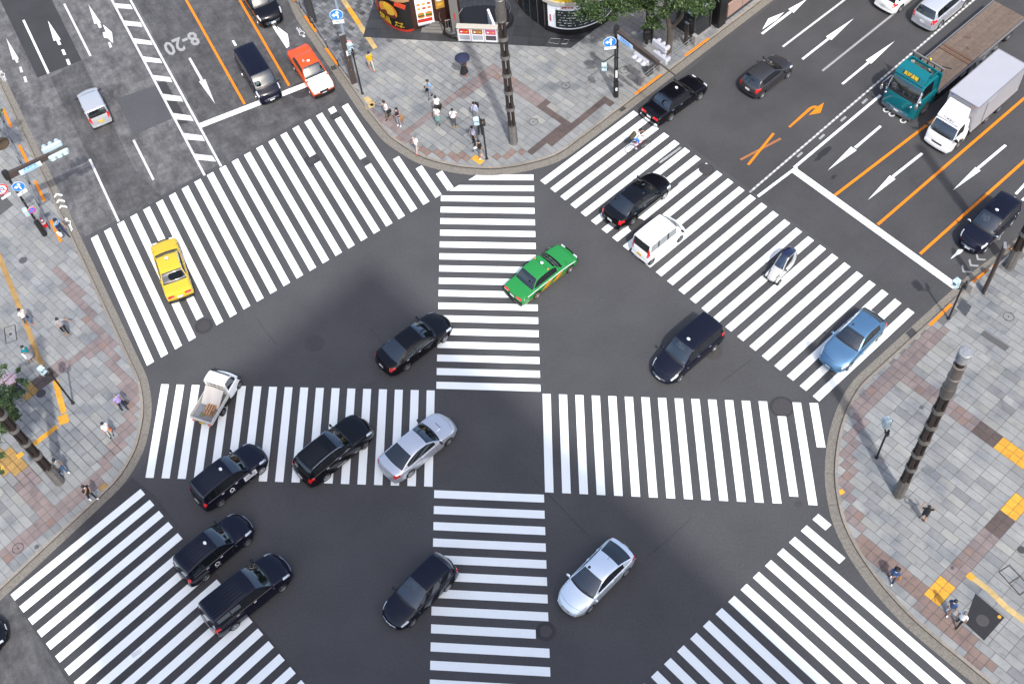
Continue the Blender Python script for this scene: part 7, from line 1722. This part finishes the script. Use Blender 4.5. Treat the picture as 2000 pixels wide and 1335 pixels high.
def held(root, J, k, at, name, cat, label, build):
    """a thing carried by a person: its own top-level object"""
    o = empty(name, (0, 0, 0)); M = Matrix.Translation(root.location) @ Matrix.Rotation(root.rotation_euler.z, 4, 'Z') @ Matrix.Scale(k, 4)
    p = J[at] if isinstance(at, str) else Vector(at); o.location = M @ p; o.rotation_euler = (0, 0, root.rotation_euler.z); pr(o, label, cat); build(o); return o
def bag(c, w_=.3, h_=.28, d_=.12, strap=True, shape='box'):
    def f(o):
        MB().box((0, 0, -h_/2-.08), (w_, d_, h_), bev=.035).build('body', CL[c], o)
        if strap: m_ = MB().path([(-w_*.35, 0, -.1), (-.05, 0, .04), (.05, 0, .04), (w_*.35, 0, -.1)], .012, 5); m_.build('handle', CL[c], o)
    return f
def parasol(c, r=.5, hgt=.75):
    def f(o):
        n = 8; v = [(0, 0, hgt)]; 
        for j, (q, z_) in enumerate(((.35, .035), (.7, .12), (1, .25))):
            for i in range(n*2):
                a = math.pi*i/n; s_ = 1 if i % 2 == 0 else .96; v.append((r*q*s_*math.cos(a), r*q*s_*math.sin(a), hgt-z_))
        m2 = n*2; fs = [(0, 1+i, 1+(i+1) % m2) for i in range(m2)]
        for j in range(2): fs += [(1+j*m2+i, 1+(j+1)*m2+i, 1+(j+1)*m2+(i+1) % m2, 1+j*m2+(i+1) % m2) for i in range(m2)]
        q = mobj('canopy', v, fs, CL[c], o); q.modifiers.new('t', 'SOLIDIFY').thickness = .004
        MB().tube((0, 0, -.12), (0, 0, hgt+.05), .009, n=6).build('shaft', IRON_L, o); MB().tube((0, 0, -.18), (0, 0, -.05), .016, n=6).build('handle', BLK, o)
        for i in range(n): a = 2*math.pi*i/n; MB().tube((0, 0, hgt-.02), (r*math.cos(a), r*math.sin(a), hgt-.26), .005, n=4).build('rib', IRON_L, o)
    return f
def backpack(c):
    def f(o): MB().box((-.0, 0, 0), (.16, .3, .42), bev=.05).build('body', CL[c], o); MB().box((-.09, 0, -.05), (.05, .22, .22), bev=.02).build('pocket', CL[c], o); [MB().path([(.08, s_*.1, .18), (.2, s_*.11, .2), (.24, s_*.12, .0), (.1, s_*.12, -.16)], .014, 5).build('strap', CL[c], o) for s_ in (1, -1)]
    return f
def phone(o): MB().box((.04, 0, .03), (.015, .075, .15), M=Matrix.Rotation(R(-40), 4, 'Y'), bev=.004).build('case', BLK, o)
person(727, 137, -75, 'person walking in a yellow top and white trousers', 'yellow', 'cream', 'orange', stride=.2, armL='down', armR='swing', woman=True, headtilt=.05)
r_ = person(842, 191, -155, 'person in a light blue shirt and grey trousers looking at a phone', 'sky', 'grey', 'black', stride=.16, armL='phone', headtilt=.12); held(*r_, 'haL', 'phone', 'phone', 'phone in the hand of the person in the light blue shirt', phone); held(*r_, 'haR', 'bag', 'bag', 'dark bag hanging from the hand of the person in the light blue shirt', bag('black', .3, .22))
r_ = person(908, 148, -80, 'person in dark clothes under the navy parasol', 'bprint', 'black', 'red', armR='umb', skirt=('black', .35, .27), leglen='bare', woman=True, stride=.1); held(*r_, 'haR', 'parasol', 'parasol', 'navy blue parasol held by the person in dark clothes', parasol('navy', .52, .7))
r_ = person(758, 232, -155, 'man-sized person in white shirt and olive trousers with a black shoulder bag', 'white', 'olive', 'black', armL='face', stride=.12, headtilt=.08); r_[0]['label'] = 'person in white shirt and olive trousers beside the ringed cover'; held(*r_, (-.1, .17, 1.0), 'bag', 'bag', 'black shoulder bag on the person in olive trousers', bag('black', .34, .28, .14))
r_ = person(781, 246, -120, 'person in a sleeveless dark top and pale trousers carrying a tan tote', 'navy', 'lgrey', 'white', sleeve='none', armR='face', armL='hold', woman=True, long_hair=True); held(*r_, (-.05, .24, 1.0), 'tote', 'bag', 'tan tote bag of the person in the sleeveless dark top', bag('tan', .36, .34))
r_ = person(816, 299, -140, 'grey haired person in white shirt and white trousers near the kerb', 'white', 'cream', 'red', hair=HAIRG, stride=.14, armR='hold'); 
person(857, 243, -120, 'person in white top and sage trousers, in front of another in white', 'white', 'sage', 'black', woman=True, armL='hold', skirt=('sage', .45, .2), headtilt=.06)
r_ = person(856, 222, -110, 'person in white top and black skirt just behind the one in sage trousers', 'white', 'black', 'black', woman=True, leglen='bare', skirt=('black', .5, .22), headtilt=.1); held(*r_, (.05, .26, 1.0), 'bag', 'bag', 'black bag of the person in the black skirt', bag('black', .28, .3))
r_ = person(888, 248, -95, 'person in white shirt and dark patterned trousers touching the face', 'white', 'bprint', 'tan', armR='face', armL='hip', woman=True)
r_ = person(930, 234, -135, 'person in pale blue shirt with a black backpack behind the signal', 'lavw', 'grey', 'black', armR='hold', headtilt=.1, sleeve='long'); held(*r_, (-.2, .02, 1.22), 'backpack', 'backpack', 'black backpack on the person in the pale blue shirt', backpack('black'))
person(939, 262, -100, 'person in black partly hidden by the pedestrian signal', 'black', 'black', 'black', headtilt=.1)
r_ = person(927, 281, -150, 'person in lavender white shirt and black trousers beside the signal post', 'lavw', 'black', 'black', armR='hold', headtilt=.1, sleeve='short')
r_ = person(940, 308, -150, 'person in black t-shirt, grey shorts and white shoes at the tactile blocks', 'black', 'grey', 'white', leglen='shorts', armR='hold', stride=.1, headtilt=.12); held(*r_, 'haR', 'booklet', 'booklet', 'white booklet held by the person in grey shorts', lambda o: MB().box((.05, 0, 0), (.2, .14, .02)).build('pages', CL['white'], o))
r_ = person(127, 462, -38, 'police officer in light blue shirt and navy trousers stepping over the kerb', 'police', 'policed', 'black', hair=CL['policed'], stride=.22, armL='swing', armR='down', h=1.74)
MB().lathe([(.125, 1.62), (.13, 1.64), (.12, 1.7), (.0001, 1.73)], 14, Matrix.Translation((.03, 0, 0))).build('cap', CL['policed'], r_[0], True); MB().lathe([(.165, 1.3), (.175, 1.12), (.165, .98), (.16, .97)], 14, Matrix.Diagonal((.82, 1.1, 1, 1))).build('vest', CL['policed'], r_[0], True)
held(*r_, 'haR', 'plastic_bag', 'bag', 'white plastic bag in the hand of the police officer', bag('white', .34, .3, .16))
r_ = person(58, 634, -35, 'person in white tee and blue jeans with a navy bag on the ochre strip', 'white', 'denim', 'orange', armL='hold', woman=True, stride=.16); held(*r_, (.16, .08, 1.1), 'bag', 'bag', 'navy and cream handbag of the person in the white tee', bag('navy', .3, .2))
r_ = person(131, 652, -60, 'person in a grey top and loose black trousers', 'lgrey', 'black', 'tan', armR='phone', armL='wide', woman=True, long_hair=True, stride=.12); held(*r_, (.12, .1, 1.0), 'bag', 'bag', 'small black crossbody bag of the person in the grey top', bag('black', .22, .18))
r_ = person(64, 704, -50, 'person in a teal top with a grey skirt', 'teal', 'lgrey', 'tan', woman=True, leglen='bare', skirt=('lgrey', .5, .24), armR='hold', armL='down', h=1.6); held(*r_, (.0, -.22, 1.05), 'tote', 'bag', 'white tote of the person in the teal top', bag('white', .34, .3))
r_ = person(39, 766, -60, 'person in an orange top and navy skirt under the pale floral parasol', 'orange', 'navy', 'red', woman=True, leglen='bare', skirt=('navy', .3, .24), armR='umb', stride=.08); held(*r_, 'haR', 'parasol', 'parasol', 'pale pink floral parasol beside the leafy tree', parasol('floral', .52, .62))
r_ = person(243, 799, -40, 'person in a lavender shirt and navy trousers near the bend of the kerb', 'lav', 'navy', 'black', hair=HAIRG, stride=.12, armR='down'); held(*r_, 'haL', 'jacket', 'jacket', 'black jacket carried by the person in the lavender shirt', bag('black', .3, .3, .14, False))
r_ = person(218, 852, -40, 'person in white top and beige trousers with an orange bag', 'white', 'cream', 'black', armL='hold', woman=True, h=1.6); held(*r_, (.22, .1, 1.1), 'bag', 'bag', 'orange bag of the person in beige trousers', bag('orange', .28, .16))
person(127, 924, -30, 'person in a speckled shirt and blue jeans behind the bronze column', 'print', 'jean', 'white', stride=.14, woman=True)
person(183, 975, -30, 'person dressed in black with arms crossed near the lower kerb', 'black', 'black', 'white', armL='hold', armR='face', stride=.16)
r_ = person(1801, 1016, 70, 'person in black shorts with both elbows raised beside the column', 'black', 'black', 'black', armL='up', armR='up', leglen='shorts', woman=True, mask=False, stride=.06, long_hair=True)
r_ = person(1741, 1133, -130, 'person in denim blue jacket and white shoes near the curved kerb', 'bluej', 'navy', 'white', stride=.2, armL='hold', sleeve='long', h=1.55, headtilt=.1); held(*r_, (-.18, 0, 1.2), 'backpack', 'backpack', 'black backpack on the person in the denim jacket', backpack('black')); held(*r_, (.0, .3, 1.0), 'paper_bag', 'bag', 'tan paper bag of the person in the denim jacket', bag('tan', .2, .26))
r_ = person(1851, 1196, -150, 'person in a blue shirt beside the black mat, one of a couple', 'bluej', 'grey', 'white', leglen='shorts', armR='hold', stride=.12, woman=True)
person(1870, 1219, -150, 'grey haired person in a white shirt standing before the black mat', 'white', 'black', 'black', hair=HAIRG, stride=.16)
# cyclist
A = P(1229, 291, .34); B = P(1263, 282, .34); dd = (B-A); dd.z = 0; hd = math.degrees(math.atan2(dd.y, dd.x)); mid = (A+B)/2
bk = empty('bicycle', (mid.x, mid.y, .004), R(hd)); pr(bk, 'red framed bicycle being ridden over the top of the avenue zebra', 'bicycle')
BR = mat('frame_red', (.35, .01, .02), .3, coat=1)
for x in (-.54, .54):
    wq = empty('wheel', (x, 0, .34), 0, bk); Mw = Matrix.Rotation(R(90), 4, 'X')
    MB().lathe([(.33+.022*math.cos(a), .022*math.sin(a)) for a in [2*math.pi*q/6 for q in range(7)]], 28, Mw).build('tyre', RUB, wq); MB().lathe([(.315+.008*math.cos(a), .008*math.sin(a)) for a in [2*math.pi*q/5 for q in range(6)]], 28, Mw).build('rim', ALLOY, wq)
    s_ = MB()
    for q in range(14): a = 2*math.pi*q/14; s_.tube((0, 0, 0), (.315*math.cos(a), 0, .315*math.sin(a)), .0022, n=3)
    s_.build('spokes', ALLOY, wq)
for nm, pts, r0 in (('frame', [(-.12, 0, .28), (-.26, 0, .78), (.38, 0, .8), (-.12, 0, .28)], .018), ('frame', [(-.54, 0, .34), (-.12, 0, .28)], .012), ('frame', [(-.54, 0, .34), (-.24, 0, .72)], .010), ('fork', [(.54, 0, .34), (.40, 0, .74), (.37, 0, .92)], .015)): MB().path(pts, r0, 6).build(nm, BR, bk)
MB().path([(.30, .28, .98), (.42, .2, 1.0), (.38, 0, .94), (.42, -.2, 1.0), (.30, -.28, .98)], .013, 6).build('handlebar', BLK, bk); MB().ell((-.28, 0, .87), (.13, .07, .03)).build('saddle', BLK, bk, True)
bs = MB(); 
for i in range(10): a = 2*math.pi*i/10; b = 2*math.pi*(i+1)/10; [bs.tube((.66+r0*math.cos(a), r0*math.sin(a), z_), (.66+r0*math.cos(b), r0*math.sin(b), z_), .006, n=4) for r0, z_ in ((.12, .72), (.15, .82), (.18, .94))]; bs.tube((.66+.12*math.cos(a), .12*math.sin(a), .72), (.66+.18*math.cos(a), .18*math.sin(a), .94), .004, n=3)
bs.build('basket', IRON_L, bk)
MB().lathe([(.09, -.01), (.09, .01), (.0001, .01)], 14, Matrix.Translation((-.12, -.05, .28)) @ Matrix.Rotation(R(90), 4, 'X')).build('chainring', ALLOY, bk)
for s_, z_, x_ in ((1, .2, .05), (-1, .4, .0)): MB().box((-.05+x_, s_*.13, z_), (.1, .09, .025)).build('pedal', BLK, bk)
u = Vector((math.cos(R(hd)), math.sin(R(hd)), 0))
r_ = person(0, 0, hd, 'cyclist in white top and bright blue trousers on the zebra', 'white', 'brightblue', 'red', seat=True, armL='bars', armR='bars', loc=mid-u*.28+Vector((0, 0, -.02)), mask=False, hair=CL['black'])
held(*r_, (-.06, 0, 1.2), 'backpack', 'backpack', 'large camouflage backpack on the cyclist', lambda o: (MB().box((0, 0, 0), (.24, .36, .5), M=Matrix.Rotation(R(35), 4, 'Y'), bev=.07).build('body', CL['camo'], o), None))
def driver(key, top='white', side=-1):
    """upper body of a driver seen through the glass"""
    root, s = V_OBJS[key]; S = s.S; xd = S['ws'][1]-.22; L = S['L']; yy = side*S['W']*.215; V = Vector; x0 = xd-.80-L/2
    J = {'pel': V((0, 0, .72)), 'che': V((-.08, 0, 1.02)), 'nec': V((-.07, 0, 1.17)), 'ht': V((-.05, 0, 1.31))}; n_ = ['pel', 'che', 'nec', 'ht']; E_ = [(0, 1), (1, 2), (2, 3)]; pts = [J[q] for q in n_]; rad = [.13, .14, .055, .09]
    for sd in (1, -1):
        b = len(pts); pts += [V((-.08, sd*.17, 1.09)), V((.06, sd*.22, .86)), V((.30, sd*.16, .95))]; rad += [.06, .045, .035]; E_ += [(1, b), (b, b+1), (b+1, b+2)]
        pts += [V((.1, sd*.09, .68)), V((.42, sd*.1, .74)), V((.6, sd*.1, .5))]; rad += [.09, .07, .05]; E_ += [(0, b+3), (b+3, b+4), (b+4, b+5)]
    me = skin_mesh(pts, E_, rad, 0); me.materials.clear()
    for m in (SKIN, CL[top], CL['navy']): me.materials.append(m)
    for p in me.polygons:
        c = p.center; p.use_smooth = True
        p.material_index = 0 if c.z > 1.16 or (c.x > .12 and c.z > .82) else (2 if c.z < .8 else 1)
    o = bpy.data.objects.new('person', me); COL.objects.link(o); T = root.matrix_basis; loc = Matrix.Translation(root.location) @ Matrix.Rotation(root.rotation_euler.z, 4, 'Z') @ Vector(((x0+.0)*.975, yy*.975, .0))
    o.location = loc; o.rotation_euler = (0, 0, root.rotation_euler.z); MB().ell((-.065, 0, 1.345), (.1, .095, .085), 10, 6).build('hair', HAIRM, o, True)
    return o
for key, top, lb in (('gtaxi', 'lav', 'driver in a pale shirt at the wheel of the green taxi'), ('btaxi', 'white', 'driver in white at the wheel of the glossy black taxi sedan'), ('crownN', 'white', 'driver in white in the black sedan with pale seat covers'), ('mtaxi', 'white', 'driver behind the windscreen of the black minivan taxi'),
                     ('jpn3', 'white', 'driver of the black tall taxi waiting in the lane'), ('mazda', 'grey', 'driver inside the metallic blue hatchback'), ('prius', 'black', 'driver inside the pale silver liftback'), ('suv', 'sage', 'driver in the black sport utility car'), ('legacy', 'sage', 'driver in the silver sedan'), ('otaxi', 'white', 'driver waiting in the orange taxi'), ('hijet', 'tan', 'driver of the small white box van'), ('caravan', 'white', 'driver of the long black van'), ('yaris', 'sage', 'driver of the dark grey hatchback'), ('fit', 'grey', 'driver of the dark navy hatchback')):
    pr(driver(key, top), lb, 'person')
BARK = mat('bark', (.17, .14, .11), .9, var=.4, vscale=9, bump=.5, bscale=25)
LEAF = [mat('leaf_a', (.045, .09, .02), .6, island=.35), mat('leaf_b', (.075, .125, .03), .6, island=.35), mat('leaf_c', (.025, .052, .016), .6, island=.35)]
def tree(name, base, limbs, clumps, label, n_leaf=1400, seed=1, size=.11, cat='tree'):
    rn = random.Random(seed); b = Vector(base); root = empty(name, b); pr(root, label, cat)
    tm = MB()
    for pts, rs in limbs: tm.path([Vector(p)-b for p in pts], rs, 9)
    tm.build('trunk', BARK, root, True)
    mb = MB(); V = []; F = []; MI = []
    for (c, r) in clumps:
        c = Vector(c)-b; n = int(n_leaf*(r/1.0)**2)
        subs = [(c+Vector((rn.gauss(0, .42), rn.gauss(0, .42), rn.gauss(0, .3)))*1.0*r, r*rn.uniform(.25, .45)) for _ in range(9)]
        subs = [(c+(q-c), s_) for q, s_ in subs]
        for k in range(n):
            q, s_ = rn.choice(subs); d = Vector((rn.gauss(0, 1), rn.gauss(0, 1), rn.gauss(0, .8))); p = q+d*s_*.6
            u = Vector((rn.uniform(-1, 1), rn.uniform(-1, 1), rn.uniform(-.5, .5))).normalized(); w_ = u.cross(Vector((rn.uniform(-.4, .4), rn.uniform(-.4, .4), 1))).normalized(); l = size*rn.uniform(.6, 1.25)
            i = len(V); V += [p-u*l, p+w_*l*.45, p+u*l, p-w_*l*.45]; F.append((i, i+1, i+2, i+3)); MI.append(rn.choice((0, 0, 1, 2)))
    o = mobj('crown', V, F, LEAF, root, MI)
    # twigs to every clump
    tw = MB()
    top = Vector(limbs[0][0][-1])-b
    for (c, r) in clumps:
        c = Vector(c)-b; near = min(((Vector(p)-b) for pts, _ in limbs for p in pts), key=lambda q: (q-c).length); tw.path([near, (near+c)/2+Vector((0, 0, .15)), c], [.06, .04, .015], 5)
    tw.build('branches', BARK, root)
    return root
b = P(1304, 103, .12); j = P(1309, 56, 2.6)
cl = []
for px, py, z, r in ((1140, 8, 5.6, 1.0), (1165, 22, 5.2, .8), (1190, 5, 5.6, 1.0), (1220, 12, 5.6, 1.0), (1240, -12, 5.8, 1.1), (1262, 12, 5.2, .7), (1275, 40, 4.4, .45), (1285, 52, 4.2, .35), (1262, 48, 4.0, .4), (1300, 22, 5.4, .6), (1320, -8, 6, 1.0), (1345, 10, 5.8, .7), (1362, 18, 5.6, .6), (1382, 16, 5.6, .55), (1170, -30, 6.2, 1.2), (1210, -35, 6.4, 1.3), (1290, -30, 6.6, 1.3), (1350, -25, 6.6, 1.2), (1130, -15, 6, .8), (1390, -5, 6, .6)):
    cl.append((P(px, py, z), r))
tree('street_tree', b, [([b, b.lerp(j, .5)+Vector((.05, 0, 0)), j, P(1302, 20, 4.4), P(1296, -20, 6)], [.26, .21, .19, .14, .08]), ([j, P(1330, 35, 3.9), P(1340, 5, 5.2)], [.17, .13, .08]), ([P(1302, 20, 4.4), P(1250, 5, 5.4), P(1200, -5, 5.8)], [.1, .08, .04])], cl, 'green street tree with a forked trunk between the shops and the avenue', 900, 4)
b = P(-60, 830, .12)
cl = [(P(x, y, z), r) for x, y, z, r in ((10, 775, 5, .62), (30, 760, 4.6, .4), (38, 742, 4.2, .22), (52, 748, 4.2, .16), (12, 800, 5.2, .6), (28, 812, 5, .42), (5, 835, 5.4, .45), (-10, 860, 5.4, .5), (4, 890, 5.2, .22), (-25, 790, 5.8, .9), (-15, 745, 5, .6), (2, 920, 4.6, .18), (8, 715, 4, .2), (35, 722, 3.6, .15), (-50, 840, 6, 1.1), (-60, 780, 6.2, 1.1))]
tree('leafy_tree', b, [([b, P(-62, 820, 3), P(-50, 800, 5)], [.22, .18, .1])], cl, 'leafy tree reaching in at the left edge behind the bronze column', 2100, 9, .08)
b = P(-40, 300, .12)
tree('planter_tree', b, [([b, P(-45, 270, 3), P(-40, 240, 5)], [.18, .15, .08])], [(P(-5, 222, 3.5), .35), (P(-12, 250, 3.6), .35), (P(-30, 230, 5), .8)], 'dark green tree tips at the upper left frame edge', 1200, 5, .09)
o = empty('planter', P(2, 282, .12)); pr(o, 'round soil bed with a thin stem at the left edge', 'planter'); MB().lathe([(.55, 0), (.55, .08), (.48, .09), (.0001, .07)], 20).build('soil', mat('soil', (.12, .08, .04), .95, var=.4, vscale=8), o); MB().tube((0, 0, 0), (-.3, -.1, 2), .05, .03, n=6).build('stem', BARK, o)
# lettering becomes plain mesh
bpy.context.view_layer.update()
dg = bpy.context.evaluated_depsgraph_get()
for o in [o for o in bpy.data.objects if o.type == 'FONT']:
    me = bpy.data.meshes.new_from_object(o.evaluated_get(dg)); par = o.parent; M = o.matrix_world.copy(); mb_ = o.matrix_basis.copy(); mpi = o.matrix_parent_inverse.copy(); nm = o.name.split('.')[0]
    if not len(me.materials) and len(o.data.materials): me.materials.append(o.data.materials[0])
    bpy.data.objects.remove(o); n = bpy.data.objects.new(nm, me); COL.objects.link(n); n.parent = par; n.matrix_parent_inverse = mpi; n.matrix_basis = mb_
